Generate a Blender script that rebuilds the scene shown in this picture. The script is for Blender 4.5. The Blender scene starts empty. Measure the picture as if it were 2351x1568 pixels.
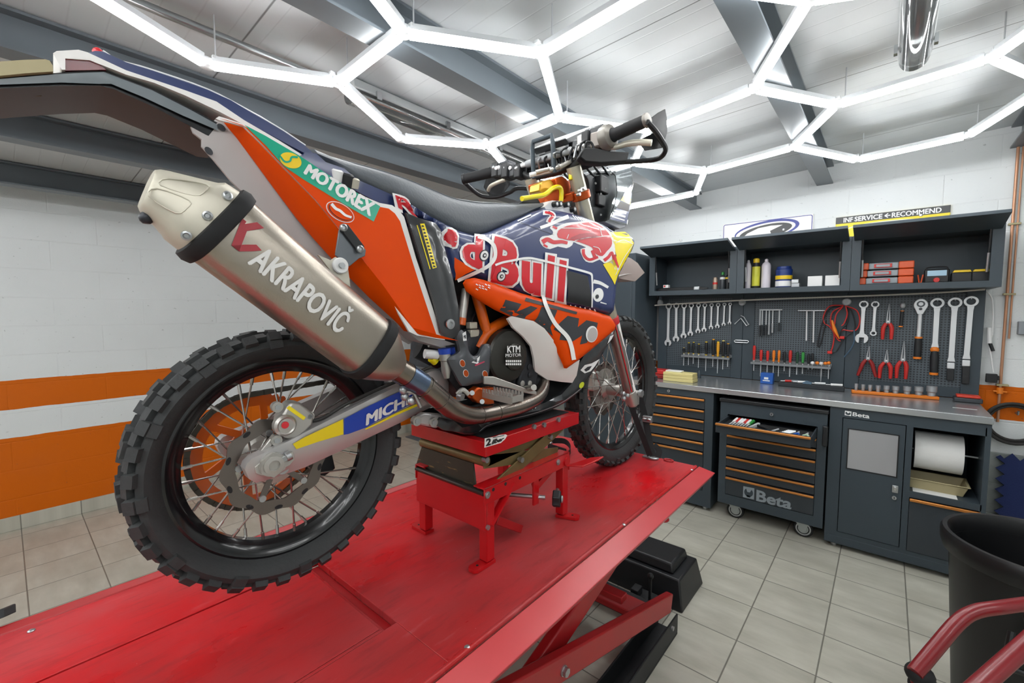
import bpy, bmesh, math, random
from mathutils import Vector as V, Matrix, geometry
random.seed(11)
sc = bpy.context.scene
COL = sc.collection
R = math.radians

# ------------------------------------------------------------------ camera
PW, PH, FPX, ZC = 2351, 1568, 1003.0, 1.515
YAW, PIT = R(40.6), math.atan(67.5 / 1003.0)
FW = V((-math.sin(YAW) * math.cos(PIT), math.cos(YAW) * math.cos(PIT), -math.sin(PIT)))
RT = V((math.cos(YAW), math.sin(YAW), 0))
UP = RT.cross(FW)
CAM = V((0, 0, ZC))
cd = bpy.data.cameras.new('camera'); cam = bpy.data.objects.new('camera', cd); COL.objects.link(cam)
cam.matrix_world = Matrix(((RT.x, UP.x, -FW.x, 0), (RT.y, UP.y, -FW.y, 0), (RT.z, UP.z, -FW.z, ZC), (0, 0, 0, 1)))
cd.sensor_width = 36; cd.sensor_fit = 'HORIZONTAL'; cd.lens = 36 * FPX / PW; cd.clip_start = 0.02
sc.camera = cam
sc.view_settings.view_transform = 'Standard'; sc.view_settings.look = 'None'
sc.view_settings.gamma = 1; sc.view_settings.use_curve_mapping = False
sc.view_settings.exposure = 0.0
TUBE_POWER = 31.0          # emission of the hexagon light tubes
sc.cycles.max_bounces = 6; sc.cycles.diffuse_bounces = 4; sc.cycles.glossy_bounces = 3
sc.cycles.transmission_bounces = 6; sc.cycles.transparent_max_bounces = 8
sc.cycles.use_adaptive_sampling = True; sc.cycles.adaptive_threshold = .04; sc.cycles.use_denoising = True
sc.cycles.caustics_reflective = False; sc.cycles.caustics_refractive = False
wd = bpy.data.worlds.new('world'); sc.world = wd; wd.use_nodes = True
wd.node_tree.nodes['Background'].inputs[0].default_value = (.55, .6, .65, 1)
wd.node_tree.nodes['Background'].inputs[1].default_value = 0.3


def ray(u, v):
    return FW + RT * ((u - PW / 2) / FPX) + UP * ((PH / 2 - v) / FPX)


def on(u, v, axis, val):
    r = ray(u, v)
    return CAM + r * ((val - CAM[axis]) / r[axis])


def PX(u, v, x): return on(u, v, 0, x)
def PY(u, v, y): return on(u, v, 1, y)
def PZ(u, v, z): return on(u, v, 2, z)


# ------------------------------------------------------------------ materials
def lin(h):
    h = h.lstrip('#'); c = [int(h[i:i + 2], 16) / 255 for i in (0, 2, 4)]
    return tuple(x / 12.92 if x <= .04045 else ((x + .055) / 1.055) ** 2.4 for x in c) + (1,)


MATS = {}


def M(name, hexc=None, rough=.5, metal=0.0, var=0.0, scale=6.0, bump=0.0, bscale=60.0, coat=0.0, emit=0.0, col2=None, spec=.5, stretch=None, trans=0.0, alpha=1.0, thr=None):
    if name in MATS: return MATS[name]
    m = bpy.data.materials.new(name); m.use_nodes = True; MATS[name] = m
    nt = m.node_tree; b = nt.nodes['Principled BSDF']
    b.inputs['Base Color'].default_value = lin(hexc); b.inputs['Roughness'].default_value = rough
    b.inputs['Metallic'].default_value = metal; b.inputs['Specular IOR Level'].default_value = spec
    m.diffuse_color = lin(hexc)
    if coat: b.inputs['Coat Weight'].default_value = coat; b.inputs['Coat Roughness'].default_value = .08
    if trans: b.inputs['Transmission Weight'].default_value = trans
    if alpha < 1: b.inputs['Alpha'].default_value = alpha
    if emit:
        b.inputs['Emission Color'].default_value = lin(hexc); b.inputs['Emission Strength'].default_value = emit
    if var or bump:
        tc = nt.nodes.new('ShaderNodeTexCoord'); src = tc.outputs['Object']
        if stretch:
            mp = nt.nodes.new('ShaderNodeMapping'); mp.inputs['Scale'].default_value = stretch
            nt.links.new(src, mp.inputs[0]); src = mp.outputs[0]
    if var:
        n = nt.nodes.new('ShaderNodeTexNoise'); n.inputs['Scale'].default_value = scale; n.inputs['Detail'].default_value = 6
        nt.links.new(src, n.inputs['Vector'])
        mx = nt.nodes.new('ShaderNodeMix'); mx.data_type = 'RGBA'
        c = lin(hexc); c2 = lin(col2) if col2 else tuple(x * .55 for x in c[:3]) + (1,)
        mx.inputs[6].default_value = c; mx.inputs[7].default_value = c2
        rp = nt.nodes.new('ShaderNodeMapRange')
        lo, hi = thr if thr else (.35, .75)
        rp.inputs[1].default_value = lo; rp.inputs[2].default_value = hi; rp.inputs[4].default_value = var
        nt.links.new(n.outputs['Fac'], rp.inputs[0]); nt.links.new(rp.outputs[0], mx.inputs[0])
        nt.links.new(mx.outputs[2], b.inputs['Base Color'])
    if bump:
        n2 = nt.nodes.new('ShaderNodeTexNoise'); n2.inputs['Scale'].default_value = bscale; n2.inputs['Detail'].default_value = 4
        nt.links.new(src, n2.inputs['Vector'])
        bp = nt.nodes.new('ShaderNodeBump'); bp.inputs['Strength'].default_value = bump; bp.inputs['Distance'].default_value = .01
        nt.links.new(n2.outputs['Fac'], bp.inputs['Height']); nt.links.new(bp.outputs[0], b.inputs['Normal'])
    return m


class NG:
    """small helper to write math node chains"""
    def __init__(s, m):
        s.nt = m.node_tree; s.b = s.nt.nodes['Principled BSDF']
        s.tc = s.nt.nodes.new('ShaderNodeTexCoord'); s.sep = s.nt.nodes.new('ShaderNodeSeparateXYZ')
        s.nt.links.new(s.tc.outputs['Object'], s.sep.inputs[0])
        s.x, s.y, s.z = s.sep.outputs

    def m(s, op, a, b=None, c=None):
        n = s.nt.nodes.new('ShaderNodeMath'); n.operation = op
        for i, q in enumerate((a, b, c)):
            if q is None: continue
            if isinstance(q, (int, float)): n.inputs[i].default_value = q
            else: s.nt.links.new(q, n.inputs[i])
        return n.outputs[0]

    def vec(s, x, y, z):
        n = s.nt.nodes.new('ShaderNodeCombineXYZ')
        for i, q in enumerate((x, y, z)):
            if isinstance(q, (int, float)): n.inputs[i].default_value = q
            else: s.nt.links.new(q, n.inputs[i])
        return n.outputs[0]

    def noise(s, v, scale, detail=4, rough=.5):
        n = s.nt.nodes.new('ShaderNodeTexNoise'); n.inputs['Scale'].default_value = scale; n.inputs['Detail'].default_value = detail
        n.inputs['Roughness'].default_value = rough
        s.nt.links.new(v, n.inputs['Vector']); return n.outputs['Fac']

    def white(s, v):
        n = s.nt.nodes.new('ShaderNodeTexWhiteNoise'); s.nt.links.new(v, n.inputs['Vector']); return n.outputs['Value']

    def mix(s, f, a, b):
        n = s.nt.nodes.new('ShaderNodeMix'); n.data_type = 'RGBA'
        if isinstance(f, (int, float)): n.inputs[0].default_value = f
        else: s.nt.links.new(f, n.inputs[0])
        for i, q in ((6, a), (7, b)):
            if isinstance(q, tuple): n.inputs[i].default_value = q
            else: s.nt.links.new(q, n.inputs[i])
        return n.outputs[2]

    def rng(s, f, a, b, c=0., d=1.):
        n = s.nt.nodes.new('ShaderNodeMapRange')
        for i, q in enumerate((a, b, c, d)): n.inputs[i + 1].default_value = q
        s.nt.links.new(f, n.inputs[0]); return n.outputs[0]

    def bump(s, h, strength=.3, dist=.01):
        n = s.nt.nodes.new('ShaderNodeBump'); n.inputs['Strength'].default_value = strength; n.inputs['Distance'].default_value = dist
        s.nt.links.new(h, n.inputs['Height']); s.nt.links.new(n.outputs[0], s.b.inputs['Normal'])

    def col(s, c): s.nt.links.new(c, s.b.inputs['Base Color'])
    def rough(s, f): s.nt.links.new(f, s.b.inputs['Roughness'])


# ------------------------------------------------------------------ mesh builder
def frames(pts, closed=False):
    n = len(pts); T = []
    for i in range(n):
        if closed: t = pts[(i + 1) % n] - pts[i - 1]
        else: t = pts[min(i + 1, n - 1)] - pts[max(i - 1, 0)]
        if t.length < 1e-9: t = V((0, 0, 1))
        T.append(t.normalized())
    a = V((0, 0, 1)) if abs(T[0].z) < .9 else V((1, 0, 0))
    u = (a - T[0] * a.dot(T[0])).normalized(); out = []
    for i in range(n):
        if i:
            u = u - T[i] * u.dot(T[i]); u.normalize()
        out.append((T[i], u.copy(), T[i].cross(u)))
    return out


def smooth(pts, k=4, closed=False):
    """Catmull-Rom through points"""
    pts = [V(p) for p in pts]; n = len(pts)
    if n < 3: return pts
    out = []
    for i in range(n if closed else n - 1):
        p0 = pts[i - 1] if (closed or i) else pts[0] * 2 - pts[1]
        p1 = pts[i]; p2 = pts[(i + 1) % n]
        p3 = pts[(i + 2) % n] if (closed or i + 2 < n) else pts[-1] * 2 - pts[-2]
        for j in range(k):
            t = j / k
            out.append(.5 * ((2 * p1) + (p2 - p0) * t + (2 * p0 - 5 * p1 + 4 * p2 - p3) * t * t + (3 * p1 - p0 - 3 * p2 + p3) * t ** 3))
    if not closed: out.append(pts[-1])
    return out


class MB:
    def __init__(s): s.v = []; s.f = []; s.fm = []; s.mats = []

    def mi(s, m):
        if m not in s.mats: s.mats.append(m)
        return s.mats.index(m)

    def add(s, vs, fs, m):
        o = len(s.v); k = s.mi(m); s.v += [V(p) for p in vs]
        for f in fs: s.f.append([o + i for i in f]); s.fm.append(k)

    def box(s, c, d, m, rot=None):
        c = V(c); h = V(d) / 2; vs = []
        for x in (-1, 1):
            for y in (-1, 1):
                for z in (-1, 1):
                    p = V((x * h.x, y * h.y, z * h.z))
                    vs.append(c + (rot @ p if rot else p))
        s.add(vs, [(0, 1, 3, 2), (4, 6, 7, 5), (0, 4, 5, 1), (2, 3, 7, 6), (0, 2, 6, 4), (1, 5, 7, 3)], m)

    def bb(s, lo, hi, m):
        lo = V(lo); hi = V(hi); s.box((lo + hi) / 2, hi - lo, m)

    def bar(s, a, b, w, h, m, up=(0, 0, 1)):
        """rectangular bar from a to b, w across, h along up"""
        a = V(a); b = V(b); t = (b - a); L = t.length; t.normalize(); up = V(up)
        x = t.cross(up)
        if x.length < 1e-5: x = t.cross(V((1, 0, 0)))
        x.normalize(); y = x.cross(t)
        s.box((a + b) / 2, (w, L, h), m, Matrix((x, t, y)).transposed())

    def tube(s, pts, r, m, n=12, caps=True, closed=False):
        pts = [V(p) for p in pts]; fr = frames(pts, closed); vs = []
        rs = r if isinstance(r, (list, tuple)) else [r] * len(pts)
        for p, (t, u, w), q in zip(pts, fr, rs):
            for k in range(n):
                a = 2 * math.pi * k / n; vs.append(p + (u * math.cos(a) + w * math.sin(a)) * q)
        fs = []; L = len(pts)
        for i in range(L if closed else L - 1):
            j = (i + 1) % L
            for k in range(n): fs.append((i * n + k, i * n + (k + 1) % n, j * n + (k + 1) % n, j * n + k))
        if caps and not closed:
            fs.append(tuple(range(n))[::-1]); fs.append(tuple((L - 1) * n + k for k in range(n)))
        s.add(vs, fs, m)

    def cyl(s, a, b, r, m, n=18, r2=None):
        s.tube([a, b], [r, r if r2 is None else r2], m, n)

    def loft(s, secs, m, caps=True, closed=False):
        n = len(secs[0]); vs = [p for q in secs for p in q]; fs = []; L = len(secs)
        for i in range(L if closed else L - 1):
            j = (i + 1) % L
            for k in range(n): fs.append((i * n + k, i * n + (k + 1) % n, j * n + (k + 1) % n, j * n + k))
        if caps and not closed:
            fs.append(tuple(range(n))[::-1]); fs.append(tuple((L - 1) * n + k for k in range(n)))
        s.add(vs, fs, m)

    def lathe(s, prof, base, axis, m, n=24, caps=True):
        """prof = [(radius, height along axis)]"""
        base = V(base); t = V(axis).normalized()
        a = V((0, 0, 1)) if abs(t.z) < .9 else V((1, 0, 0))
        u = (a - t * a.dot(t)).normalized(); w = t.cross(u); secs = []
        for r, h in prof:
            secs.append([base + t * h + (u * math.cos(2 * math.pi * k / n) + w * math.sin(2 * math.pi * k / n)) * r for k in range(n)])
        s.loft(secs, m, caps)

    def ball(s, c, r, m, n=14, sc_=(1, 1, 1)):
        c = V(c); secs = []
        for i in range(1, n // 2):
            a = math.pi * i / (n // 2)
            secs.append([c + V((math.sin(a) * math.cos(2 * math.pi * k / n) * r * sc_[0], math.sin(a) * math.sin(2 * math.pi * k / n) * r * sc_[1], -math.cos(a) * r * sc_[2])) for k in range(n)])
        s.loft(secs, m)

    def prism(s, poly, off, m):
        """3D planar polygon extruded by vector off"""
        poly = [V(p) for p in poly]; off = V(off); n = len(poly)
        vs = poly + [p + off for p in poly]
        fs = [(i, (i + 1) % n, n + (i + 1) % n, n + i) for i in range(n)] + [tuple(range(n))[::-1], tuple(range(n, 2 * n))]
        s.add(vs, fs, m)

    def ring(s, c, axis, r1, r2, h, m, n=32):
        """flat washer / tube of square section"""
        c = V(c); t = V(axis).normalized(); a = V((0, 0, 1)) if abs(t.z) < .9 else V((1, 0, 0))
        u = (a - t * a.dot(t)).normalized(); w = t.cross(u); secs = []
        for k in range(n):
            d = u * math.cos(2 * math.pi * k / n) + w * math.sin(2 * math.pi * k / n)
            secs.append([c + d * r1 - t * h / 2, c + d * r2 - t * h / 2, c + d * r2 + t * h / 2, c + d * r1 + t * h / 2])
        s.loft(secs, m, closed=True)

    def build(s, name, parent=None, bevel=0.0, angle=35, loc=None, seg=2, weld=False):
        root = parent
        while root is not None and root.parent is not None: root = root.parent
        base = root.location.copy() if root is not None else V(loc or (0, 0, 0))
        me = bpy.data.meshes.new(name)
        me.from_pydata([p - base for p in s.v], [], s.f)
        for m in s.mats: me.materials.append(m)
        me.polygons.foreach_set('material_index', s.fm)
        bm = bmesh.new(); bm.from_mesh(me)
        if weld: bmesh.ops.remove_doubles(bm, verts=bm.verts, dist=1e-5)
        bmesh.ops.recalc_face_normals(bm, faces=bm.faces)
        bm.to_mesh(me); bm.free()
        me.polygons.foreach_set('use_smooth', [True] * len(me.polygons))
        me.set_sharp_from_angle(angle=R(angle))
        o = bpy.data.objects.new(name, me); COL.objects.link(o)
        if parent is not None: o.parent = parent
        else: o.location = base
        if bevel:
            b = o.modifiers.new('edge', 'BEVEL'); b.width = bevel; b.segments = seg; b.limit_method = 'ANGLE'; b.angle_limit = R(40)
            b.harden_normals = False
        return o


def tag(o, label, cat, group=None, kind=None):
    if label: o['label'] = label
    if cat: o['category'] = cat
    if group: o['group'] = group
    if kind: o['kind'] = kind
    return o


def thing(name, label, cat, loc, group=None):
    o = bpy.data.objects.new(name, None); COL.objects.link(o); o.location = loc; o.empty_display_size = .05
    return tag(o, label, cat, group)


def struct(mb, name, **k):
    o = mb.build(name, **k); o['kind'] = 'structure'; return o


def dup(root, loc, rotz=None, label=None, scale=None):
    r = root.copy(); COL.objects.link(r); r.location = loc
    if rotz is not None: r.rotation_euler = (0, 0, rotz)
    if scale is not None: r.scale = scale
    if label: r['label'] = label

    def rec(a, b):
        for c in list(a.children):
            d = c.copy(); COL.objects.link(d); d.parent = b; rec(c, d)
    rec(root, r); return r


# ---- flat lettering as mesh: returns (verts2d, tris) in a unit box 0..1 x 0..1
def glyphs(body, bold=0.0, shear=0.0, sub=0, space=1.0):
    cu = bpy.data.curves.new('lettering', 'FONT'); cu.body = body; cu.size = 1; cu.offset = bold; cu.shear = shear
    cu.resolution_u = 3; cu.space_character = space
    o = bpy.data.objects.new('lettering', cu); COL.objects.link(o)
    dg = bpy.context.evaluated_depsgraph_get(); me = o.evaluated_get(dg).to_mesh()
    bm = bmesh.new(); bm.from_mesh(me); bmesh.ops.triangulate(bm, faces=bm.faces)
    for _ in range(sub):
        bmesh.ops.subdivide_edges(bm, edges=bm.edges, cuts=1, use_grid_fill=True)
        bmesh.ops.triangulate(bm, faces=bm.faces)
    vs = [v.co.copy() for v in bm.verts]; bm.verts.index_update()
    fs = [[v.index for v in f.verts] for f in bm.faces]; bm.free()
    o.evaluated_get(dg).to_mesh_clear(); bpy.data.objects.remove(o); bpy.data.curves.remove(cu)
    return vs, fs


def norm_glyphs(body, ref=None, **k):  # noqa
    bold = k.pop('bold', 0)
    if 'M' in body or 'K' in body or 'N' in body:      # pointed inner corners: thicken by shifted copies
        v0, f0 = glyphs(body, **k); vs, fs, lay = [], [], []
        for dx, dy in ((-bold, 0), (bold, 0), (0, bold * .6), (0, -bold * .6)) if bold else ((0, 0),):
            o = len(vs); vs += [p + V((dx, dy, 0)) for p in v0]; lay += [o / max(1, len(v0))] * len(v0); fs += [[o + i for i in f] for f in f0]
    else:
        vs, fs = glyphs(body, bold=bold, **k); lay = [0] * len(vs)
    rv = ref or vs
    x0 = min(p.x for p in rv); x1 = max(p.x for p in rv); y0 = min(p.y for p in rv); y1 = max(p.y for p in rv)
    return [((p.x - x0) / (x1 - x0), (p.y - y0) / (y1 - y0), 1 + .12 * h) for p, h in zip(vs, lay)], fs


def bil(q, s, t):
    """bilinear in quad q = (bottom-left, bottom-right, top-right, top-left)"""
    a, b, c, d = [V(p) for p in q]
    return (a * (1 - s) + b * s) * (1 - t) + (d * (1 - s) + c * s) * t


def text_on(mb, body, q, m, n=None, lift=.0008, **k):
    """lettering filling the 3D quad q, lifted along its normal"""
    q = [V(p) for p in q]
    nn = (q[1] - q[0]).cross(q[3] - q[0]).normalized()
    if n is not None and nn.dot(V(n)) < 0: nn = -nn
    vs, fs = norm_glyphs(body, **k)
    mb.add([bil(q, s, t) + nn * (lift * h) for s, t, h in vs], fs, m)
# ------------------------------------------------------------------ the room
XL, XR, YB, YF = -4.55, 2.9, 4.1, -3.4
LIFTZ = .78


def ceil_z(x): return 2.632 + .046 * x


def wall_mat(name, horiz, bands, base, brough=.55):
    m = M(name, 'ffffff', rough=brough, spec=.2); g = NG(m); h = g.x if horiz == 'x' else g.y
    c = lin(base)
    wob = g.m('MULTIPLY', g.m('SUBTRACT', g.noise(g.vec(h, g.z, 0), 9), .5), .012)
    zz = g.m('ADD', g.z, wob); prev = c
    for top, bot, hexc in bands:
        f = g.m('MULTIPLY', g.m('LESS_THAN', zz, top), g.m('GREATER_THAN', zz, bot))
        prev = g.mix(f, prev, lin(hexc))
    # concrete blocks, .2 high and .5 long, every second course shifted
    row = g.m('DIVIDE', g.m('SUBTRACT', g.z, .018), .2); ri = g.m('FLOOR', row)
    off = g.m('MULTIPLY', g.m('MODULO', ri, 2), .5)
    colm = g.m('ADD', g.m('DIVIDE', g.m('ADD', h, 20), .5), off)
    fz = g.m('ABSOLUTE', g.m('SUBTRACT', g.m('FRACT', row), .5)); fx = g.m('ABSOLUTE', g.m('SUBTRACT', g.m('FRACT', colm), .5))
    jz = g.rng(fz, .475, .497); jx = g.rng(fx, .489, .499)
    brk = g.rng(g.noise(g.vec(h, g.z, 3), 2.2), .42, .6)
    joint = g.m('MULTIPLY', g.m('MAXIMUM', jz, jx), g.m('ADD', .35, g.m('MULTIPLY', brk, .65)))
    pits = g.rng(g.noise(g.vec(h, g.m('MULTIPLY', g.z, 1.3), 7), 34, 2), .70, .76)
    rough = g.noise(g.vec(h, g.z, 1), 130, 5, .6)
    hgt = g.m('SUBTRACT', g.m('SUBTRACT', g.m('MULTIPLY', rough, .30), g.m('MULTIPLY', joint, .7)), g.m('MULTIPLY', pits, .4))
    g.bump(hgt, .45, .008)
    c1 = g.mix(g.m('MULTIPLY', pits, .35), prev, lin('50524f'))
    dirt = g.rng(g.noise(g.vec(h, g.z, 5), 1.3), .45, .8)
    c2 = g.mix(g.m('MULTIPLY', dirt, .10), c1, lin('6b6d68'))
    g.col(c2); return m


W_WHITE = 'dfe3e4'
mat_wl = wall_mat('painted blocks left', 'y', [(1.048, .845, 'd06402'), (.648, .0, 'd06402')], W_WHITE)
mat_wb = wall_mat('painted blocks back', 'x', [(1.048, .835, 'd06402'), (.62, .0, '9aa09d')], W_WHITE)
mat_wp = wall_mat('painted blocks plain', 'x', [], W_WHITE)


def tile_mat():
    m = M('floor tiles', 'a9a598', rough=.34); g = NG(m); T = .303
    x = g.m('DIVIDE', g.m('ADD', g.x, 30 + TX), T); y = g.m('DIVIDE', g.m('ADD', g.y, 30 + TY), T)
    cx = g.m('FLOOR', x); cy = g.m('FLOOR', y)
    fx = g.m('ABSOLUTE', g.m('SUBTRACT', g.m('FRACT', x), .5)); fy = g.m('ABSOLUTE', g.m('SUBTRACT', g.m('FRACT', y), .5))
    j = g.rng(g.m('MAXIMUM', fx, fy), .488, .494)
    rnd = g.white(g.vec(cx, cy, 0))
    st = g.noise(g.vec(g.m('MULTIPLY', g.x, 1.6), g.m('MULTIPLY', g.y, 5.5), g.m('MULTIPLY', rnd, 9)), 2.0, 8, .6)
    cl = g.noise(g.vec(g.x, g.y, g.m('MULTIPLY', rnd, 5)), 5.0, 3)
    c = g.mix(g.rng(st, .3, .7), lin('aeac9e'), lin('cac8bb'))
    c = g.mix(g.m('MULTIPLY', g.rng(cl, .4, .75), .35), c, lin('9c998e'))
    c = g.mix(g.m('MULTIPLY', rnd, .08), c, lin('7c7a70'))
    c = g.mix(g.m('MULTIPLY', j, .8), c, lin('5c5a52'))
    g.col(c); g.bump(g.m('SUBTRACT', g.m('MULTIPLY', st, .12), j), .35, .004)
    g.rough(g.rng(st, .2, .8, .30, .46)); return m


_t = PZ(1873, 1564, 0); TX = -(_t.x % .303)
_t = PZ(1893, 1458, 0); TY = -(_t.y % .303)
mat_tile = tile_mat()
mat_ceil = M('roof panel', 'd5d9da', rough=.36)
g = NG(mat_ceil)
ry = g.m('DIVIDE', g.m('ADD', g.y, 30), .1); rib = g.rng(g.m('ABSOLUTE', g.m('SUBTRACT', g.m('FRACT', ry), .5)), .46, .495)
py_ = g.m('DIVIDE', g.m('ADD', g.y, 30.35), 1.0); jnt = g.rng(g.m('ABSOLUTE', g.m('SUBTRACT', g.m('FRACT', py_), .5)), .4955, .4985)
g.bump(g.m('SUBTRACT', g.m('MULTIPLY', rib, -.30), jnt), .35, .006)
g.col(g.mix(g.m('MAXIMUM', g.m('MULTIPLY', rib, .10), g.m('MULTIPLY', jnt, .8)), lin('cdd2d4'), lin('55585a')))

b = MB(); b.bb((XL - .2, YF - .2, -.12), (XR + .2, YB + .2, 0), mat_tile); struct(b, 'floor')
b = MB(); b.bb((XL - .2, YF - .2, 0), (XL, YB + .2, 2.9), mat_wl); struct(b, 'wall_left')
b = MB(); b.bb((XL, YB, 0), (XR + .2, YB + .2, 3.0), mat_wb); struct(b, 'wall_back')
b = MB(); b.bb((XR, YF - .2, 0), (XR + .2, YB, 3.0), mat_wp); struct(b, 'wall_right')
b = MB(); b.bb((XL, YF - .2, 0), (XR, YF, 3.0), mat_wp); struct(b, 'wall_front')
b = MB()
z0, z1 = ceil_z(XL), ceil_z(XR)
b.prism([(XL, YF, z0), (XR, YF, z1), (XR, YF, z1 + .1), (XL, YF, z0 + .1)], (0, YB - YF, 0), mat_ceil); struct(b, 'ceiling')
b = MB(); b.bb((XL, YF, 0), (XL + .012, YB, .10), mat_tile); struct(b, 'baseboard_left', bevel=.003)
b = MB(); b.bb((XL + .012, YB - .012, 0), (XR, YB, .10), mat_tile); struct(b, 'baseboard_back', bevel=.003)

# steel roof beams (rolled I sections) running along the room
mat_beam = M('grey beam paint', '626a70', rough=.34, var=.25, scale=3, col2='545c62')
for i, bx in enumerate((.58, -.40, -1.345, -2.30, -3.25, -4.18)):
    zc = ceil_z(bx); b = MB(); hw, h, t, w = .05, .135, .010, .007
    prof = [(-hw, 0), (hw, 0), (hw, -t), (w, -t), (w, -h + t), (hw, -h + t), (hw, -h), (-hw, -h), (-hw, -h + t), (-w, -h + t), (-w, -t), (-hw, -t)]
    b.prism([(bx + x, YF, zc - .004 + z + .046 * 0) for x, z in prof], (0, YB - YF, 0), mat_beam)
    struct(b, 'trim_%d' % (i + 1))

# grey steel post with base plate by the far corner
b = MB(); q = PZ(948, 1004, 0)
b.bb((q.x - .05, q.y + .02, .012), (q.x + .05, q.y + .12, ceil_z(q.x) - .002), mat_beam); b.bb((q.x - .07, q.y - .06, 0), (q.x + .2, q.y + .18, .012), mat_beam)
struct(b, 'trim_7', bevel=.003)

# ------------------------------------------------------------------ hexagon lights
def lamp_pt(u, v):
    z = 2.40
    for _ in range(6):
        p = PZ(u, v, z); z = ceil_z(p.x) - .165
    return p


NODES = dict(A=(925, 77), B=(778, 192), C=(1243, 124), D=(1284, 272), E=(920, 321), F=(1122, 336), G=(474, 149), H=(1733, 205),
             I=(1920, 243), J=(1823, 339), K=(1618, 395), L=(1965, 369), M=(2278, 134), N=(2225, 312), Q=(1490, 300), S=(1455, 376),
             T=(1598, 445), U=(1440, 477), P=(1172, 396), W=(1310, 418))
NP = {k: lamp_pt(*p) for k, p in NODES.items()}


def ext(a, b, s=.52):
    d = (NP[b] - NP[a]); d.z = 0; d.normalize(); p = NP[a] + d * s; p.z = ceil_z(p.x) - .165; return p


for k, a, uv in (('G2', 'G', (232, 0)), ('A2', 'A', (850, -20)), ('C2', 'C', (1455, 0)), ('R', 'H', (1853, 8)), ('M2', 'M', (2351, 82)), ('M3', 'M', (2351, 166)), ('N2', 'N', (2351, 232)), ('R2', 'R', (1790, -8)), ('R3', 'R', (1915, -8))):
    NP['tmp'] = lamp_pt(*uv); NP[k] = ext(a, 'tmp')
EDG = 'A-B A-C C-D D-F F-E E-B B-G G-G2 A-A2 C-C2 F-P D-Q Q-H H-R H-I I-J J-K K-S Q-S K-T T-U J-L L-N N-N2 I-M M-M2 M-M3 R-R2 R-R3 P-W W-S W-U'.split()
# unseen extra hexagons, added around the camera to brighten left wall and floor
hs = .5
for k, (cx, cy) in enumerate(((-1.0, -.75), (.5, -.3), (-.3, -1.6), (1.6, 1.2), (1.35, -1.2), (-2.15, -1.35), (-3.3, -1.25), (-1.6, -2.4))):
    for j in range(6):
        a = R(60 * j + 12); x = cx + hs * math.cos(a); y = cy + hs * math.sin(a); NP['x%d%d' % (k, j)] = V((x, y, ceil_z(x) - .165))
        EDG.append('x%d%d-x%d%d' % (k, j, k, (j + 1) % 6))
mat_led = M('lit led diffuser', 'fcfdfd', rough=.4, emit=TUBE_POWER)
mat_ledh = M('light housing', 'cfd3d6', rough=.35)
mat_clear = M('clear connector', 'eef2f4', rough=.15)
grid = thing('hexagon_light_grid', 'white lit led tubes joined into a honeycomb under the ceiling', 'light', (-1.0, 1.2, 2.42))
for e in EDG:
    a, c = (NP[k] for k in e.split('-')); d = (c - a).normalized(); p, q = a + d * .022, c - d * .022
    b = MB(); b.tube([p, q], .016, mat_led, 8); t = b.build('tube', grid)
    b = MB(); b.bar(p + V((0, 0, .017)), q + V((0, 0, .017)), .036, .018, mat_ledh); b.build('housing', t)
for k, p in NP.items():
    if k == 'tmp': continue
    b = MB(); b.cyl(p + V((0, 0, -.008)), p + V((0, 0, .02)), .024, mat_clear, 12)
    for s in range(3):
        a = R(120 * s + 40); b.box(p + V((math.cos(a) * .03, math.sin(a) * .03, .024)), (.018, .018, .010), mat_clear)
    b.build('connector', grid)
for k in 'ABCDFGHIJKLMNT':
    b = MB(); p = NP[k]; b.cyl(p + V((.03, .02, .02)), (p.x + .03, p.y + .02, ceil_z(p.x + .03)), .0025, mat_ledh, 6)
    b.build('hanger_wire', grid)

# sealed batten lamps (off) and the conduit
mat_gal = M('galvanised tube', 'b4b9bb', rough=.3, metal=.85)
mat_bat = M('lamp body', 'c9cdce', rough=.4)
mat_bclr = M('clear lamp cover', 'f4f8f8', rough=.05, trans=.9)
mat_chr = M('chrome', 'c8cacc', rough=.16, metal=1)


def batten(name, label, x, y0, y1, group=None):
    z = ceil_z(x); t = thing(name, label, 'lamp', (x, (y0 + y1) / 2, z - .12), group)
    b = MB(); b.prism([(x - .045, y0, z - .005), (x + .045, y0, z - .005), (x + .055, y0, z - .05), (x - .055, y0, z - .05)], (0, y1 - y0, 0), mat_bat); b.build('body', t, bevel=.006)
    b = MB(); pr = [(x + .05 * math.cos(R(a)), y0 + .01, z - .052 + .055 * math.sin(R(a))) for a in range(180, 361, 15)]
    b.prism(pr, (0, y1 - y0 - .02, 0), mat_bclr); b.build('cover', t)
    for s in (-.018, .018):
        b = MB(); b.cyl((x + s, y0 + .05, z - .075), (x + s, y1 - .05, z - .075), .009, M('unlit tube', 'eef1f1', rough=.3)); b.build('lamp_tube', t)
    n = max(2, int((y1 - y0) / .35))
    for k in range(n):
        yy = y0 + .12 + k * (y1 - y0 - .24) / (n - 1)
        for s in (-1, 1):
            b = MB(); b.box((x + s * .06, yy, z - .05), (.012, .025, .035), mat_chr); b.build('clip', t)
    return t


p = PZ(2098, 152, 2.55)
batten('batten_lamp', 'clear covered unlit batten lamp above the tool bench', p.x, p.y - 1.25, p.y)
p0 = PZ(806, 200, 2.50)
batten('batten_lamp', 'long unlit batten lamp between two beams above the motorcycle', -1.86, p0.y, p0.y + 2.3)
b = MB(); b.tube([(-1.86, YF + .01, ceil_z(-1.86) - .045), (-1.86, p0.y - .002, ceil_z(-1.86) - .045)], .014, mat_gal, 12)
o = b.build('conduit', loc=(-1.86, p0.y, 2.5)); tag(o, 'thin galvanised conduit pipe along the ceiling before the long lamp', 'pipe')
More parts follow.
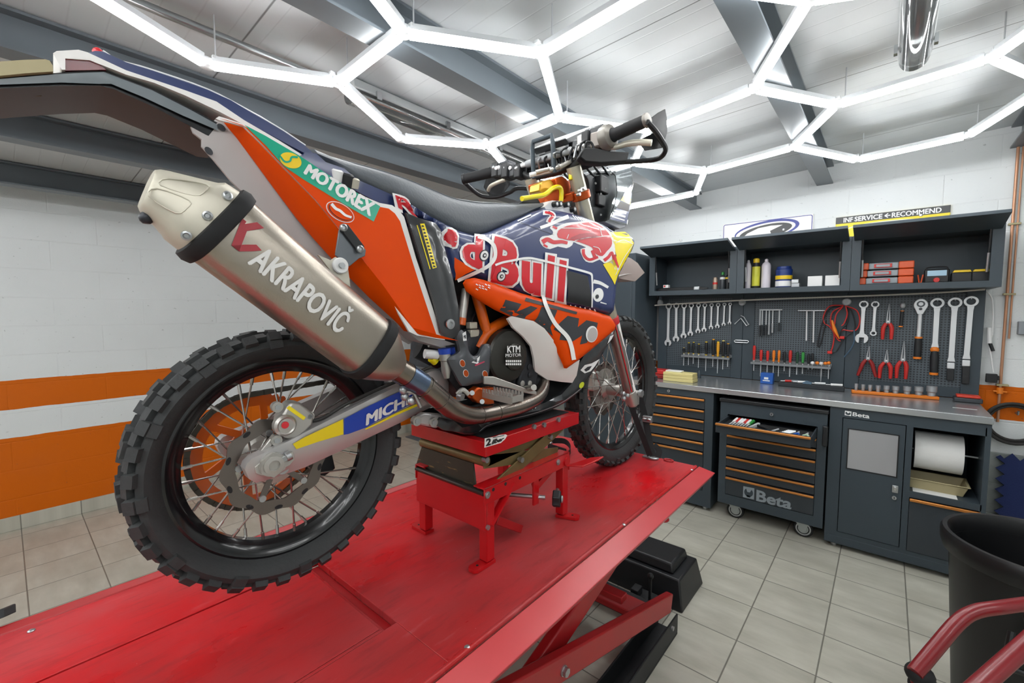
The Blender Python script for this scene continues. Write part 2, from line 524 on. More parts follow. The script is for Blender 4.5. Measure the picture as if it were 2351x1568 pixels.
# ------------------------------------------------------------------ the tool bench along the back wall
YFR, YPB, ZWT = 3.42, 4.03, .955
m_cab = M('cabinet grey paint', '3c464d', rough=.45, spec=.35, var=.08, scale=2)
m_drw = M('drawer dark paint', '2f363c', rough=.42, var=.08, scale=2)
m_blk = M('black plastic', '15171a', rough=.5)
m_rub = M('black rubber', '121315', rough=.75)
m_org = M('orange aluminium handle', 'c98340', rough=.33, metal=.55)
m_st = M('brushed steel', 'c3c7ca', rough=.27, metal=.8, var=.12, scale=8, stretch=(1, 30, 30))
m_zinc = M('zinc plated', 'b6b9bb', rough=.32, metal=.9)
m_tool = M('chromed tool steel', 'dde0e2', rough=.3, metal=.35)
m_toold = M('satin tool steel', 'a5a8ab', rough=.4, metal=.6)
m_white = M('white plastic', 'e9eaea', rough=.45)
m_let = M('grey lettering', '8d979e', rough=.5)
m_wlet = M('white lettering', 'eef0f0', rough=.5)
m_red = M('red plastic', 'c22a25', rough=.4)
m_redd = M('dark red plastic', '8f1d1b', rough=.45)
m_yel = M('yellow plastic', 'e6c21c', rough=.4)
m_grn = M('green plastic', '2f8a3c', rough=.4)
m_blue = M('blue plastic', '2159ad', rough=.4)
m_orp = M('orange plastic', 'e07b1e', rough=.4)
XB = (-1.652, -.952, -.25, .456)     # module boundaries of the base units


def rod(mb, a, b_, r, m, n=8): mb.cyl(a, b_, r, m, n)


# -- pegboard panels
m_peg = M('perforated panel', '4a535a', rough=.45)
g = NG(m_peg)
hx = g.m('SUBTRACT', g.m('FRACT', g.m('DIVIDE', g.m('ADD', g.x, 20), .017)), .5); hz = g.m('SUBTRACT', g.m('FRACT', g.m('DIVIDE', g.m('ADD', g.z, 20), .017)), .5)
hole = g.m('LESS_THAN', g.m('MAXIMUM', g.m('ABSOLUTE', hx), g.m('ABSOLUTE', hz)), .27)
g.col(g.mix(hole, lin('4d575e'), lin('20262b')))
XPB = (-1.634, -.911, -.223, .466)
PEGL = ('behind the ten spanners', 'behind the red cable coil', 'behind the red pliers')
for i in range(3):
    x0, x1 = XPB[i], XPB[i + 1]
    t = thing('pegboard', 'grey perforated steel panel ' + PEGL[i], 'tool board', ((x0 + x1) / 2, YPB + .02, ZWT), 'perforated tool panels')
    b = MB()
    for a, c in ((x0 + .001, x0 + .085), (x1 - .085, x1 - .001)):
        b.bb((a, YPB - .006, ZWT + .001), (c, YPB + .05, 1.66), m_cab)
    b.bb((x0 + .085, YPB, ZWT + .001), (x1 - .085, YPB + .05, ZWT + .07), m_cab); b.bb((x0 + .085, YPB, 1.635), (x1 - .085, YPB + .05, 1.66), m_cab)
    b.build('frame', t, bevel=.002)
    b = MB(); b.bb((x0 + .085, YPB + .003, ZWT + .07), (x1 - .085, YPB + .03, 1.635), m_peg); b.build('perforated_plate', t)

# -- worktop
b = MB(); b.bb((XB[0] + .002, YFR - .015, .915), (XB[3], YPB - .008, ZWT), m_st)
o = b.build('worktop', loc=(-.6, 3.7, .915), bevel=.004); tag(o, 'long brushed steel worktop with a reflective surface on the tool bench', 'worktop')


def drawer_unit(t, x0, x1, yf, zs, zbot, nopen=None, inset=.045):
    """drawers in a unit: zs = heights of the handle tops, downwards"""
    zz = zs + [zbot]
    for k in range(len(zs)):
        if k == nopen: continue
        a, c = zz[k], zz[k + 1] + .004
        b = MB(); b.bb((x0 + inset, yf - .004, c), (x1 - inset, yf + .4, a - .004), m_drw); d = b.build('drawer', t, bevel=.002)
        b = MB(); b.bb((x0 + inset, yf - .02, a - .018), (x1 - inset, yf - .0045, a - .003), m_org); b.build('handle', d, bevel=.004)


def shell(t, x0, x1, yf, y1, z0, z1, openings, m, name='body'):
    """cabinet carcass with a face frame: openings = [(xa, xb, za, zb)] cut from the front"""
    b = MB(); w = .022
    b.bb((x0, yf, z0), (x0 + w, y1, z1), m); b.bb((x1 - w, yf, z0), (x1, y1, z1), m)
    b.bb((x0 + w, y1 - .012, z0), (x1 - w, y1, z1), m); b.bb((x0 + w, yf, z1 - w), (x1 - w, y1 - .012, z1), m); b.bb((x0 + w, yf, z0), (x1 - w, y1 - .012, z0 + w), m)
    xs = sorted({x0 + w, x1 - w} | {q for o in openings for q in o[:2]}); zs = sorted({z0 + w, z1 - w} | {q for o in openings for q in o[2:]})
    for i in range(len(xs) - 1):
        for j in range(len(zs) - 1):
            cx, cz = (xs[i] + xs[i + 1]) / 2, (zs[j] + zs[j + 1]) / 2
            if any(o[0] < cx < o[1] and o[2] < cz < o[3] for o in openings): continue
            b.bb((xs[i], yf, zs[j]), (xs[i + 1], yf + .02, zs[j + 1]), m)
    return b.build(name, t)


def lock(t, u, v, y):
    p = PY(u, v, y); b = MB(); b.cyl((p.x, y - .012, p.z), (p.x, y + .004, p.z), .011, m_zinc, 16); b.bb((p.x - .002, y - .0135, p.z - .006), (p.x + .002, y - .0115, p.z + .006), m_blk); return b.build('lock', t)


# -- fixed drawer cabinet
t = thing('drawer_cabinet', 'dark grey drawer cabinet with six orange handles at the left end of the bench', 'cabinet', ((XB[0] + XB[1]) / 2, 3.7, 0))
x0, x1 = XB[0], XB[1] - .002
zs = [PY(1628, v, YFR).z for v in (917, 943, 967, 992, 1018, 1041)]
zb = PY(1620, 1128, YFR).z
shell(t, x0, x1, YFR, 4.0, .03, .914, [(x0 + .06, x1 - .06, zb, zs[0])], m_cab)
drawer_unit(t, x0, x1, YFR, zs, zb, inset=.062)
lock(t, 1536, 897, YFR)
for xx in (x0 + .05, x1 - .05):
    for yy in (YFR + .05, 3.95):
        b = MB(); b.cyl((xx, yy, 0), (xx, yy, .032), .02, m_zinc, 12); b.build('foot', t)

# -- roller cabinet with its second drawer pulled out
YT = 3.40
x0, x1 = PY(1652, 1000, YT).x, min(PY(1907, 1000, YT).x, XB[2] - .010)
zt, zb = PY(1654, 917, YT).z, PY(1645, 1150, YT).z
t = thing('roller_cabinet', 'dark grey roller cabinet on castors with one drawer of tools pulled open', 'tool trolley', ((x0 + x1) / 2, 3.6, 0))
zs = [PY(1880, v, YT).z for v in (980, 1006, 1031, 1058, 1087, 1115, 1140)]
zlast = PY(1873, 1186, YT).z
shell(t, x0, x1, YT, 3.95, zb, zt, [(x0 + .05, x1 - .05, zlast, zs[0])], m_cab)
b = MB(); b.bb((x0 - .006, YT - .012, zt - .012), (x1 + .006, 3.955, zt + .012), m_blk); b.build('top_tray', t, bevel=.004)
drawer_unit(t, x0, x1, YT, zs, zlast, nopen=0, inset=.052)
lock(t, 1772, 951, YT)
# logo and lettering on the lowest drawer
drs = [c for c in t.children if c.name.startswith('drawer')]; low = drs[-1]
yl = YT - .0045
b = MB(); q = [PY(u, v, yl) for u, v in ((1736, 1150), (1816, 1170.5), (1821, 1146), (1737, 1124))]
text_on(b, 'Beta', q, m_let, n=(0, -1, 0), bold=.03)
pq = [PY(u, v, yl - .0004) for u, v in ((1705.5, 1141), (1731, 1147), (1732, 1121), (1706.5, 1116))]
b.add(pq, [(0, 1, 2, 3)], m_let)


def quadpoly(q, pts, lift=(0, -.0005, 0)): return [bil(q, s, tt) + V(lift) for s, tt in pts]


nut = [(.5 + .40 * math.cos(R(a)), .52 + .38 * math.sin(R(a))) for a in range(125, 416, 15)] + [(.62, .55), (.38, .55)]
b.add(quadpoly(pq, nut), [tuple(range(len(nut)))], m_cab)
b.add(quadpoly(pq, [(.3, .25), (.7, .25), (.64, .08), (.36, .08)]), [(0, 1, 2, 3)], m_cab)
b.build('lettering', low)
# side handle on the trolley's right
p = PY(1895, 1000, YT); b = MB(); b.bb((p.x - .014, YT - .03, p.z - .065), (p.x + .014, YT, p.z + .065), m_blk); b.build('side_grip', t, bevel=.006)
m_cast = M('grey castor bracket', 'aab0b0', rough=.35, metal=.6)
for uu, vv in ((1685, 1168), (1840, 1208)):
    p = PY(uu, vv, YT + .06); c = t
    b = MB(); p.z = .057
    b.bb((p.x - .045, p.y - .045, zb - .008), (p.x + .045, p.y + .045, zb), m_cast)
    b.prism([(p.x - .035, p.y - .022, zb - .006), (p.x + .04, p.y - .022, zb - .006), (p.x + .03, p.y - .022, .045), (p.x + .005, p.y - .022, .035)], (0, .004, 0), m_cast)
    b.prism([(p.x - .035, p.y + .018, zb - .006), (p.x + .04, p.y + .018, zb - .006), (p.x + .03, p.y + .018, .045), (p.x + .005, p.y + .018, .035)], (0, .004, 0), m_cast)
    k = b.build('castor', t, bevel=.002)
    b = MB(); b.lathe([(.02, -.014), (.054, -.014), (.057, -.008), (.057, .008), (.054, .014), (.02, .014)], (p.x + .012, p.y, .057), (0, 1, 0), m_rub, 28)
    b.ring((p.x + .012, p.y - .0145, .057), (0, 1, 0), .036, .044, .002, m_zinc, 28); b.lathe([(.03, -.0155), (.03, .0155)], (p.x + .012, p.y, .057), (0, 1, 0), m_cast, 20); b.build('wheel', k)
for xx in (x0 + .07, x1 - .07):
    b = MB(); b.lathe([(.02, -.014), (.055, -.014), (.057, 0), (.055, .014), (.02, .014)], (xx, 3.88, .057), (1, 0, 0), m_rub, 24); b.bb((xx - .02, 3.85, .06), (xx + .02, 3.91, zb), m_cast); b.build('castor', t)
# the open drawer
XD0, XD1 = x0 + .052, x1 - .052
YD = 3.10; zd = zs[0]; zdb = zs[1] + .004
b = MB(); b.bb((XD0, YD, zdb), (XD1, YD + .018, zd - .004), m_drw); b.bb((XD0, YD + .018, zdb), (XD0 + .008, YD + .42, zd - .012), m_drw); b.bb((XD1 - .008, YD + .018, zdb), (XD1, YD + .42, zd - .012), m_drw)
b.bb((XD0 + .008, YD + .018, zdb), (XD1 - .008, YD + .42, zdb + .02), m_drw)
od = b.build('drawer', t, bevel=.0015)
od['label'] = 'pulled out drawer'
b = MB(); b.bb((XD0, YD - .016, zd - .018), (XD1, YD - .0005, zd - .003), m_org); b.build('handle', od, bevel=.004)
ZTR = zdb + .02
b = MB(); b.bb((XD0 + .012, YD + .02, ZTR), (XD1 - .012, YD + .30, ZTR + .012), m_rub); b.build('foam_inlay', od)
ZTR += .012

# hand tools lying in the open drawer
random.seed(5)
wd_ = XD1 - XD0
spec = []
for k in range(7): spec.append((.06 + .032 * k, .16, 'nut_driver', (m_white, m_red, m_white, m_white, m_red, m_white, m_grn)[k], ('white', 'red', 'white', 'white', 'red', 'white', 'green')[k]))
for k, (fx, yy, nm, mm, colr) in enumerate(spec):
    xx = XD0 + .02 + fx * wd_; y0 = YD + .05
    th = thing(nm, '%s capped slim nut driver in the open drawer, %s from its left wall' % (colr, 'first second third fourth fifth sixth seventh'.split()[k]), 'hand tool', (xx, y0 + .08, ZTR), 'nut drivers in the open drawer')
    b = MB(); b.cyl((xx, y0, ZTR + .008), (xx + .012, y0 + .14, ZTR + .014), .004, m_tool, 8); b.build('shaft', th)
    b = MB(); b.cyl((xx + .012, y0 + .14, ZTR + .012), (xx + .018, y0 + .22, ZTR + .020), .009, mm, 10, .011); b.build('handle', th)
b = MB(); xs_ = XD0 + .27 * wd_ + .02
for k in range(8):
    xx = XD0 + .34 * wd_; yy = YD + .06 + .025 * k; b = MB(); rr = .007 + .0006 * k
    b.lathe([(rr, 0), (rr, .02), (rr * .7, .021), (rr * .7, .010)], (xx + .004 * k, yy, ZTR), (0, 0, 1), m_tool, 12)
    o = b.build('socket', loc=(xx, yy, ZTR)); tag(o, 'small upright chrome socket in the open drawer row, %s from the front' % 'first second third fourth fifth sixth seventh eighth'.split()[k], 'socket', 'sockets in the open drawer')
for k in range(7):
    xx = XD0 + .66 * wd_ + .006 * k; yy = YD + .045 + .022 * k; b = MB(); rr = .0085
    b.cyl((xx, yy, ZTR + .01), (xx + .045, yy + .006, ZTR + .01), rr, m_tool, 12)
    o = b.build('socket', loc=(xx, yy, ZTR)); tag(o, 'long chrome socket lying in a slanted open drawer row, %s from the front' % 'first second third fourth fifth sixth seventh'.split()[k], 'socket', 'long sockets in the open drawer')
for k, (fx, mm, colr) in enumerate(((.84, m_blue, 'blue'), (.93, M('pale green plastic', 'b7cfb4', rough=.4), 'pale green'))):
    xx = XD0 + fx * wd_; th = thing('plier', '%s handled small pliers in the right end of the open drawer' % colr, 'pliers', (xx, YD + .1, ZTR))
    for s in (-1, 1):
        b = MB(); b.tube([(xx + .002 * s, YD + .15, ZTR + .01), (xx + .014 * s, YD + .10, ZTR + .012), (xx + .012 * s, YD + .05, ZTR + .014)], [.006, .007, .006], mm, 8); b.build('handle', th)
        b = MB(); b.cyl((xx + .004 * s, YD + .15, ZTR + .01), (xx + .001 * s, YD + .21, ZTR + .01), .006, m_tool, 8, .002); b.build('jaw', th)
b = MB(); pts = [V((XD0 + .46 * wd_ + .05 * math.sin(k * .5), YD + .05 + .02 * k, ZTR + .01)) for k in range(10)]
b.tube(smooth(pts, 3), .008, m_blk, 8); o = b.build('ratchet_grip', loc=pts[0]); tag(o, 'curved black tool grip in the middle of the open drawer', 'hand tool')
b = MB(); c = V((XD0 + .57 * wd_, YD + .08, ZTR)); b.lathe([(.016, 0), (.016, .012), (.008, .014)], c, (0, 0, 1), m_tool, 16); b.cyl(c + V((0, .01, .006)), c + V((.03, .12, .006)), .006, m_tool, 10)
o = b.build('ratchet', loc=c); tag(o, 'chrome ratchet lying between the two socket rows in the open drawer', 'ratchet')

# -- service cabinet with door, paper roll niche and drawer
x0, x1 = XB[2], XB[3] - .003
t = thing('service_cabinet', 'dark grey service cabinet with windowed door and open paper roll niche', 'cabinet', ((x0 + x1) / 2, 3.7, 0))
P = lambda u, v, y=YFR: PY(u, v, y)
dx0, dx1 = P(1939, 962).x - .006, P(2086, 980).x - .012; dz1, dz0 = P(1939, 960).z, P(1918, 1217).z
nx0, nx1 = P(2093, 1050).x, P(2262, 1050).x; nz1, nz0 = P(2099, 981).z, P(2087, 1127).z
hz1 = P(2087, 1141).z; lz0 = P(2075, 1262).z
shell(t, x0, x1, YFR, 4.0, .03, .914, [(dx0 - .004, dx1 + .004, dz0 - .004, dz1 + .004), (nx0, nx1, nz0, nz1), (nx0, nx1, lz0, hz1)], m_cab)
b = MB(); b.bb((nx0, YFR + .02, nz0 - .02), (nx1, 3.98, nz0 - .002), m_cab); b.bb((nx0 - .02, YFR + .02, .1), (nx0 - .004, 3.98, nz1), m_cab); b.build('shelf', t)
b = MB(); b.bb((x0, YFR - .003, .032), (x1, YFR + .002, dz0 - .035), m_cab); b.build('plinth', t, bevel=.002)
wq = [P(1945, 1073.6), P(2059, 1094.6), P(2065, 1001), P(1953, 985.5)]
wx0, wx1, wz0, wz1 = wq[0].x, wq[1].x - .004, wq[1].z, wq[3].z
b = MB(); y = YFR - .004
for a in ((dx0, wx0, dz0, dz1), (wx1, dx1, dz0, dz1), (wx0, wx1, dz0, wz0), (wx0, wx1, wz1, dz1)):
    b.bb((a[0], y, a[2]), (a[1], y + .018, a[3]), m_cab)
d = b.build('door', t)
m_sheet = M('brushed metal window sheet', 'b9bbc1', rough=.28, metal=.75, bump=.25, bscale=5)
b = MB(); b.bb((wx0, y + .002, wz0), (wx1, y + .008, wz1), m_sheet); b.build('window_sheet', d)
b = MB(); fr = .006
for a in ((wx0 - fr, wx0, wz0 - fr, wz1 + fr), (wx1, wx1 + fr, wz0 - fr, wz1 + fr), (wx0, wx1, wz0 - fr, wz0), (wx0, wx1, wz1, wz1 + fr)): b.bb((a[0], y - .002, a[2]), (a[1], y + .001, a[3]), m_blk)
b.build('window_trim', d)
p = P(2055, 1122); b = MB(); b.box((p.x, y - .004, p.z), (.028, .008, .044), m_zinc); b.box((p.x, y - .01, p.z + .004), (.014, .006, .022), mat_chr); b.build('latch', d, bevel=.002)
lk = lock(d, 2053, 1142, y)
b = MB(); q = [P(u, v, YFR - .0005) for u, v in ((1957, 955), (1996, 961), (1997, 951), (1958, 946))]; text_on(b, 'Beta', q, m_wlet, n=(0, -1, 0), bold=.02)
lq = [P(u, v, YFR - .0006) for u, v in ((1939, 953), (1954, 955.5), (1955, 945), (1940, 942.5))]; b.add(lq, [(0, 1, 2, 3)], m_wlet); b.add(quadpoly(lq, nut), [tuple(range(len(nut)))], m_cab)
b.build('lettering', t)
b = MB(); b.bb((nx0 + .002, YFR - .004, lz0 + .002), (nx1 - .002, YFR + .3, hz1 - .022), m_drw); d = b.build('drawer', t, bevel=.002)
b = MB(); b.bb((nx0 + .002, YFR - .018, hz1 - .02), (nx1 - .002, YFR - .0045, hz1 - .003), m_org); b.build('handle', d, bevel=.004)
for xx in (x0 + .05, x1 - .05):
    b = MB(); b.cyl((xx, YFR + .05, 0), (xx, YFR + .05, .032), .018, m_zinc, 12); b.build('foot', t)
# paper roll on its rod
yr = YFR + .17
pl, pr_ = P(2098, 1033, yr), P(2209, 1042, yr); rr = .112
t = thing('paper_roll', 'big white wiping paper roll on a thin rod inside the cabinet niche', 'paper roll', ((pl.x + pr_.x) / 2, yr, pl.z))
m_paper = M('white paper', 'e4e5e3', rough=.85, bump=.1, bscale=200)
zc = (pl.z + pr_.z) / 2
b = MB(); b.lathe([(.02, 0), (rr, 0), (rr, pr_.x - pl.x), (.02, pr_.x - pl.x)], (pl.x, yr, zc), (1, 0, 0), m_paper, 48); b.build('paper', t)
b = MB(); b.cyl((nx0 + .001, yr, zc), (pr_.x + .09, yr, zc), .005, m_tool, 10); b.build('rod', t)
# beige tray and paper sheet on the niche floor
zt_ = nz0 - .0005; c = P(2165, 1110, YFR + .14)
b = MB(); m_bei = M('beige plastic', 'a89d78', rough=.45)
cx, cy = (P(2100, 1100, YFR + .1).x + P(2212, 1108, YFR + .1).x) / 2, YFR + .16
cx -= .012; bot = [(cx - .132, cy - .09), (cx + .132, cy - .09), (cx + .132, cy + .09), (cx - .132, cy + .09)]
secs = []
for (s, h) in ((.86, 0), (1.0, .056), (1.07, .059), (1.07, .064), (.98, .064), (.84, .006)):
    secs.append([V((cx + (x - cx) * s, cy + (yy - cy) * s, zt_ + h)) for x, yy in bot])
b.loft(secs, m_bei, caps=True); o = b.build('tray', loc=(cx, cy, zt_), bevel=.012); tag(o, 'beige plastic tray under the white paper roll in the niche', 'tray')
b = MB(); b.bb((nx0 + .015, YFR + .01, zt_), (nx0 + .20, YFR + .11, zt_ + .0015), m_paper); o = b.build('paper_sheet', loc=(nx0 + .1, YFR + .06, zt_)); tag(o, 'flat white sheet of paper in front of the beige tray', 'paper')

# -- tall cabinet at the left end
xr = XB[0] - .003; yf = 3.56
t = thing('tall_cabinet', 'tall grey steel cabinet at the left end of the bench behind the front wheel', 'cabinet', (xr - .35, 3.8, 0))
shell(t, xr - .72, xr, yf, 4.04, .03, 2.02, [(xr - .69, xr - .03, .12, 1.99)], m_cab)
for k in (0, 1):
    b = MB(); b.bb((xr - .688 + .33 * k, yf - .004, .123), (xr - .36 + .328 * k, yf + .016, 1.987), m_cab); d = b.build('door', t, bevel=.003)
    b = MB(); b.bb((xr - .40 + .06 * k, yf - .02, .95), (xr - .385 + .06 * k, yf - .004, 1.1), m_zinc); b.build('handle', d, bevel=.003)

# -- wall cabinets with their flaps lifted
YU, ZU0, ZU1 = 3.74, 1.66, 2.022
XU = (-1.61, -.903, -.20, .492)
UL = ('left wall cabinet with raised flap, above the ten spanners', 'middle wall cabinet with raised flap, holding bottles and a blue tub', 'right wall cabinet with raised flap, holding orange tool cases')
for i in range(3):
    x0, x1 = XU[i] + .001, XU[i + 1] - .001
    t = thing('wall_cabinet', 'grey steel ' + UL[i], 'wall cabinet', ((x0 + x1) / 2, 3.9, ZU0), 'grey wall cabinets over the bench')
    shell(t, x0, x1, YU, YB - .002, ZU0, ZU1, [(x0 + .05, x1 - .05, ZU0 + .038, ZU1 - .03)], m_cab)
    b = MB(); b.bb((x0 + .023, YU + .02, ZU0 + .023), (x1 - .023, YB - .015, ZU0 + .038), m_cab); b.build('floor_panel', t)
    a = V((0, YU - .001, ZU1 - .012)); e = V((0, 3.512, 2.062)); dr = (e - a).normalized(); up = V((0, -dr.z, dr.y))
    b = MB(); th = .02
    b.prism([(x0 + .012, a.y, a.z), (x0 + .012, e.y, e.z), tuple(V((x0 + .012, e.y, e.z)) - up * th * -1), tuple(V((x0 + .012, a.y, a.z)) + up * th)], (x1 - x0 - .024, 0, 0), m_cab)
    d = b.build('flap', t, bevel=.002)
    b = MB(); q = e - dr * .05
    b.bb((x0 + .03, a.y - .03, a.z - .010), (x1 - .03, a.y - .016, a.z + .002), m_cab); b.build('lip', d)
    b = MB(); mx = (x0 + x1) / 2 - .02; b.box((mx, e.y + .06, e.z - .016), (.016, .02, .014), m_zinc); b.cyl((mx, e.y + .05, e.z + .018), (mx, e.y + .05, e.z + .030), .008, m_zinc, 12); b.build('lock', d)
    for s in (0, 1):
        xx = x0 + .058 if s == 0 else x1 - .058
        b = MB(); b.cyl((xx, YU + .03, ZU0 + .09), (xx, YU - .012, ZU1 - .022), .005, m_blk, 8); b.cyl((xx, YU + .03, ZU0 + .09), (xx, YU + .012, ZU0 + .2), .0075, m_zinc, 8); b.build('gas_strut', t)
# thin cable below the wall cabinets
pts = [PY(1503, 701, 3.93), PY(1690, 690, 3.93), PY(1960, 680, 3.93), PY(2150, 672, 3.93), PY(2262, 664, 3.93)]
b = MB(); b.tube(smooth(pts, 4), .006, M('pale cable', 'c9c6bd', rough=.5), 8); o = b.build('cable', loc=pts[2]); tag(o, 'pale cable clipped along under the three wall cabinets', 'cable')

# -- things inside the wall cabinets
ZS = ZU0 + .0385       # floor of a wall cabinet


def U(u, y=3.86): return PY(u, 650, y).x


x = U(1532); b = MB(); b.bb((x - .02, 3.82, ZS + .03), (x + .025, 3.86, ZS + .055), m_white); b.bb((x - .015, 3.818, ZS + .035), (x, 3.8195, ZS + .05), m_red)
o = b.build('small_carton', loc=(x, 3.84, ZS + .03), bevel=.001); tag(o, 'small white and red carton lying on the long black tool in the left cabinet', 'carton')
x0_, x1_ = U(1512), U(1628)
b = MB(); b.loft([[V((xx, 3.84 + dy * s, ZS + .015 + dz * s)) for dy, dz in ((-.02, -.014), (.02, -.014), (.02, .014), (-.02, .014))] for xx, s in ((x0_, .7), (x0_ + .05, .9), ((x0_ + x1_) / 2, 1.05), (x1_ - .08, .9), (x1_ - .06, 1.0), (x1_, .4))], m_blk)
b.bb((x1_ - .11, 3.815, ZS + .004), (x1_ - .065, 3.865, ZS + .032), m_zinc)
o = b.build('riveting_tool', loc=(x0_, 3.84, ZS), bevel=.003); tag(o, 'long black hand tool with pale collar lying in the left wall cabinet', 'hand tool')


def bottle(name, label, cat, u, r, h, mb_, mc, cap=.2, neck=.5, y=3.86, band=None, group=None):
    x = U(u, y); t = thing(name, label, cat, (x, y, ZS), group)
    b = MB(); hb = h * (1 - cap); b.lathe([(r * .95, 0), (r, .004), (r, hb * .86), (r * .8, hb * .94), (r * neck, hb)], (x, y, ZS), (0, 0, 1), mb_, 20); b.build('bottle_body', t)
    b = MB(); b.lathe([(r * neck, hb), (r * neck, h * .97), (r * neck * .6, h)], (x, y, ZS), (0, 0, 1), mc, 16); b.build('cap', t)
    if band:
        b = MB(); b.lathe([(r + .0006, hb * band[0]), (r + .0006, hb * band[1])], (x, y, ZS), (0, 0, 1), band[2], 20, caps=False); b.build('sticker', t)
    return t


m_tin = M('worn tin', 'a39283', rough=.4, metal=.4)
bottle('spray_can', 'short worn spray can standing in the left wall cabinet', 'can', 1642, .019, .105, m_tin, m_tin, .06, .8, band=(.45, .62, m_red))
bottle('bottle', 'dark bottle with green and white cap in the left wall cabinet', 'bottle', 1659, .021, .145, M('dark grey bottle', '3a3f44', rough=.4), m_grn, .18, .55, band=(.7, .85, m_white))
bottle('bottle', 'black bottle with thin spout at the right end of the left wall cabinet', 'bottle', 1671, .018, .175, m_blk, m_blk, .32, .28, band=(.72, .82, m_yel))
m_pw = M('pearl white plastic', 'd9d4de', rough=.35)
bottle('sealant_tube', 'narrow white bottle at the left end of the middle wall cabinet', 'bottle', 1717, .021, .225, m_pw, m_pw, .08, .5)
bottle('spray_can', 'yellow capped black and yellow spray can between two white bottles', 'can', 1735, .028, .235, m_blk, m_yel, .15, .8, band=(.1, .85, M('yellow label', 'c9c83c', rough=.4)))
bottle('sealant_tube', 'broad white bottle right of the yellow spray can', 'bottle', 1758, .032, .225, m_pw, m_pw, .10, .4)
x = U(1799); t = thing('plastic_tub', 'blue tub with yellow and white labels in the middle wall cabinet', 'tub', (x, 3.86, ZS))
m_navy2 = M('deep blue plastic', '1b3577', rough=.35)
b = MB(); b.lathe([(.045, 0), (.052, .004), (.055, .125), (.05, .13)], (x, 3.86, ZS), (0, 0, 1), m_navy2, 28); b.build('tub_body', t)
b = MB(); b.lathe([(.056, .118), (.056, .135), (.05, .14), (.046, .158), (.03, .16)], (x, 3.86, ZS), (0, 0, 1), m_navy2, 28); b.build('lid', t)
b = MB(); b.lathe([(.0555, .062), (.056, .09)], (x, 3.86, ZS), (0, 0, 1), m_yel, 28, caps=False); b.lathe([(.0545, .01), (.0552, .05)], (x, 3.86, ZS), (0, 0, 1), m_white, 28, caps=False); b.build('sticker', t)
for k, (u, w, h, z, mm, lb) in enumerate(((1828, .05, .03, 0, m_toold, 'small grey box under another beside the blue tub'), (1827, .045, .026, .031, m_zinc, 'small pale grey box on top of another beside the blue tub'), (1872, .086, .075, 0, m_white, 'white carton left of its twin in the middle wall cabinet'), (1912, .084, .075, 0, m_white, 'white carton at the right end of the middle wall cabinet'))):
    x = U(u); b = MB(); b.bb((x - w / 2, 3.82, ZS + z), (x + w / 2, 3.9, ZS + z + h), mm); o = b.build('carton', loc=(x, 3.86, ZS + z), bevel=.002); tag(o, lb, 'box')
m_case = M('grey translucent case', '8f979d', rough=.3)
for k, (lb, dxx) in enumerate((('lowest', 0), ('middle', .006), ('topmost', .012))):
    x0_, x1_ = U(1971) + dxx, U(2096); z0_ = ZS + .049 * k
    t = thing('tool_case', '%s of three grey and orange slim tool cases stacked in the right wall cabinet' % lb, 'tool case', ((x0_ + x1_) / 2, 3.86, z0_), 'orange tool cases')
    b = MB(); b.bb((x0_ + .04, 3.80, z0_ + .003), (x1_ - .075, 3.93, z0_ + .044), m_case); b.build('case_body', t, bevel=.006)
    for a, c in ((x0_, x0_ + .04), (x1_ - .075, x1_)):
        b = MB(); b.bb((a, 3.797, z0_ + .001), (c, 3.933, z0_ + .047), M('case orange', 'd3562a', rough=.4)); b.build('case_end', t, bevel=.006)
    xm = (x0_ + x1_) / 2 - .02
    b = MB(); b.bb((xm - .045, 3.792, z0_ + .012), (xm + .045, 3.7995, z0_ + .036), m_red); b.bb((xm - .035, 3.790, z0_ + .016), (xm + .035, 3.7925, z0_ + .032), m_case); b.build('latch', t, bevel=.002)
x = U(2112); t = thing('pliers', 'tiny orange handled pliers standing beside the stacked tool cases', 'pliers', (x, 3.85, ZS))
for s in (-1, 1):
    b = MB(); b.cyl((x + .004 * s, 3.85, ZS), (x + .012 * s, 3.85, ZS + .055), .004, M('case orange'), 8); b.build('handle', t)
x = U(2149); t = thing('battery_tester', 'black instrument with pale blue screen and red button in the right wall cabinet', 'tester', (x, 3.86, ZS))
b = MB(); b.bb((x - .058, 3.84, ZS), (x + .058, 3.90, ZS + .086), m_blk); b.build('casing', t, bevel=.008)
b = MB(); b.bb((x - .044, 3.8375, ZS + .044), (x + .044, 3.8395, ZS + .078), M('pale screen', 'a9c9dd', rough=.15)); b.build('screen', t)
b = MB(); b.lathe([(.016, 0), (.014, .005)], (x, 3.8395, ZS + .018), (0, -1, 0), m_red, 20); b.build('button', t)
b = MB(); b.tube(smooth([(x - .05, 3.87, ZS + .08), (x - .04, 3.87, ZS + .1), (x + .04, 3.87, ZS + .1), (x + .05, 3.87, ZS + .08)], 4), .004, m_blk, 8); b.build('handle', t)
for u, lb in ((2206, 'black box with yellow and green top beside the tester'), (2253, 'black box with yellow top at the right end of the right cabinet')):
    x = U(u); t = thing('instrument_box', lb, 'box', (x, 3.86, ZS))
    b = MB(); b.bb((x - .045, 3.83, ZS), (x + .045, 3.91, ZS + .06), m_blk); b.build('casing', t, bevel=.006)
    b = MB(); b.prism([(x - .04, 3.84, ZS + .06), (x + .042, 3.84, ZS + .06), (x + .036, 3.84, ZS + .074), (x - .034, 3.84, ZS + .074)], (0, .06, 0), m_yel); b.build('lid', t, bevel=.002)

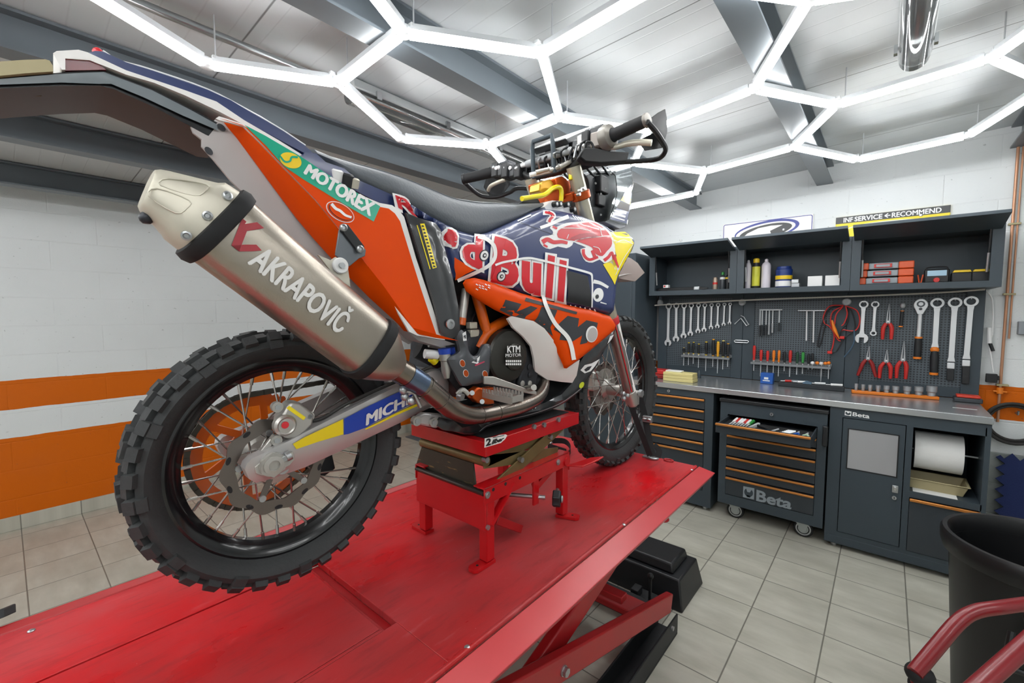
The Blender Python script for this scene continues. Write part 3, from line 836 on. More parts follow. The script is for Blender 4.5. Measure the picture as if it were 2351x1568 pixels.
# -- two signs on the wall
YS = YB - .012
q = [PY(u, v, YS) for u, v in ((1652, 566), (1866, 545), (1868, 491), (1666, 514))]
x0_, x1_ = (q[0].x + q[3].x) / 2, (q[1].x + q[2].x) / 2; z1_ = (q[2].z + q[3].z) / 2; z0_ = z1_ - .30
t = thing('wall_sign', 'white wall sign with blue border and oval emblem above the cabinets', 'sign', ((x0_ + x1_) / 2, YS, z0_))
m_signw = M('sign white', 'eceae8', rough=.4); m_signb = M('sign blue', '26358c', rough=.4); m_signk = M('sign black', '2b2e2f', rough=.4); m_signy = M('sign yellow', 'f2d60c', rough=.4)
b = MB(); b.bb((x0_, YS, z0_), (x1_, YS + .010, z1_), m_signw); b.build('board', t, bevel=.004)


def onsign(pts, lift): return [PY(u, v, YS - lift) for u, v in pts]


def ellip(cx, cy, a, bb_, rot, n=40, a0=0, a1=360):
    out = []
    for k in range(n + (a1 - a0 < 360)):
        th = R(a0 + (a1 - a0) * k / n); xx, yy = a * math.cos(th), bb_ * math.sin(th); c, s = math.cos(R(rot)), math.sin(R(rot))
        out.append((cx + xx * c - yy * s, cy + xx * s + yy * c))
    return out


def bandpoly(mb, outer, inner, m, lift):
    o_, i_ = onsign(outer, lift), onsign(inner, lift); n = len(o_)
    mb.add(o_ + i_, [(k, (k + 1) % n, n + (k + 1) % n, n + k) for k in range(n)], m)


b = MB(); w = .006
# rounded border
for a in ((x0_ + .006, x0_ + .011, z0_ + .01, z1_ - .02), (x1_ - .011, x1_ - .006, z0_ + .01, z1_ - .02)): b.bb((a[0], YS - .001, a[2]), (a[1], YS - .0001, a[3]), m_signb)
b.bb((x0_ + .02, YS - .001, z1_ - .011), (x1_ - .02, YS - .0001, z1_ - .006), m_signb)
for cx_, a0 in ((x0_ + .02, 90), (x1_ - .02, 0)):
    arc = [(cx_ + rr * math.cos(R(a0 + 15 * k)), YS - .0008, z1_ - .02 + rr * math.sin(R(a0 + 15 * k))) for rr in (.0085, .014) for k in range(7)]
    b.add(arc, [(k, k + 1, 8 + k, 7 + k) for k in range(6)], m_signb)
b.build('border', t)
b = MB()
b.add(onsign(ellip(1761, 528, 76, 21, -12), .0006), [tuple(range(40))], m_signb)
b.add(onsign(ellip(1758, 529.5, 70, 17, -12), .0010), [tuple(range(40))], m_signw)
b.add(onsign(ellip(1758, 531, 62, 15, -13), .0014), [tuple(range(40))], m_signk)
b.add(onsign([(1705, 546), (1716, 536), (1741, 524), (1770, 518), (1797, 516), (1768, 530), (1772, 543), (1760, 542), (1735, 540), (1716, 545)], .0018), [tuple(range(10))], m_signw)
b.build('emblem', t)
q = [PY(u, v, YS) for u, v in ((1919, 545), (2183, 505), (2183, 471.5), (1919.5, 499))]
x0_, x1_ = q[3].x, q[2].x; z1_ = (q[2].z + q[3].z) / 2; z0_ = z1_ - .32
t = thing('wall_sign', 'yellow wall sign with black strip and white lettering above the right cabinet', 'sign', ((x0_ + x1_) / 2, YS, z0_))
b = MB(); b.bb((x0_, YS, z0_), (x1_, YS + .010, z1_), m_signy); b.build('board', t, bevel=.002)
zk = z1_ - (PY(1919, 499, YS).z - PY(1919, 514, YS).z)
b = MB(); b.bb((x0_, YS - .0008, zk), (x1_, YS - .0001, z1_), m_signk); sk = b.build('strip', t)
b = MB()
for txt, ua, ub in (('INF', 1937, 1959), ('SERVICE', 1962, 2026), ('RECOMMEND', 2047, 2161)):
    xa, xb_ = PY(ua, 500, YS).x, PY(ub, 495, YS).x; za, zb_ = zk + .006, z1_ - .008
    text_on(b, txt, [(xa, YS - .0009, za), (xb_, YS - .0009, za), (xb_, YS - .0009, zb_), (xa, YS - .0009, zb_)], m_wlet, n=(0, -1, 0), bold=.03)
xa, xb_ = PY(2031, 500, YS).x, PY(2044, 498, YS).x; zm = (zk + z1_) / 2
b.bar((xa, YS - .0012, zm), (xb_, YS - .0012, zm), .006, .0006, m_wlet, up=(0, 1, 0))
for s in (-1, 1): b.bar((xa, YS - .0013, zm), (xa + .018, YS - .0013, zm + s * .014), .006, .0006, m_wlet, up=(0, 1, 0))
b.build('lettering', t)
b = MB()
b.add(onsign(ellip(2040, 516, 95, 10, -6), .0004), [tuple(range(40))], M('sign pale', 'f3efc9', rough=.4)); b.add(onsign(ellip(2035, 519, 92, 9, -6), .0008), [tuple(range(40))], m_signy)
b.build('emblem', t)
# ------------------------------------------------------------------ tools hung on the pegboards
YH = YPB - .017      # plane the tools hang in
ORD = 'first second third fourth fifth sixth seventh eighth ninth tenth eleventh twelfth'.split()


def T(u, v, y=None): return PY(u, v, YH if y is None else y)


def peg(mb, x, z):
    mb.cyl((x, YPB + .002, z), (x, YH - .014, z), .003, m_zinc, 8)


def ringspanner(name, label, cat, top, bot, r1, r2, w, group=None, lower='jaw', m=None, extra=None):
    """spanner hanging between two points: ring end above, open jaw (or ring) below"""
    m = m or m_tool; a, c = V(top), V(bot); d = (c - a).normalized(); sx = V((-d.z, 0, d.x)); n = V((0, -1, 0))
    t = thing(name, label, cat, a, group)
    b = MB(); th = .011
    b.ring(a, n, r1 * .62, r1, th, m, 28)
    s0 = a + d * r1 * .85; s1 = c - d * r2 * .8
    b.loft([[q + sx * w * k * wx + n * (.004 * k2) for wx, k2 in ((-.5, -1), (.5, -1), (.5, 1), (-.5, 1))] for q, k in ((s0, 1.25), (s0 + d * .03, 1), (s1 - d * .03, 1), (s1, 1.4))], m)
    if lower == 'jaw':
        pol = []
        for k in range(13):
            an = R(-150 + 300 * k / 12); pol.append(c + (-d * math.cos(an) + sx * math.sin(an)) * r2)
        pol += [c + d * r2 * .55 - sx * r2 * .36, c - d * r2 * .15 - sx * r2 * .36, c - d * r2 * .15 + sx * r2 * .36, c + d * r2 * .55 + sx * r2 * .36][::1]
        pol = pol[:13] + [c + d * r2 * .85 + sx * r2 * .34 * -1 * -1] * 0 + pol[13:]
        # keep a consistent winding: jaw mouth closes the outline
        pol = pol[:13] + [c + sx * r2 * .36 * sgn + d * r2 * h for sgn, h in ((1, .8), (1, -.2), (-1, -.2), (-1, .8))]
        b.prism([p - n * .0045 for p in pol], n * .009, m)
    elif lower == 'ring': b.ring(c, n, r2 * .55, r2, .01, m, 24)
    b.build('spanner_body' if lower in ('jaw', 'ring') else 'shank', t, bevel=.0012)
    b = MB(); peg(b, a.x, a.z + r1 * .5); b.build('hook', t)
    return t


SP = [(1535.5, 703, 1533.5, 787, 7.2), (1553, 702, 1552, 778, 6.6), (1571, 702, 1569.5, 771, 6), (1587.5, 701.5, 1585, 766, 5.4), (1604, 701, 1602.5, 760, 4.9),
      (1618.5, 701, 1616.5, 757, 4.7), (1634, 700.5, 1632.5, 752, 4.2), (1649, 700, 1647, 749, 4.2), (1663.5, 699, 1661.5, 744.5, 3.6), (1676.5, 698.5, 1675, 741.5, 3.3)]
for k, (u0, v0, u1, v1, r) in enumerate(SP):
    r = r * .0037
    nm = 'largest chrome combination spanner, at the left end of the ten hung in a row' if k == 0 else ('smallest chrome combination spanner, at the right end of the ten hung in a row' if k == 9 else '%s from the left of ten chrome combination spanners hung in a row' % ORD[k])
    ringspanner('combination_spanner', nm, 'spanner', T(u0, v0), T(u1, v1), r * 1.08, r * 1.2, r * .85, 'ten combination spanners')


def screwdriver(label, u, vt, vc, vb, rw, mats, group, y=YH - .03):
    """handle from vt (top) to vc, blade down to vb"""
    a, c, e = T(u, vt, y), T(u, vc, y), T(u - 1, vb, y); t = thing('screwdriver', label, 'screwdriver', c, group)
    h = a.z - c.z; r = rw
    b = MB(); b.lathe([(r * .55, 0), (r * .9, h * .08), (r * .7, h * .2), (r, h * .45), (r, h * .8), (r * .8, h * .95)], c, (0, 0, 1), mats[0], 12); b.build('handle', t)
    b = MB(); b.lathe([(r * .82, h * .92), (r * .8, h * .98), (r * .5, h)], c, (0, 0, 1), mats[1], 12); b.lathe([(r * .7, -.001), (r * .75, h * .07)], c, (0, 0, 1), mats[1], 12); b.build('end_cap', t)
    b = MB(); b.cyl(c, (c.x, c.y, e.z), .0032, m_tool, 8); b.build('blade', t)
    return t


m_rack = M('rack grey', '85898c', rough=.4, metal=.4)


def rack(label, u0, v0, u1, v1):
    a, c = T(u0, v0, YH - .03), T(u1, v1, YH - .03); z = (a.z + c.z) / 2
    b = MB()
    b.bb((a.x, YH - .055, z - .003), (c.x, YPB - .0065, z + .001), m_rack); b.bb((a.x, YH - .057, z - .016), (c.x, YH - .055, z + .001), m_rack); b.bb((a.x, YPB - .0095, z - .001), (c.x, YPB - .0065, z + .02), m_rack)
    o = b.build('tool_rack', loc=((a.x + c.x) / 2, YH - .03, z), bevel=.0008); tag(o, label, 'tool rack'); return z


rack('grey rail holding the black and yellow screwdrivers', 1566, 813, 1677, 823)
YB_ = [(1570, 798, 811, 839, .011), (1581, 786, 811, 838, .011), (1592, 785, 812, 835, .010), (1604, 789, 813, 844, .011), (1621, 784, 815, 852, .014), (1637, 778, 817, 842, .014), (1648, 784, 818, 857, .013), (1660, 781, 820, 848, .014), (1671, 788, 820, 842, .013)]
YBD = ('short black screwdriver with pale yellow top, first of the nine on the left rail', 'slim black screwdriver with flat yellow top, second of nine on the left rail', 'slim black screwdriver with flat yellow top, third of nine on the left rail',
       'black screwdriver with round yellow top, fourth of nine on the left rail', 'broad black screwdriver with wide yellow top, fifth of nine on the left rail', 'tallest black screwdriver with orange top, sixth of nine on the left rail',
       'all yellow screwdriver with longest blade, seventh of nine on the left rail', 'broad black screwdriver with pale top, eighth of nine on the left rail', 'black screwdriver with orange ball top, ninth of nine on the left rail')
m_amb = M('amber plastic', 'd99a26', rough=.35); m_pyel = M('pale yellow plastic', 'd9c873', rough=.4)
for k, (u, a, c, e, r) in enumerate(YB_):
    screwdriver(YBD[k], u, a, c, e, r, (m_amb if k == 6 else m_blk, (m_pyel, m_yel, m_yel, m_yel, m_yel, m_amb, m_yel, m_pyel, m_amb)[k]), 'screwdrivers on the left rail')
rack('longer grey rail holding the red and green screwdrivers', 1725, 828, 1908, 845)
RG = [(1731, 793, 826, 851, .012, m_red, 'red'), (1747, 803, 828, 864, .012, m_red, 'red'), (1762, 805, 829, 858, .011, m_red, 'red'), (1776, 804, 830, 856, .011, m_orp, 'orange and red'), (1788, 804, 831, 864, .010, m_orp, 'narrow orange'),
      (1801, 807, 832, 852, .011, m_blk, 'black'), (1814, 804, 832, 865, .012, m_red, 'flat sided red'), (1830, 808, 834, 860, .011, M('dark green plastic', '1f3f2e', rough=.4), 'dark green'), (1843, 807, 834, 858, .011, m_grn, 'green'), (1856, 812, 835, 848, .010, m_blk, 'stubby black'), (1865, 811, 835, 848, .009, m_blk, 'thin black')]
for k, (u, a, c, e, r, mm, cn) in enumerate(RG):
    screwdriver('%s handled screwdriver, %s from the left on the long middle rail' % (cn, ORD[k]), u, a, c, e, r, (mm, m_blk if mm is m_grn else mm), 'screwdrivers on the middle rail')
for k, (u, v, e, mm, cn) in enumerate(((1866, 833, 836, m_white, 'white'), (1876.5, 833, 836, m_orp, 'orange'), (1886, 834, 875, m_white, 'white'), (1895.5, 834, 838, m_orp, 'orange'), (1903, 833, 869, m_orp, 'red and orange'))):
    c = T(u, v, YH - .04); t = thing('hook_tool', '%s ball ended pick, %s of five at the right of the middle rail' % (cn, ORD[k]), 'hand tool', c, 'ball ended picks on the middle rail')
    b = MB(); b.ball(c + V((0, -.012, 0)), .013, mm, 14); b.build('ball_grip', t)
    b = MB(); b.tube([c + V((0, -.005, -.004)), c + V((0, .008, -.01)), c + V((0, .008, min(-.02, T(u, e).z - c.z)))], [.004, .0045, .002], m_tool, 8); b.build('shaft', t)

# thin tools hanging from two short bars
m_dark = M('dark steel', '4a4d50', rough=.35, metal=.9)
for nm, u0, u1, v, items in (('short chrome bar with six thin tools hanging below', 1744, 1796, 711.5, ((1746, 771, m_dark), (1751, 770, m_dark), (1760, 770, m_dark), (1767, 768, m_toold), (1775, 764, m_toold), (1790, 761, m_dark))),
                             ('chrome bar with two long rods beside the red cable coil', 1832, 1896, 713, ((1853, 782, m_tool), (1869, 786, m_tool)))):
    a, c = T(u0, v), T(u1, v)
    b = MB(); b.cyl(a, (c.x, a.y, a.z), .005, m_tool, 10); peg(b, a.x + .01, a.z); peg(b, c.x - .01, a.z); o = b.build('hanging_bar', loc=a); tag(o, nm, 'tool rack')
    for k, (u, vb, mm) in enumerate(items):
        p, q = T(u, v + 1), T(u - 1.5, vb); nmx = 'hook_tool' if len(items) > 2 else 'sliding_rod'
        t = thing(nmx, ('%s from the left of six thin picks hanging from the short bar' if len(items) > 2 else '%s of two long chrome rods hanging beside the cable coil') % ORD[k], 'hand tool', (p.x, YH - .008, p.z), nm)
        b = MB(); b.cyl((p.x, YH - .009, p.z), (q.x, YH - .009, q.z), .004 if len(items) > 2 else .0055, mm if len(items) < 3 else m_tool, 8); b.build('rod', t)
        if len(items) > 2:
            b = MB(); hp = V((p.x, YH - .009, p.z)).lerp(V((q.x, YH - .009, q.z)), .58); b.cyl(hp, (q.x, YH - .009, q.z), .0075, mm, 10); b.build('handle', t)
# two hex keys on a hook
for k, pts in enumerate((((1686.5, 744), (1701, 730.5), (1714, 748), (1720, 744)), ((1700.5, 724), (1708, 728), (1718, 744)))):
    b = MB(); b.tube([T(*p, YH - .006 * (k + 1)) for p in pts], .0035, m_tool if k == 0 else m_toold, 8)
    o = b.build('hex_key', loc=T(*pts[0])); tag(o, ('bent chrome hex key hanging on the post right of the ten spanners', 'short hex key behind the bent chrome one on the post')[k], 'hex key')
# bracket ring and clear knobs
b = MB(); a, c = T(1686, 784), T(1719, 786); pts = [V((a.x + .008, YH - .004, a.z + .012)), V((c.x - .008, YH - .004, a.z + .012)), V((c.x, YH - .004, a.z + .004)), V((c.x - .008, YH - .004, a.z - .006)), V((a.x + .008, YH - .004, a.z - .006)), V((a.x, YH - .004, a.z + .004))]
b.tube(pts, .004, m_tool, 8, closed=True); o = b.build('slotted_bracket', loc=a); tag(o, 'long chrome loop bracket on the post left of the red screwdrivers', 'bracket')
m_clr = M('frosted clear plastic', 'c3c9cc', rough=.3, trans=.35)
for u, v, lb in ((1704.5, 694, 'round frosted knob at the top of the left post'), (1944, 693, 'round frosted knob above the red cable coil'), (1516, 695, 'pair shaped frosted knob beside the largest spanner')):
    p = T(u, v, YPB - .006); b = MB(); b.lathe([(.028, 0), (.028, .008), (.022, .014)], p, (0, -1, 0), m_clr, 24); o = b.build('round_knob', loc=p); tag(o, lb, 'knob')

# coil of red, black and blue test leads
cab = thing('cable_coil', 'coil of red, black and orange cables hung over the right post', 'cable', T(1940, 700))
LOOPS = [('red_cable', m_red, [(1937, 701), (1905, 703), (1891, 725), (1893, 742), (1905, 750), (1915, 768), (1912, 795), (1908, 806)]), ('red_cable', m_red, [(1940, 702), (1966, 712), (1974, 735), (1968, 755), (1955, 760), (1936, 757), (1930, 762)]),
         ('red_cable', m_red, [(1936, 703), (1912, 716), (1907, 738), (1914, 762), (1924, 780), (1930, 783)]), ('red_cable', m_red, [(1942, 704), (1945, 722), (1938, 742), (1932, 748)]), ('red_cable', m_red, [(1934, 705), (1920, 722), (1916, 745)]),
         ('black_cable', m_blk, [(1936, 704), (1910, 706), (1893, 728), (1882, 765), (1878, 795), (1884, 790), (1893, 755), (1897, 735)]), ('black_cable', m_blk, [(1944, 711), (1954, 712), (1962, 735), (1962, 757), (1940, 775), (1928, 795), (1919, 808), (1911, 809)]),
         ('black_cable', m_blk, [(1948, 712), (1946, 740), (1932, 757), (1928, 775)]), ('blue_cable', M('blue cable', '3c566b', rough=.45), [(1961, 757), (1961, 782), (1954, 800), (1938, 820)])]
for k, (nm, mm, pts) in enumerate(LOOPS):
    b = MB(); b.tube(smooth([T(u, v, YH - .008 - .0045 * (k % 5)) for u, v in pts], 5), .0042, mm, 8); b.build(nm, cab)
b = MB(); b.tube([T(1910, 735, YH - .034), T(1916, 757, YH - .036), T(1927, 778, YH - .034)], [.006, .013, .003], m_orp, 10); b.build('orange_clip', cab)
for u, v in ((1933, 775), (1905, 809)):
    p = T(u, v, YH - .02); b = MB(); b.box(p, (.03, .012, .022), m_red); b.build('plug', cab, bevel=.004)

# right panel: spanners, pliers, ratchet
ringspanner('combination_spanner', 'combination spanner with broad jaw hung right of the cable coil', 'spanner', T(1983, 699), T(1978, 777), .027, .038, .022)
ringspanner('ring_spanner', 'slim double ring spanner hung left of the black and red pliers', 'spanner', T(2009.5, 699), T(2005, 765), .023, .019, .016, lower='ring')


def pliers(label, top, piv, ends, jw, m_h, m_j=None, hand=.012, bow=.35):
    a, p = T(*top, YH - .012), T(*piv, YH - .012); m_j = m_j or m_toold
    t = thing('pliers', label, 'pliers', p, 'pliers hung on the right panel')
    d = (a - p); L = d.length; d.normalize(); sx = V((d.z, 0, -d.x)); n = V((0, -1, 0))
    for s in (-1, 1):
        b = MB(); pol = [p - d * .02 + sx * s * .001, p - d * .018 + sx * s * jw * .8, p + sx * s * jw, p + d * L * .3 + sx * s * jw * .8, p + d * L + sx * s * jw * .22, p + d * L + sx * s * .001, p + d * L * .3 + sx * s * .003]
        b.prism([q - n * .006 for q in pol], n * .012, m_j); b.build('jaw', t, bevel=.001)
        e = T(*ends[0 if s < 0 else 1], YH - .012); st = p - d * .012 + sx * s * jw * .7
        mid = st.lerp(e, .45) + sx * s * abs(e.x - p.x) * bow
        pts = smooth([st, st.lerp(mid, .5) + sx * s * .004, mid, e], 4)
        b = MB(); b.tube(pts, [hand * (.75 + .3 * math.sin(math.pi * min(1, k / (len(pts) - 1) * .9 + .1))) for k in range(len(pts))], m_h, 10); b.build('handle', t)
    b = MB(); b.cyl(p + n * .004, p + n * .011, .006, m_tool, 12); b.build('pivot', t)
    return t


pliers('long nosed pliers with black joint and red handles, in the upper row', (2042, 697), (2039, 738), ((2026, 779), (2046, 779)), .012, m_red)
pliers('side cutting pliers with dark red handles, first of the lower row', (1996, 795), (1993, 822), ((1969, 862), (2011, 866)), .012, m_redd, bow=.1)
pliers('short combination pliers with orange and red handles, middle of the lower row', (2037, 803), (2035, 828), ((2019, 868), (2044, 869)), .013, m_red)
pliers('long nosed pliers with orange and red handles, third of the lower row', (2076, 783), (2073, 825), ((2058, 868), (2079, 870)), .013, m_red)
p0_, p1_ = T(2073, 700), T(2068, 748); t = thing('cutter_tool', 'small black handled tool with orange ends hung left of the ratchet', 'hand tool', p0_)
b = MB(); b.ball(p0_ + V((0, 0, -.004)), .016, m_toold, 12, (1, .5, 1.2)); b.build('head', t)
b = MB(); b.cyl(p0_.lerp(p1_, .3), p1_, .009, m_blk, 10); b.build('handle', t)
b = MB(); b.cyl(p1_, p1_ + (p1_ - p0_) * .06, .012, m_orp, 10); b.build('end_cap', t); b = MB(); b.cyl(p0_.lerp(p1_, .27), p0_.lerp(p1_, .31), .0095, m_orp, 10); b.build('collar', t)
a, c = T(2114, 700), T(2109, 775); t = thing('ratchet', 'big ratchet with chrome round head and black orange handle', 'ratchet', a); n = V((0, -1, 0))
b = MB(); d = (c - a).normalized(); sx = V((-d.z, 0, d.x)); pol = [a + (-d * math.cos(R(k)) * .042 + sx * math.sin(R(k)) * .036) for k in range(-130, 131, 20)] + [a + d * .062 + sx * .014, a + d * .062 - sx * .014]
b.prism([q - n * .010 for q in pol], n * .022, m_tool); b.cyl(a + d * .055, c, .0115, m_tool, 14); b.build('head', t, bevel=.003)
b = MB(); b.ring(a + n * .012 - d * .006, n, .012, .021, .003, m_dark, 20); b.cyl(a + n * .011 + d * .027, a + n * .016 + d * .027, .009, m_dark, 14); b.build('selector', t)
e = T(2106, 819); b = MB(); b.tube([c, c.lerp(e, .5), e], [.018, .020, .019], m_blk, 14); b.build('handle', t)
b = MB(); b.cyl(c - d * .006, c + d * .006, .020, m_orp, 14); b.build('collar', t); b = MB(); b.cyl(e, e + d * .014, .022, m_orp, 14); b.build('end_cap', t)
for lb, u0, v0, u1, v1, hb, mm in (('big ring spanner with black and orange handle, beside the ratchet', 2152, 696, 2146, 803, 855, 'orange'), ('long ring spanner with black foot, second from the right edge', 2192.5, 695, 2183, 836, 873, 'black'), ('long ring spanner with black foot at the right edge', 2229.5, 692, 2218, 830, 881, 'dark')):
    a, c, e = T(u0, v0), T(u1, v1), T(u1 - 2, hb); t = ringspanner('ring_spanner', lb, 'spanner', a, c, .034, .02, .027, 'long ring spanners', lower='none')
    d = (e - c).normalized()
    if mm == 'orange':
        b = MB(); b.tube([c, c.lerp(e, .3), e], [.016, .022, .021], m_blk, 12); b.build('handle', t)
        b = MB(); b.ball(c, .023, m_orp, 14, (1, .8, .9)); b.build('collar', t); b = MB(); b.cyl(e, e + d * .016, .022, m_orp, 12); b.build('end_cap', t)
    else:
        b = MB(); b.bar(c - d * .01, c + d * .03, .036, .02, m_tool, up=(0, 1, 0)); b.build('collar', t, bevel=.004)
        b = MB(); b.bar(c + d * .03, e, .034, .022, m_blk, up=(0, 1, 0)); b.build('foot', t, bevel=.003)

# ------------------------------------------------------------------ things on the worktop
Z = ZWT + .0005


def WT(u, v): return PZ(u, v, Z)


p = WT(1512, 868)
for k, (dx, lb) in enumerate(((0, 'lower red plastic case at the left end of the worktop'), (-.01, 'upper red plastic case on top of another behind the front wheel'))):
    b = MB(); b.bb((p.x - .16 + dx, p.y - .02, Z + .036 * k), (p.x + .075 + dx, p.y + .12, Z + .034 + .036 * k), m_redd if k == 0 else m_red); o = b.build('plastic_case', loc=(p.x, p.y, Z + .036 * k), bevel=.005); tag(o, lb, 'case', 'red plastic cases')
q0, q1 = WT(1523, 873), WT(1597, 878)
m_wyel = M('pale yellow box', 'dccf8e', rough=.5)
for k in range(3):
    b = MB(); b.bb((q0.x, q0.y - .01, Z + .024 * k), (q1.x - .002 * k, q0.y + .11, Z + .0235 + .024 * k), m_wyel); o = b.build('yellow_box', loc=(q0.x, q0.y, Z + .024 * k), bevel=.003); tag(o, '%s of three flat pale yellow boxes stacked on the worktop' % ('bottom', 'middle', 'top')[k], 'box', 'pale yellow boxes')
b = MB(); b.bb((q0.x + .005, q0.y + .03, Z + .0725), (q0.x + .13, q0.y + .10, Z + .082), m_white); o = b.build('white_box', loc=(q0.x, q0.y, Z + .0725), bevel=.002); tag(o, 'thin white box on top of the stacked yellow boxes', 'box')
p = WT(1603, 868); b = MB(); b.lathe([(.015, 0), (.015, .05), (.01, .06), (.01, .07)], (p.x, p.y + .02, Z), (0, 0, 1), m_cab, 16); o = b.build('small_bottle', loc=(p.x, p.y, Z)); tag(o, 'small grey bottle right of the yellow boxes', 'bottle')
q0, q1 = WT(1745, 880), WT(1775, 882); b = MB(); hh = PY(1750, 856, q0.y).z
b.bb((q0.x, q0.y, Z), (q1.x, q0.y + .06, hh), m_blue); t = b.build('blue_box', loc=(q0.x, q0.y, Z), bevel=.003); tag(t, 'small bright blue box with white print on the worktop', 'box')
b = MB()
for x_, z_, w_, h_ in ((.3, .42, .34, .2), (.2, .26, .56, .09)): b.bb((q0.x + (q1.x - q0.x) * x_, q0.y - .0006, Z + (hh - Z) * z_), (q0.x + (q1.x - q0.x) * (x_ + w_), q0.y - .0001, Z + (hh - Z) * (z_ + h_)), m_wlet)
b.build('print', t)
# dark tray with tools
q0, q1 = WT(1786, 886), WT(1938, 900); dd = (q1 - q0); dd.z = 0; L = dd.length; dd.normalize(); nn = V((-dd.y, dd.x, 0))
t = thing('tool_tray', 'long dark foam tray of loose small tools on the worktop', 'tray', q0); m_foam = M('dark foam', '2b2f33', rough=.8)


def TT(s, w, h): return q0 + dd * (s * L) + nn * w + V((0, 0, h))


b = MB(); b.prism([TT(0, 0, 0), TT(1, 0, 0), TT(1, 0, .03), TT(0, 0, .03)], nn * .085, m_foam); b.build('foam_block', t, bevel=.004)
TS = [('screwdriver', 'tiny red handled screwdriver in the dark foam tray', .10, .2, m_red, .035), ('screwdriver', 'tiny orange handled screwdriver in the dark foam tray', .2, .3, m_case, .045), ('screwdriver', 'tiny white handled screwdriver in the dark foam tray', .3, .42, m_white, .04), ('pliers', 'pliers with white handles at the right of the dark foam tray', .8, .97, m_white, .04), ('scraper', 'flat chrome scraper in the middle of the dark foam tray', .56, .72, m_tool, .045)]
for nm, lb, s0, s1, mm, w in TS:
    th = thing(nm, lb, 'hand tool', TT(s0, w, .031))
    b = MB(); b.cyl(TT(s0, w, .039), TT(s1, w + .01, .040), .009, mm, 10); b.build('handle', th)
    b = MB(); b.cyl(TT(s0 - .07, w - .006, .037), TT(s0, w, .038), .0035, m_tool, 8); b.build('blade', th)
b = MB(); b.loft([[TT(.38 + .14 * k, .02, .031), TT(.38 + .14 * k, .07, .031), TT(.38 + .14 * k, .06, .031 + .022 * h), TT(.38 + .14 * k, .03, .031 + .022 * h)] for k, h in ((0, .3), (.4, 1), (1, .5))], M('grey blue cloth', '4b6274', rough=.8)); o = b.build('cloth', loc=TT(.4, .04, .031)); tag(o, 'crumpled grey blue cloth lying in the dark foam tray', 'cloth')
# orange rail with nine sockets
q0, q1 = WT(1956, 903), WT(2157, 919); dd = (q1 - q0); dd.z = 0; L = dd.length; dd.normalize(); nn = V((-dd.y, dd.x, 0))
b = MB(); b.prism([TT(0, 0, 0), TT(1, 0, 0), TT(1, 0, .020), TT(0, 0, .020)], nn * .06, m_orp); o = b.build('socket_rail', loc=q0, bevel=.004); tag(o, 'orange rail holding nine chrome sockets on the worktop', 'socket rail')
SK = [(.055, .011, .045), (.14, .011, .042), (.225, .0125, .043), (.32, .014, .043), (.42, .0165, .045), (.525, .019, .046), (.655, .0205, .05), (.785, .0225, .053), (.925, .0265, .062)]
for k, (s, r, h) in enumerate(SK):
    c = TT(s, .03, .0205); b = MB(); b.lathe([(r * .8, 0), (r * .8, h * .35), (r, h * .45), (r, h), (r * .72, h), (r * .72, h * .7)], c, (0, 0, 1), m_toold, 20)
    o = b.build('socket', loc=c); tag(o, ('narrowest chrome socket, at the left end of the orange rail' if k == 0 else 'widest chrome socket, at the right end of the orange rail' if k == 8 else '%s chrome socket from the left on the orange rail' % ORD[k]), 'socket', 'sockets on the orange rail')
p = WT(2190, 922); q1 = WT(2245, 930); t = thing('tool_case', 'grey tool case with red lid panel at the right end of the worktop', 'tool case', p)
b = MB(); b.bb((p.x, p.y - .0, Z), (p.x + .125, p.y + .085, Z + .028), M('dark grey case', '33383d', rough=.4)); b.build('case_body', t, bevel=.006)
b = MB(); b.bb((p.x + .012, p.y + .006, Z + .0285), (p.x + .115, p.y + .08, Z + .044), M('case red', 'd0402d', rough=.4)); b.build('lid', t, bevel=.004)
p = WT(2215, 938); b = MB(); b.bb((p.x - .05, p.y - .004, Z), (p.x + .05, p.y + .004, Z + .001), m_white); o = b.build('paper_strip', loc=p); tag(o, 'narrow white strip lying in front of the red lidded case', 'strip')

# ------------------------------------------------------------------ right end of the back wall
m_cop = M('copper pipe', 'c08c6c', rough=.4, metal=.4, var=.5, scale=9, col2='8a7564')
pts = [PY(2336, 318, YB - .02), PY(2331, 470, YB - .02), PY(2313, 650, YB - .02), PY(2303, 820, YB - .02), PY(2291, 960, YB - .02)]
x = sum(p.x for p in pts) / len(pts); zt_ = pts[0].z
t = thing('copper_pipe', 'thin copper water pipe running down the back wall at the right', 'pipe', (x, YB - .02, .8))
b = MB(); b.cyl((x, YB - .02, .82), (x, YB - .02, ceil_z(x) - .14), .0075, m_cop, 12); b.cyl((x + .022, YB - .014, 1.35), (x + .022, YB - .014, ceil_z(x) - .14), .005, m_cop, 10); b.build('pipe', t)
for z in (1.05, 1.62, 2.05):
    b = MB(); b.bb((x - .018, YB - .032, z), (x + .035, YB, z + .012), m_bei); b.build('clip', t, bevel=.002)
b = MB(); b.cyl((x, YB - .02, 1.0), (x, YB - .02, 1.04), .016, m_orp, 12); b.bb((x - .03, YB - .03, 1.01), (x + .03, YB - .012, 1.02), m_orp); b.build('valve', t, bevel=.002)
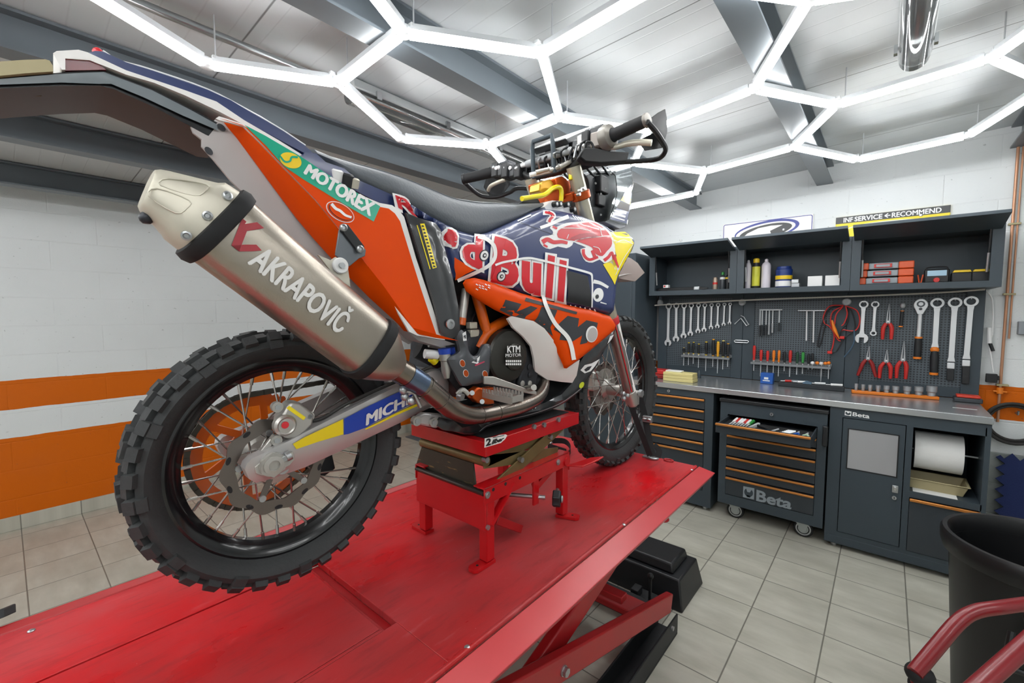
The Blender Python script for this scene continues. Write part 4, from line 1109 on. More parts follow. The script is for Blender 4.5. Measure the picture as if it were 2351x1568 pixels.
# hanging cable with connector
pts = [(2262, 665), (2278, 690), (2279, 760), (2272, 790), (2277, 830), (2281, 855)]
t = thing('hanging_cable', 'white cable with black connector dangling right of the pegboard', 'cable', PY(2279, 760, YB - .03))
b = MB(); b.tube(smooth([PY(u, v, YB - .03) for u, v in pts], 5), .004, m_white, 8); b.build('cable', t)
b = MB(); a, c = PY(2271, 752, YB - .035), PY(2272, 788, YB - .035); b.cyl(a, c, .011, m_white, 10); b.build('sleeve', t)
b = MB(); a, c = PY(2273, 788, YB - .035), PY(2280, 806, YB - .035); b.cyl(a, c, .009, m_blk, 10); b.build('joint', t)
c = PY(2276, 868, YB - .045); b = MB(); b.box(c, (.05, .03, .055), m_blk); b.box(c + V((.008, 0, .004)), (.05, .026, .028), m_blk); b.build('connector', t, bevel=.004)
# socket box
a, c = PY(2338, 738, YB - .03), PY(2351, 768, YB - .03); b = MB(); b.bb((a.x, YB - .05, c.z), (a.x + .09, YB, a.z), M('grey socket', '8a9096', rough=.45)); o = b.build('socket_box', loc=(a.x, YB, c.z), bevel=.004); tag(o, 'grey electric box on the wall at the right edge', 'socket')
# coil of rubber hose
t = thing('hose_coil', 'coil of black rubber hose hung on the orange striped wall', 'hose', PY(2325, 970, YB - .03))
m_hose = M('hose rubber', '2c2a28', rough=.6)
c = PY(2327, 972, YB - .04)
for k in range(3):
    rr = .108 + .009 * k; b = MB(); b.tube([c + V((math.cos(R(a)) * rr, .01 * (k % 2) - .008 * k, math.sin(R(a)) * rr)) for a in range(0, 360, 12)], .009, m_hose, 10, closed=True); b.build('loop', t)
b = MB(); p = PY(2333, 948, YB - .01); b.tube([p, p + V((0, -.05, 0)), p + V((0, -.055, .02))], .006, m_zinc, 8); b.build('hook', t)
# blue foam puzzle mat leaning on the wall
m_mat = M('navy foam', '1d2b5c', rough=.85, bump=.2, bscale=150)
p = PZ(2290, 1230, .02); zt_ = 0; x0_ = PY(2278, 1180, YB - .12).x
out = []; Lm = .6; n = 9
for e in range(4):
    for k in range(n * 4):
        s = k / (n * 4); bmp = .02 * (1 if math.sin(2 * math.pi * n * s) > 0 else -1) * min(1, abs(math.sin(2 * math.pi * n * s)) * 2)
        q = ((s * Lm, -bmp), (Lm + bmp, s * Lm), (Lm - s * Lm, Lm + bmp), (-bmp, Lm - s * Lm))[e]; out.append(q)
ang = R(78)
b = MB(); b.prism([(x0_ + .03 + qx, YB - .14 + (qz + .02) * math.cos(ang), (qz + .022) * math.sin(ang)) for qx, qz in out], (0, -.012, .003), m_mat)
o = b.build('foam_mat', loc=(x0_ + .3, YB - .1, 0)); tag(o, 'navy blue foam mat with puzzle edges leaning on the back wall', 'mat')
# ------------------------------------------------------------------ motorcycle lift table
def PD(u, v, d): return CAM + ray(u, v) * d      # point at depth d along the optical axis


m_lift = M('scuffed red lift paint', 'b3161b', rough=.36, spec=.22)
g = NG(m_lift)
vv = g.vec(g.m('MULTIPLY', g.x, 1.0), g.m('MULTIPLY', g.y, .55), g.z)
n1 = g.noise(vv, 3.4, 5, .6); n2 = g.noise(g.vec(g.m('MULTIPLY', g.x, 9), g.m('MULTIPLY', g.y, 1.6), 2), 4, 6, .65); n3 = g.noise(g.vec(g.x, g.y, 4), 90, 2)
n4 = g.noise(g.vec(g.x, g.m('MULTIPLY', g.y, .7), 9), 1.9, 3, .55)
c = g.mix(g.rng(n1, .34, .68), lin('cc0c16'), lin('bb4246'))
c = g.mix(g.m('MULTIPLY', g.rng(n4, .38, .70), .60), c, lin('7c3634'))
c = g.mix(g.m('MULTIPLY', g.rng(n2, .52, .78), .55), c, lin('5c2a2d'))
c = g.mix(g.m('MULTIPLY', g.rng(n2, .40, .20), .35), c, lin('c9777a'))
c = g.mix(g.m('MULTIPLY', g.rng(n3, .79, .82), .75), c, lin('e6d6cf'))
g.col(c); g.rough(g.rng(n1, .30, .70, .24, .40)); g.bump(g.noise(g.vec(g.x, g.y, g.z), 220, 3), .05, .002)
m_flap = M('red flap paint with painted sheen', 'c6474b', rough=.3, var=.4, scale=4, col2='b8262b')  # lift red lightened to pink, its gloss reflection put into the colour
m_liftp = M('plain red lift paint', 'ab1a1e', rough=.38, var=.35, scale=5, col2='8c2427')
m_bpl = M('black moulded plastic', '1b1d20', rough=.42, bump=.08, bscale=300)
m_bst = M('black steel', '17191c', rough=.5)
LX0, LX1, LY0, LY1 = -1.53, -.667, -.45, 2.13
t = thing('lift_table', 'scuffed red motorcycle lift table raised on scissor arms', 'lift table', (-1.09, 1.0, 0))
# platform, built as plates round the slot and the drop-out panel
A = [PZ(u, v, LIFTZ) for u, v in ((587, 1352), (55, 1568), (735, 1305), (870, 1445), (840, 1465), (670, 1568))]
xs = A[0].x * .5 + A[1].x * .5; ysl = (A[2].y + A[3].y) / 2; xsl1 = A[3].x + .01; xe = A[4].x
b = MB(); th = .02
b.bb((LX0 + .03, LY0, LIFTZ - th), (xs, LY1, LIFTZ), m_lift)
b.bb((xs + .004, ysl + .028, LIFTZ - th), (LX1, LY1, LIFTZ), m_lift); b.bb((xs, ysl + .03, LIFTZ - th), (xs + .004, LY1, LIFTZ), m_lift)
b.bb((xsl1, LY0, LIFTZ - th), (LX1, ysl + .028, LIFTZ), m_lift)
b.bb((xs, LY0, LIFTZ - th - .02), (xsl1, ysl + .03, LIFTZ - th), m_liftp)
b.build('deck', t, bevel=.002)
b = MB(); b.bb((xs + .006, LY0, LIFTZ - .018), (xe - .003, ysl - .01, LIFTZ - .001), m_lift); b.bb((xs + .006, ysl - .006, LIFTZ - .018), (xe + .02, ysl + .002, LIFTZ - .010), m_lift); b.bb((xe, LY0, LIFTZ - .018), (xsl1 - .001, ysl - .01, LIFTZ - .0003), m_lift); b.build('drop_out_panel', t, bevel=.001)
b = MB(); b.prism([(LX0 + .03, LY0, LIFTZ), (LX0 + .008, LY0, LIFTZ + .012), (LX0, LY0, LIFTZ + .004), (LX0, LY0, LIFTZ - .06), (LX0 + .012, LY0, LIFTZ - .06), (LX0 + .03, LY0, LIFTZ - .02)], (0, LY1 - LY0, 0), m_liftp); b.build('edge_lip', t, bevel=.004)
# rounded rim and the hinged side flap
b = MB(); b.tube([(LX1 + .002, LY0, LIFTZ - .004), (LX1 + .002, LY1, LIFTZ - .004)], .0075, m_lift, 12); b.build('rim', t)
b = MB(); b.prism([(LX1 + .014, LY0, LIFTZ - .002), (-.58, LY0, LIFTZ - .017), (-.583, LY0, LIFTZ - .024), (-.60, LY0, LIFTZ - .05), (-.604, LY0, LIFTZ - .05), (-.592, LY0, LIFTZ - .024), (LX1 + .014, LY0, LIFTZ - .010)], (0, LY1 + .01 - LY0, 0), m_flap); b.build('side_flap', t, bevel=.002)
b = MB(); b.bb((LX0 + .05, LY0 + .05, LIFTZ - .075), (LX0 + .09, LY1 - .05, LIFTZ - .04), m_liftp); b.bb((-.76, LY0 + .05, LIFTZ - .085), (-.70, LY1 - .05, LIFTZ - .04), m_liftp); b.bb((LX0 + .09, LY1 - .09, LIFTZ - .085), (-.76, LY1 - .05, LIFTZ - .04), m_liftp); b.build('under_frame', t)
for u, v in ((1432, 1205), (1588, 1079), (1073, 1487), (72, 1449)):
    p = PZ(u, v, LIFTZ); b = MB(); b.lathe([(.007, -.001), (.007, .002), (.004, .004)], p, (0, 0, 1), m_zinc, 14); b.build('bolt', t)
# black stop at the near left corner
p = PZ(12, 1420, LIFTZ); b = MB(); b.prism([(LX0 - .02, p.y - .3, LIFTZ - .02), (LX0 + .01, p.y - .3, LIFTZ + .02), (LX0 + .02, p.y + .0, LIFTZ + .035), (LX0 - .02, p.y + .02, LIFTZ + .02)], (-.05, 0, 0), m_bst); b.build('stop', t, bevel=.004)
# scissor arms: two pairs crossing at the pivot
ends = ((1.91, .175), (.21, .715)); piv = V((0, 1.06, .451))
for sx, inner in ((-.72, 0), (-1.46, 0)):
    off = .055 if sx > -1 else -.055
    b = MB(); b.bar((sx, 1.97, .158), (sx, .18, .69), .035, .085, m_liftp, up=(0, 0, 1)); a1 = b.build('scissor_arm', t, bevel=.006)
    b = MB(); b.bar((sx - off, 1.94, .69), (sx - off, .15, .158), .035, .085, m_liftp, up=(0, 0, 1)); b.build('scissor_arm', t, bevel=.006)
    b = MB(); s = 1 if sx > -1 else -1; b.cyl((sx - off, 1.06, .425), (sx + s * .022, 1.06, .425), .016, m_zinc, 16); b.tube([(sx + s * .018, 1.06, .425), (sx + s * .034, 1.06, .425)], .014, m_zinc, 6); b.build('pivot_bolt', t)
b = MB(); b.bar((-.775, 1.62, .33), (-1.4, 1.62, .33), .05, .03, m_liftp); b.build('cross_bar', t, bevel=.004)
b = MB(); b.bar((-.775, 1.82, .16), (-1.4, 1.82, .16), .11, .03, m_liftp); b.build('cross_bar', t, bevel=.004)
# base frame
b = MB()
for x in (-.735, -1.465): b.bb((x - .05, .05, 0), (x + .05, 2.0, .012), m_bst); b.bb((x - .05, .05, .012), (x - .042, 2.0, .10), m_bst); b.bb((x + .042, .05, .012), (x + .05, 2.0, .10), m_bst)
b.bb((-1.415, 1.95, .0), (-.785, 2.02, .09), m_bst); b.bb((-1.415, .05, 0), (-.785, .12, .09), m_bst)
b.build('base_frame', t, bevel=.003)
p = PD(1550, 1432, 1.985); b = MB(); b.cyl((-.688, p.y, .075), (-.676, p.y, .075), .010, m_zinc, 14); b.build('bolt', t)
# pedal lever
b = MB(); p = V((-.84, 2.04, .0)); b.cyl((p.x, p.y, .06), (p.x + .005, p.y - .01, .20), .008, m_bst, 10); b.ball((p.x + .005, p.y - .01, .208), .016, m_blk, 14); b.build('lever', t)
b = MB(); b.bb((p.x - .1, p.y - .02, .02), (p.x + .06, p.y + .09, .06), m_bst); b.bb((p.x - .1, p.y - .01, .06), (p.x - .06, p.y + .05, .10), m_bst); b.build('pedal_box', t, bevel=.003)
p = PD(1487, 1262, 1.9); b = MB(); b.ball((-.62, 1.62, LIFTZ - .06), .022, m_liftp, 14, (1, 1, .5)); b.build('knob', t)
# stepped black cover standing past the end of the base
t = thing('stepped_cover', 'stepped black plastic pump cover on the floor past the lift base', 'cover', (-1.0, 2.32, 0))


def frus(mb, x0, x1, y0, y1, z0, z1, ins, m):
    mb.loft([[V((x0, y0, z0)), V((x1, y0, z0)), V((x1, y1, z0)), V((x0, y1, z0))], [V((x0 + ins, y0 + ins, z1)), V((x1 - ins, y0 + ins, z1)), V((x1 - ins, y1 - ins, z1)), V((x0 + ins, y1 - ins, z1))]], m)


b = MB(); frus(b, -1.36, -.715, 2.15, 2.48, .0, .15, .03, m_bpl); b.build('lower_shell', t, bevel=.008)
b = MB(); frus(b, -1.30, -.785, 2.205, 2.43, .151, .20, .012, m_bpl); b.build('upper_shell', t, bevel=.010)

# ------------------------------------------------------------------ scissor jack under the motorcycle
JX0, JX1, JY0, JY1 = -1.160, -.842, .862, 1.30
t = thing('scissor_jack', 'red motorcycle scissor jack on the lift table under the skid plate', 'jack', ((JX0 + JX1) / 2, 1.08, LIFTZ))
m_jred = M('glossy red jack paint', 'b70f16', rough=.3, coat=.3)
m_oli = M('olive passivated steel', '7d6c45', rough=.42, metal=.45, var=.5, scale=14, col2='584b2f')
m_oliw = M('worn dark steel plate', '44423a', rough=.38, metal=.5, var=.8, scale=16, col2='9a8152', stretch=(1, 4, 9), thr=(.62, .68))
ZR = 1.016
for k, y in enumerate((JY0 + .004, JY1 - .034)):
    b = MB()
    if k == 0: b.bb((JX0, y, .890), (JX1, y + .006, 1.002), m_jred)
    else: b.bb((JX0, y + .03, .95), (JX1, y + .036, 1.002), m_jred)
    b.build('end_plate', t, bevel=.0015)
for x in (JX0, JX1):
    s = 1 if x == JX1 else -1
    b = MB(); b.bb((x - (.004 if s > 0 else 0), JY0, ZR - .048), (x + (0 if s > 0 else .004), JY1, ZR), m_jred); b.bb((min(x, x - s * .045), JY0, ZR - .004), (max(x, x - s * .045), JY1, ZR), m_jred); b.build('side_rail', t, bevel=.0015)
    for y in (JY0 + .0285, JY1 - .022):
        b = MB(); xc = x - s * .018
        b.bb((xc - .016, y - .016, LIFTZ + .014), (xc + .016, y + .016, ZR - .006), m_jred); lg = b.build('leg', t, bevel=.002)
        b = MB(); d = V((0, -1 if y < 1.1 else 1, 0)) if s > 0 else V((-1, 0, 0))
        if s > 0 and y > 1.1: d = V((1, .35, 0)).normalized()
        n = V((-d.y, d.x, 0)); c0 = V((xc, y, LIFTZ + .001)); pol = [c0 - d * .018 - n * .018, c0 + d * .055 - n * .018, c0 + d * .065 - n * .01, c0 + d * .065 + n * .01, c0 + d * .055 + n * .018, c0 - d * .018 + n * .018]
        b.prism(pol, (0, 0, .010), m_jred); c1 = c0 + d * .04 + V((0, 0, .0105)); b.ring(c1, (0, 0, 1), .0, .004, .0006, m_blk, 10); b.build('foot', lg, bevel=.002)
for u, v in ((1119, 1136), (1281, 1061)):
    p = PX(u, v, JX1); b = MB(); b.ring(p, (1, 0, 0), .004, .010, .006, m_zinc, 18); b.cyl(p - V((.004, 0, 0)), p + V((.005, 0, 0)), .006, m_zinc, 12); b.build('bolt', t)
for u, v in ((1133, 1124), (1161, 1111), (1194, 1097)):
    p = PX(u, v, JX1 + .0006); b = MB(); b.cyl(p - V((.003, 0, 0)), p, .0055, m_blk, 12); b.build('bolt_hole', t)
for u, v in ((1118, 1210), (1278, 1125)):
    p = PX(u, v, JX1 - .001); b = MB(); b.cyl(p, p + V((.007, 0, 0)), .007, m_zinc, 12); b.build('bolt', t)
# braces
for a, c in (((1.0, .82, 0), 0),):
    pass
y0 = JY0 + .02
b = MB(); b.bar((JX1 - .006, JY0 + .03, .90), (JX1 - .006, JY0 + .13, ZR - .02), .006, .024, m_jred, up=(1, 0, 0)); b.build('brace', t)
b = MB(); b.bb((JX1 - .012, JY0 + .235, .885), (JX1 - .004, JY0 + .262, ZR - .01), m_jred); b.build('brace', t, bevel=.001)
b = MB(); b.bar((JX1 - .03, JY0 + .27, .93), (JX1 - .03, JY1 - .03, ZR - .03), .02, .022, m_jred); b.build('brace', t)
# spindle with star knob
zs = .905; b = MB(); b.cyl((JX1 - .12, JY0 + .20, zs - .0), (JX1 + .012, JY0 + .275, zs), .007, m_zinc, 12); b.build('spindle', t)
kp = V((JX1 + .035, JY0 + .285, zs)); ax = V((.87, .49, 0)).normalized(); b = MB(); u_ = V((0, 0, 1)); w_ = ax.cross(u_)
star = [kp + (u_ * math.cos(R(a)) + w_ * math.sin(R(a))) * (.030 if (a // 30) % 2 == 0 else .023) for a in range(0, 360, 30)]
b.prism(star, ax * .026, m_blk); b.cyl(kp + ax * .026, kp + ax * .034, .012, m_zinc, 14); b.build('star_knob', t, bevel=.004)
b = MB(); b.bar((JX1 - .05, JY0 + .10, .875), (JX1 - .05, JY0 + .22, .80), .02, .026, m_liftp); b.build('lower_link', t, bevel=.002)
# front tube and pedal behind
b = MB(); b.cyl((JX1 - .16, JY1 - .02, .985), (JX1 + .005, JY1 - .02, .985), .016, m_jred, 14); b.build('cross_tube', t)
b = MB(); p = PD(1255, 1110, 1.40); q = V((JX1 + .005, JY1 - .03, .97)); b.prism([q, q + V((.05, .085, .018)), q + V((.085, .115, .022)), q + V((.085, .075, .020)), q + V((.055, .02, .004))], (0, 0, .006), m_jred); b.build('pedal', t, bevel=.002)
# top platform
TX0, TX1, TY0, TY1, TZ0, TZ1 = -1.185, -.842, .868, 1.36, 1.106, 1.148
b = MB(); b.bb((TX0, TY0, TZ0), (TX1, TY0 + .005, TZ1), m_jred); b.bb((TX0, TY0 + .005, TZ0), (TX0 + .005, TY1, TZ1), m_jred); b.bb((TX1 - .005, TY0 + .005, TZ0), (TX1, TY1, TZ1), m_jred); b.bb((TX0 + .005, TY0 + .005, TZ1 - .006), (TX1 - .005, TY1, TZ1 - .001), m_jred); tp = b.build('platform', t, bevel=.0015)
b = MB(); b.bb((TX0 + .02, TY0 + .03, TZ1), (TX1 - .03, TY1 - .02, TZ1 + .0012), m_rub); b.build('dark_top_sheet', tp)  # thin dark sheet covering the platform top
for u, v in ((1280, 963), (1224, 979), (1247, 975)):
    p = PX(u, v, TX1); b = MB(); b.cyl(p, p + V((.008, 0, 0)), .008, m_zinc, 14); b.build('bolt', tp)
b = MB(); x = TX1 + .0008
q = [PX(u, v, x) for u, v in ((1112, 1028), (1160, 1014), (1166, 996), (1113, 1004))]
lab = quadpoly(q, [(0, 0), (.78, 0), (.95, .35), (1.0, .8), (.9, .98), (.6, 1.02), (.45, .9), (0, .9)], (0, 0, 0)); b.add(lab, [tuple(range(8))], M('sticker white', 'e8e6e2', rough=.4))
q2 = [bil(q, s, tt) for s, tt in ((.05, .1), (.28, .1), (.28, .85), (.05, .85))]; text_on(b, '2', q2, m_blk, n=(1, 0, 0), bold=.05)
q2 = [bil(q, s, tt) for s, tt in ((.30, .12), (.90, .22), (.88, .72), (.30, .66))]; text_on(b, 'ilber', q2, m_blk, n=(1, 0, 0), bold=.05, shear=.3)
q2 = [bil(q, s, tt) for s, tt in ((.34, .78), (.84, .84), (.84, .92), (.34, .86))]; b.add([p + V((.0004, 0, 0)) for p in q2], [(0, 1, 2, 3)], m_blk)
b.build('sticker', tp)
# olive scissor arms
yA, zA = JY0 + .055, 1.098
for x in (JX1 - .034, JX0 + .04):
    for nm, a, c in (('scissor_arm', (x, TY0 + .03, 1.080), (x, TY1 - .10, 1.096)), ('scissor_arm', (x + .010, JY0 + .05, .985), (x + .010, TY1 - .075, 1.112)), ('scissor_arm', (x, TY0 + .03, 1.078), (x, JY1 - .03, 1.012))):
        b = MB(); b.bar(a, c, .006, .040, m_oli, up=(0, 0, 1)); b.build(nm, t, bevel=.001)
for u, v in ((1110, 1054), (1258, 1002), (1191, 1054)):
    p = PX(u, v, JX1 - .026); b = MB(); b.cyl(p, p + V((.016, 0, 0)), .0085, m_zinc, 12); b.build('bolt', t)
b = MB(); b.cyl((JX0 - .01, TY0 + .035, 1.078), (JX1 - .03, TY0 + .035, 1.078), .016, m_oli, 14); b.build('cross_tube', t)
b = MB(); b.prism([(JX0 + .0, TY0 + .022, 1.066), (JX1 - .075, TY0 + .022, 1.066), (JX1 - .05, JY0 + .016, .995), (JX0 - .02, JY0 + .016, .995)], (0, .006, 0), m_oliw); b.build('front_plate', t)
b = MB(); b.cyl((JX0 + .0, JY0 + .006, .999), (JX1 - .005, JY0 + .006, .999), .0075, M('dark roller', '4b4642', rough=.35, metal=.7), 12); b.build('roller', t)
b = MB(); b.prism([(JX0 + .02, TY0 + .05, TZ0 - .004), (JX1 - .05, TY0 + .05, TZ0 - .004), (JX1 - .05, TY0 + .24, TZ0 - .02), (JX0 + .02, TY0 + .24, TZ0 - .02)], (0, 0, -.006), m_oli); b.build('top_plate', t)

# ------------------------------------------------------------------ straps and loose things on the lift
m_web = M('black webbing', '141517', rough=.8)


def strap(mb, pts, w, m, side):
    """flat webbing through points, width along 'side'"""
    pts = smooth(pts, 4); side = V(side).normalized() * w / 2; fr = frames(pts); secs = []
    for p, (tt, a, c) in zip(pts, fr):
        s = (side - tt * side.dot(tt)); n = tt.cross(s).normalized() * .0012
        secs.append([p - s - n, p + s - n, p + s + n, p - s + n])
    mb.loft(secs, m)


ring_p = PZ(1498, 1052, LIFTZ + .004)
t = thing('tie_down_strap', 'thin black strap from the fork foot down to the deck ring', 'strap', ring_p)
b = MB(); strap(b, [PD(1443, 912, 2.02), PD(1452, 940, 2.02), PD(1492, 1046, 2.07)], .028, m_web, RT); b.build('webbing', t)
t2 = thing('tie_down_strap', 'black strap with chrome buckle behind the fork, tied to the deck ring', 'strap', ring_p + V((.02, .03, 0)))
b = MB(); strap(b, [PD(1466, 905, 2.14), PD(1478, 945, 2.14), PD(1489, 1000, 2.13), PD(1499, 1048, 2.1)], .03, m_web, RT); strap(b, [PD(1502, 1020, 2.13), PD(1513, 1035, 2.12), PD(1510, 1050, 2.11)], .03, m_web, RT); b.build('webbing', t2)
b = MB(); p = PD(1487, 962, 2.12); b.box(p, (.045, .02, .03), m_zinc); b.cyl(p + V((-.02, -.01, .0)), p + V((.02, -.01, .0)), .007, m_chr2 if False else mat_chr, 8); b.build('buckle', t2, bevel=.004)
t3 = thing('deck_ring', 'chrome tie ring on the deck below the two black straps', 'ring', ring_p)
b = MB(); b.tube([ring_p + V((math.cos(R(a)) * .028, math.sin(R(a)) * .02, .004)) for a in range(0, 360, 24)], .005, m_zinc, 8, closed=True); b.bb((ring_p.x - .05, ring_p.y - .01, LIFTZ), (ring_p.x + .01, ring_p.y + .02, LIFTZ + .006), m_zinc); b.build('ring', t3)
p = PZ(1535, 1059, LIFTZ); b = MB(); b.tube([p + V((math.cos(R(a)) * .022, math.sin(R(a)) * .014, .006)) for a in range(0, 360, 30)], .004, m_liftp, 8, closed=True); o = b.build('shackle', loc=p); tag(o, 'small red shackle lying right of the deck ring', 'shackle')
t = thing('tie_down_strap', 'loose black strap with buckle lying behind the red jack', 'strap', PZ(1300, 1040, LIFTZ))
pz = lambda u, v, h=.012: PZ(u, v, LIFTZ + h)
b = MB(); strap(b, [pz(1262, 1012, .03), pz(1296, 1013, .03), pz(1310, 1030, .02), pz(1300, 1050), pz(1290, 1062)], .03, m_web, (0, 0, 1)); strap(b, [pz(1258, 1023, .02), pz(1300, 1037, .02)], .028, m_web, (0, 0, 1)); b.build('webbing', t)
b = MB(); p = pz(1262, 1020, .02); b.box(p, (.03, .02, .03), m_zinc); b.build('buckle', t, bevel=.004)

# ------------------------------------------------------------------ bin and tube stand at the lower right
t = thing('rubbish_bin', 'big round black plastic bin at the right edge with moulded handles', 'bin', (.44, 2.28, 0))
bc = V((.45, 2.28, 0)); m_bin = M('black bin plastic', '0f1012', rough=.42)
b = MB(); b.lathe([(.19, 0), (.20, .01), (.237, .64), (.24, .655), (.232, .655), (.19, .02), (.02, .02)], bc, (0, 0, 1), m_bin, 56, caps=False); b.build('bin_body', t)
b = MB(); b.lathe([(.243, .640), (.254, .645), (.262, .672), (.262, .705), (.256, .716), (.243, .716), (.235, .700), (.233, .65)], bc, (0, 0, 1), m_bin, 64, caps=False); b.build('rim', t)
for an in (math.atan2(-.90, .02), math.atan2(.9, .1)):
    d = V((math.cos(an), math.sin(an), 0)); s = V((-d.y, d.x, 0)); f = lambda a, r, z: bc + d * r + s * a + V((0, 0, z))
    b = MB(); b.prism([f(-.10, .232, .60), f(.10, .232, .60), f(.085, .250, .53), f(-.085, .250, .53)], d * .012, m_bin); h = b.build('grip_pocket', t, bevel=.004)
    b = MB(); b.tube([f(-.11, .235, .50), f(-.12, .262, .44), f(-.11, .275, .40), f(.11, .275, .40), f(.12, .262, .44), f(.11, .235, .50)], .010, m_bin, 10); b.build('bail_handle', t)
t = thing('tube_stand', 'red tubular paddock stand with black rubber foot in the lower right corner', 'stand', PD(2250, 1500, 1.1) - V((0, 0, PD(2250, 1500, 1.1).z)))
m_rst = M('dark red tube paint', '7a141b', rough=.32, coat=.2)
pts = smooth([PD(2100, 1545, 1.08), PD(2150, 1485, 1.10), PD(2200, 1428, 1.12), PD(2240, 1404, 1.13), PD(2300, 1394, 1.13), PD(2420, 1378, 1.14)], 5)
b = MB(); b.tube(pts, .0165, m_rst, 16); b.build('frame_tube', t)
b = MB(); p0, p1 = PD(2400, 1440, 1.06), PD(2230, 1590, .96); b.tube([p0, p1, V((p1.x - .03, p1.y - .02, .03))], .019, m_rst, 16); b.build('frame_tube', t)
p = PD(2112, 1548, 1.09); b = MB(); b.ball(p, .03, m_rub, 18, (1, 1, .8)); b.ball(p + V((.012, .01, -.035)), .034, m_rub, 18, (1, 1, .7)); b.cyl(p, (p.x + .02, p.y + .02, .0), .018, m_rst, 12); b.build('rubber_foot', t)
q0, q1 = PD(2340, 1472, 1.06), PD(2362, 1462, 1.06); b = MB(); b.prism([q0, q0 + RT * .02 - UP * .012, q1 - UP * .02, q1 + UP * .012, q0 + RT * .012 + UP * .006], FW * .01, M('torn cream tape', 'd9cf9c', rough=.7)); b.build('tape', t)
# ------------------------------------------------------------------ the rally motorcycle
BO = V((-1.07, .4147, 1.183)); BYAW = .055
BLv = V((math.sin(BYAW), math.cos(BYAW), 0)); BWv = V((math.cos(BYAW), -math.sin(BYAW), 0)); ZV = V((0, 0, 1))


def BP(l, w, z): return BO + BLv * l + BWv * w + ZV * z


def Bm(u, v, w):
    r = ray(u, v); return CAM + r * (((BO - CAM).dot(BWv) + w) / r.dot(BWv))


def lz(p): q = p - BO; return q.dot(BLv), q.z
def Blz(u, v, w): return lz(Bm(u, v, w))


def plane(*pts):
    """w as a linear function of (l, z), least squares through (u, v, w) marks"""
    A = [[0] * 4 for _ in range(3)]
    for u, v, w in pts:
        l, z = Blz(u, v, w); r = (1, l, z)
        for i in range(3):
            for j in range(3): A[i][j] += r[i] * r[j]
            A[i][3] += r[i] * w
    for i in range(3):
        k = max(range(i, 3), key=lambda q: abs(A[q][i])); A[i], A[k] = A[k], A[i]
        for j in range(3):
            if j != i:
                f = A[j][i] / A[i][i]; A[j] = [x - f * y for x, y in zip(A[j], A[i])]
    a, b_, c = (A[i][3] / A[i][i] for i in range(3))
    return lambda l, z: a + b_ * l + c * z


def const(w): return lambda l, z: w


def segd(p, a, b_):
    dx, dy = b_[0] - a[0], b_[1] - a[1]; q = dx * dx + dy * dy
    t = 0 if q == 0 else max(0, min(1, ((p[0] - a[0]) * dx + (p[1] - a[1]) * dy) / q))
    return math.hypot(p[0] - a[0] - t * dx, p[1] - a[1] - t * dy)


def inside(p, poly):
    c = False; n = len(poly)
    for i in range(n):
        a, b_ = poly[i], poly[i - 1]
        if (a[1] > p[1]) != (b_[1] > p[1]) and p[0] < (b_[0] - a[0]) * (p[1] - a[1]) / (b_[1] - a[1]) + a[0]: c = not c
    return c


def dens(poly, h):
    out = []
    for i in range(len(poly)):
        a, b_ = poly[i], poly[(i + 1) % len(poly)]; n = max(1, int(math.hypot(b_[0] - a[0], b_[1] - a[1]) / h))
        out += [(a[0] + (b_[0] - a[0]) * k / n, a[1] + (b_[1] - a[1]) * k / n) for k in range(n)]
    return out


def cdt(poly, h):
    """triangulated polygon with inner grid points"""
    pts = dens(poly, h); n = len(pts); ext_ = []
    x0, x1 = min(p[0] for p in pts), max(p[0] for p in pts); y0, y1 = min(p[1] for p in pts), max(p[1] for p in pts)
    y = y0 + h / 2; r = 0
    while y < y1:
        x = x0 + h * (.25 if r % 2 else .75)
        while x < x1:
            if inside((x, y), poly) and min(segd((x, y), pts[i], pts[i - 1]) for i in range(n)) > h * .45: ext_.append((x, y))
            x += h
        y += h * .87; r += 1
    vs, es, fs, *_ = geometry.delaunay_2d_cdt([V(p).to_2d() if len(p) == 3 else V((p[0], p[1])) for p in pts + ext_], [(i, (i + 1) % n) for i in range(n)], [], 1, 1e-6)
    return [(v.x, v.y) for v in vs], [list(f) for f in fs], pts


def curve2(pts, k=4):
    return [(p.x, p.y) for p in smooth([(a, b_, 0) for a, b_ in pts], k)]


def curvec(pts, k=4):
    return [(p.x, p.y) for p in smooth([(a, b_, 0) for a, b_ in pts], k, closed=True)]


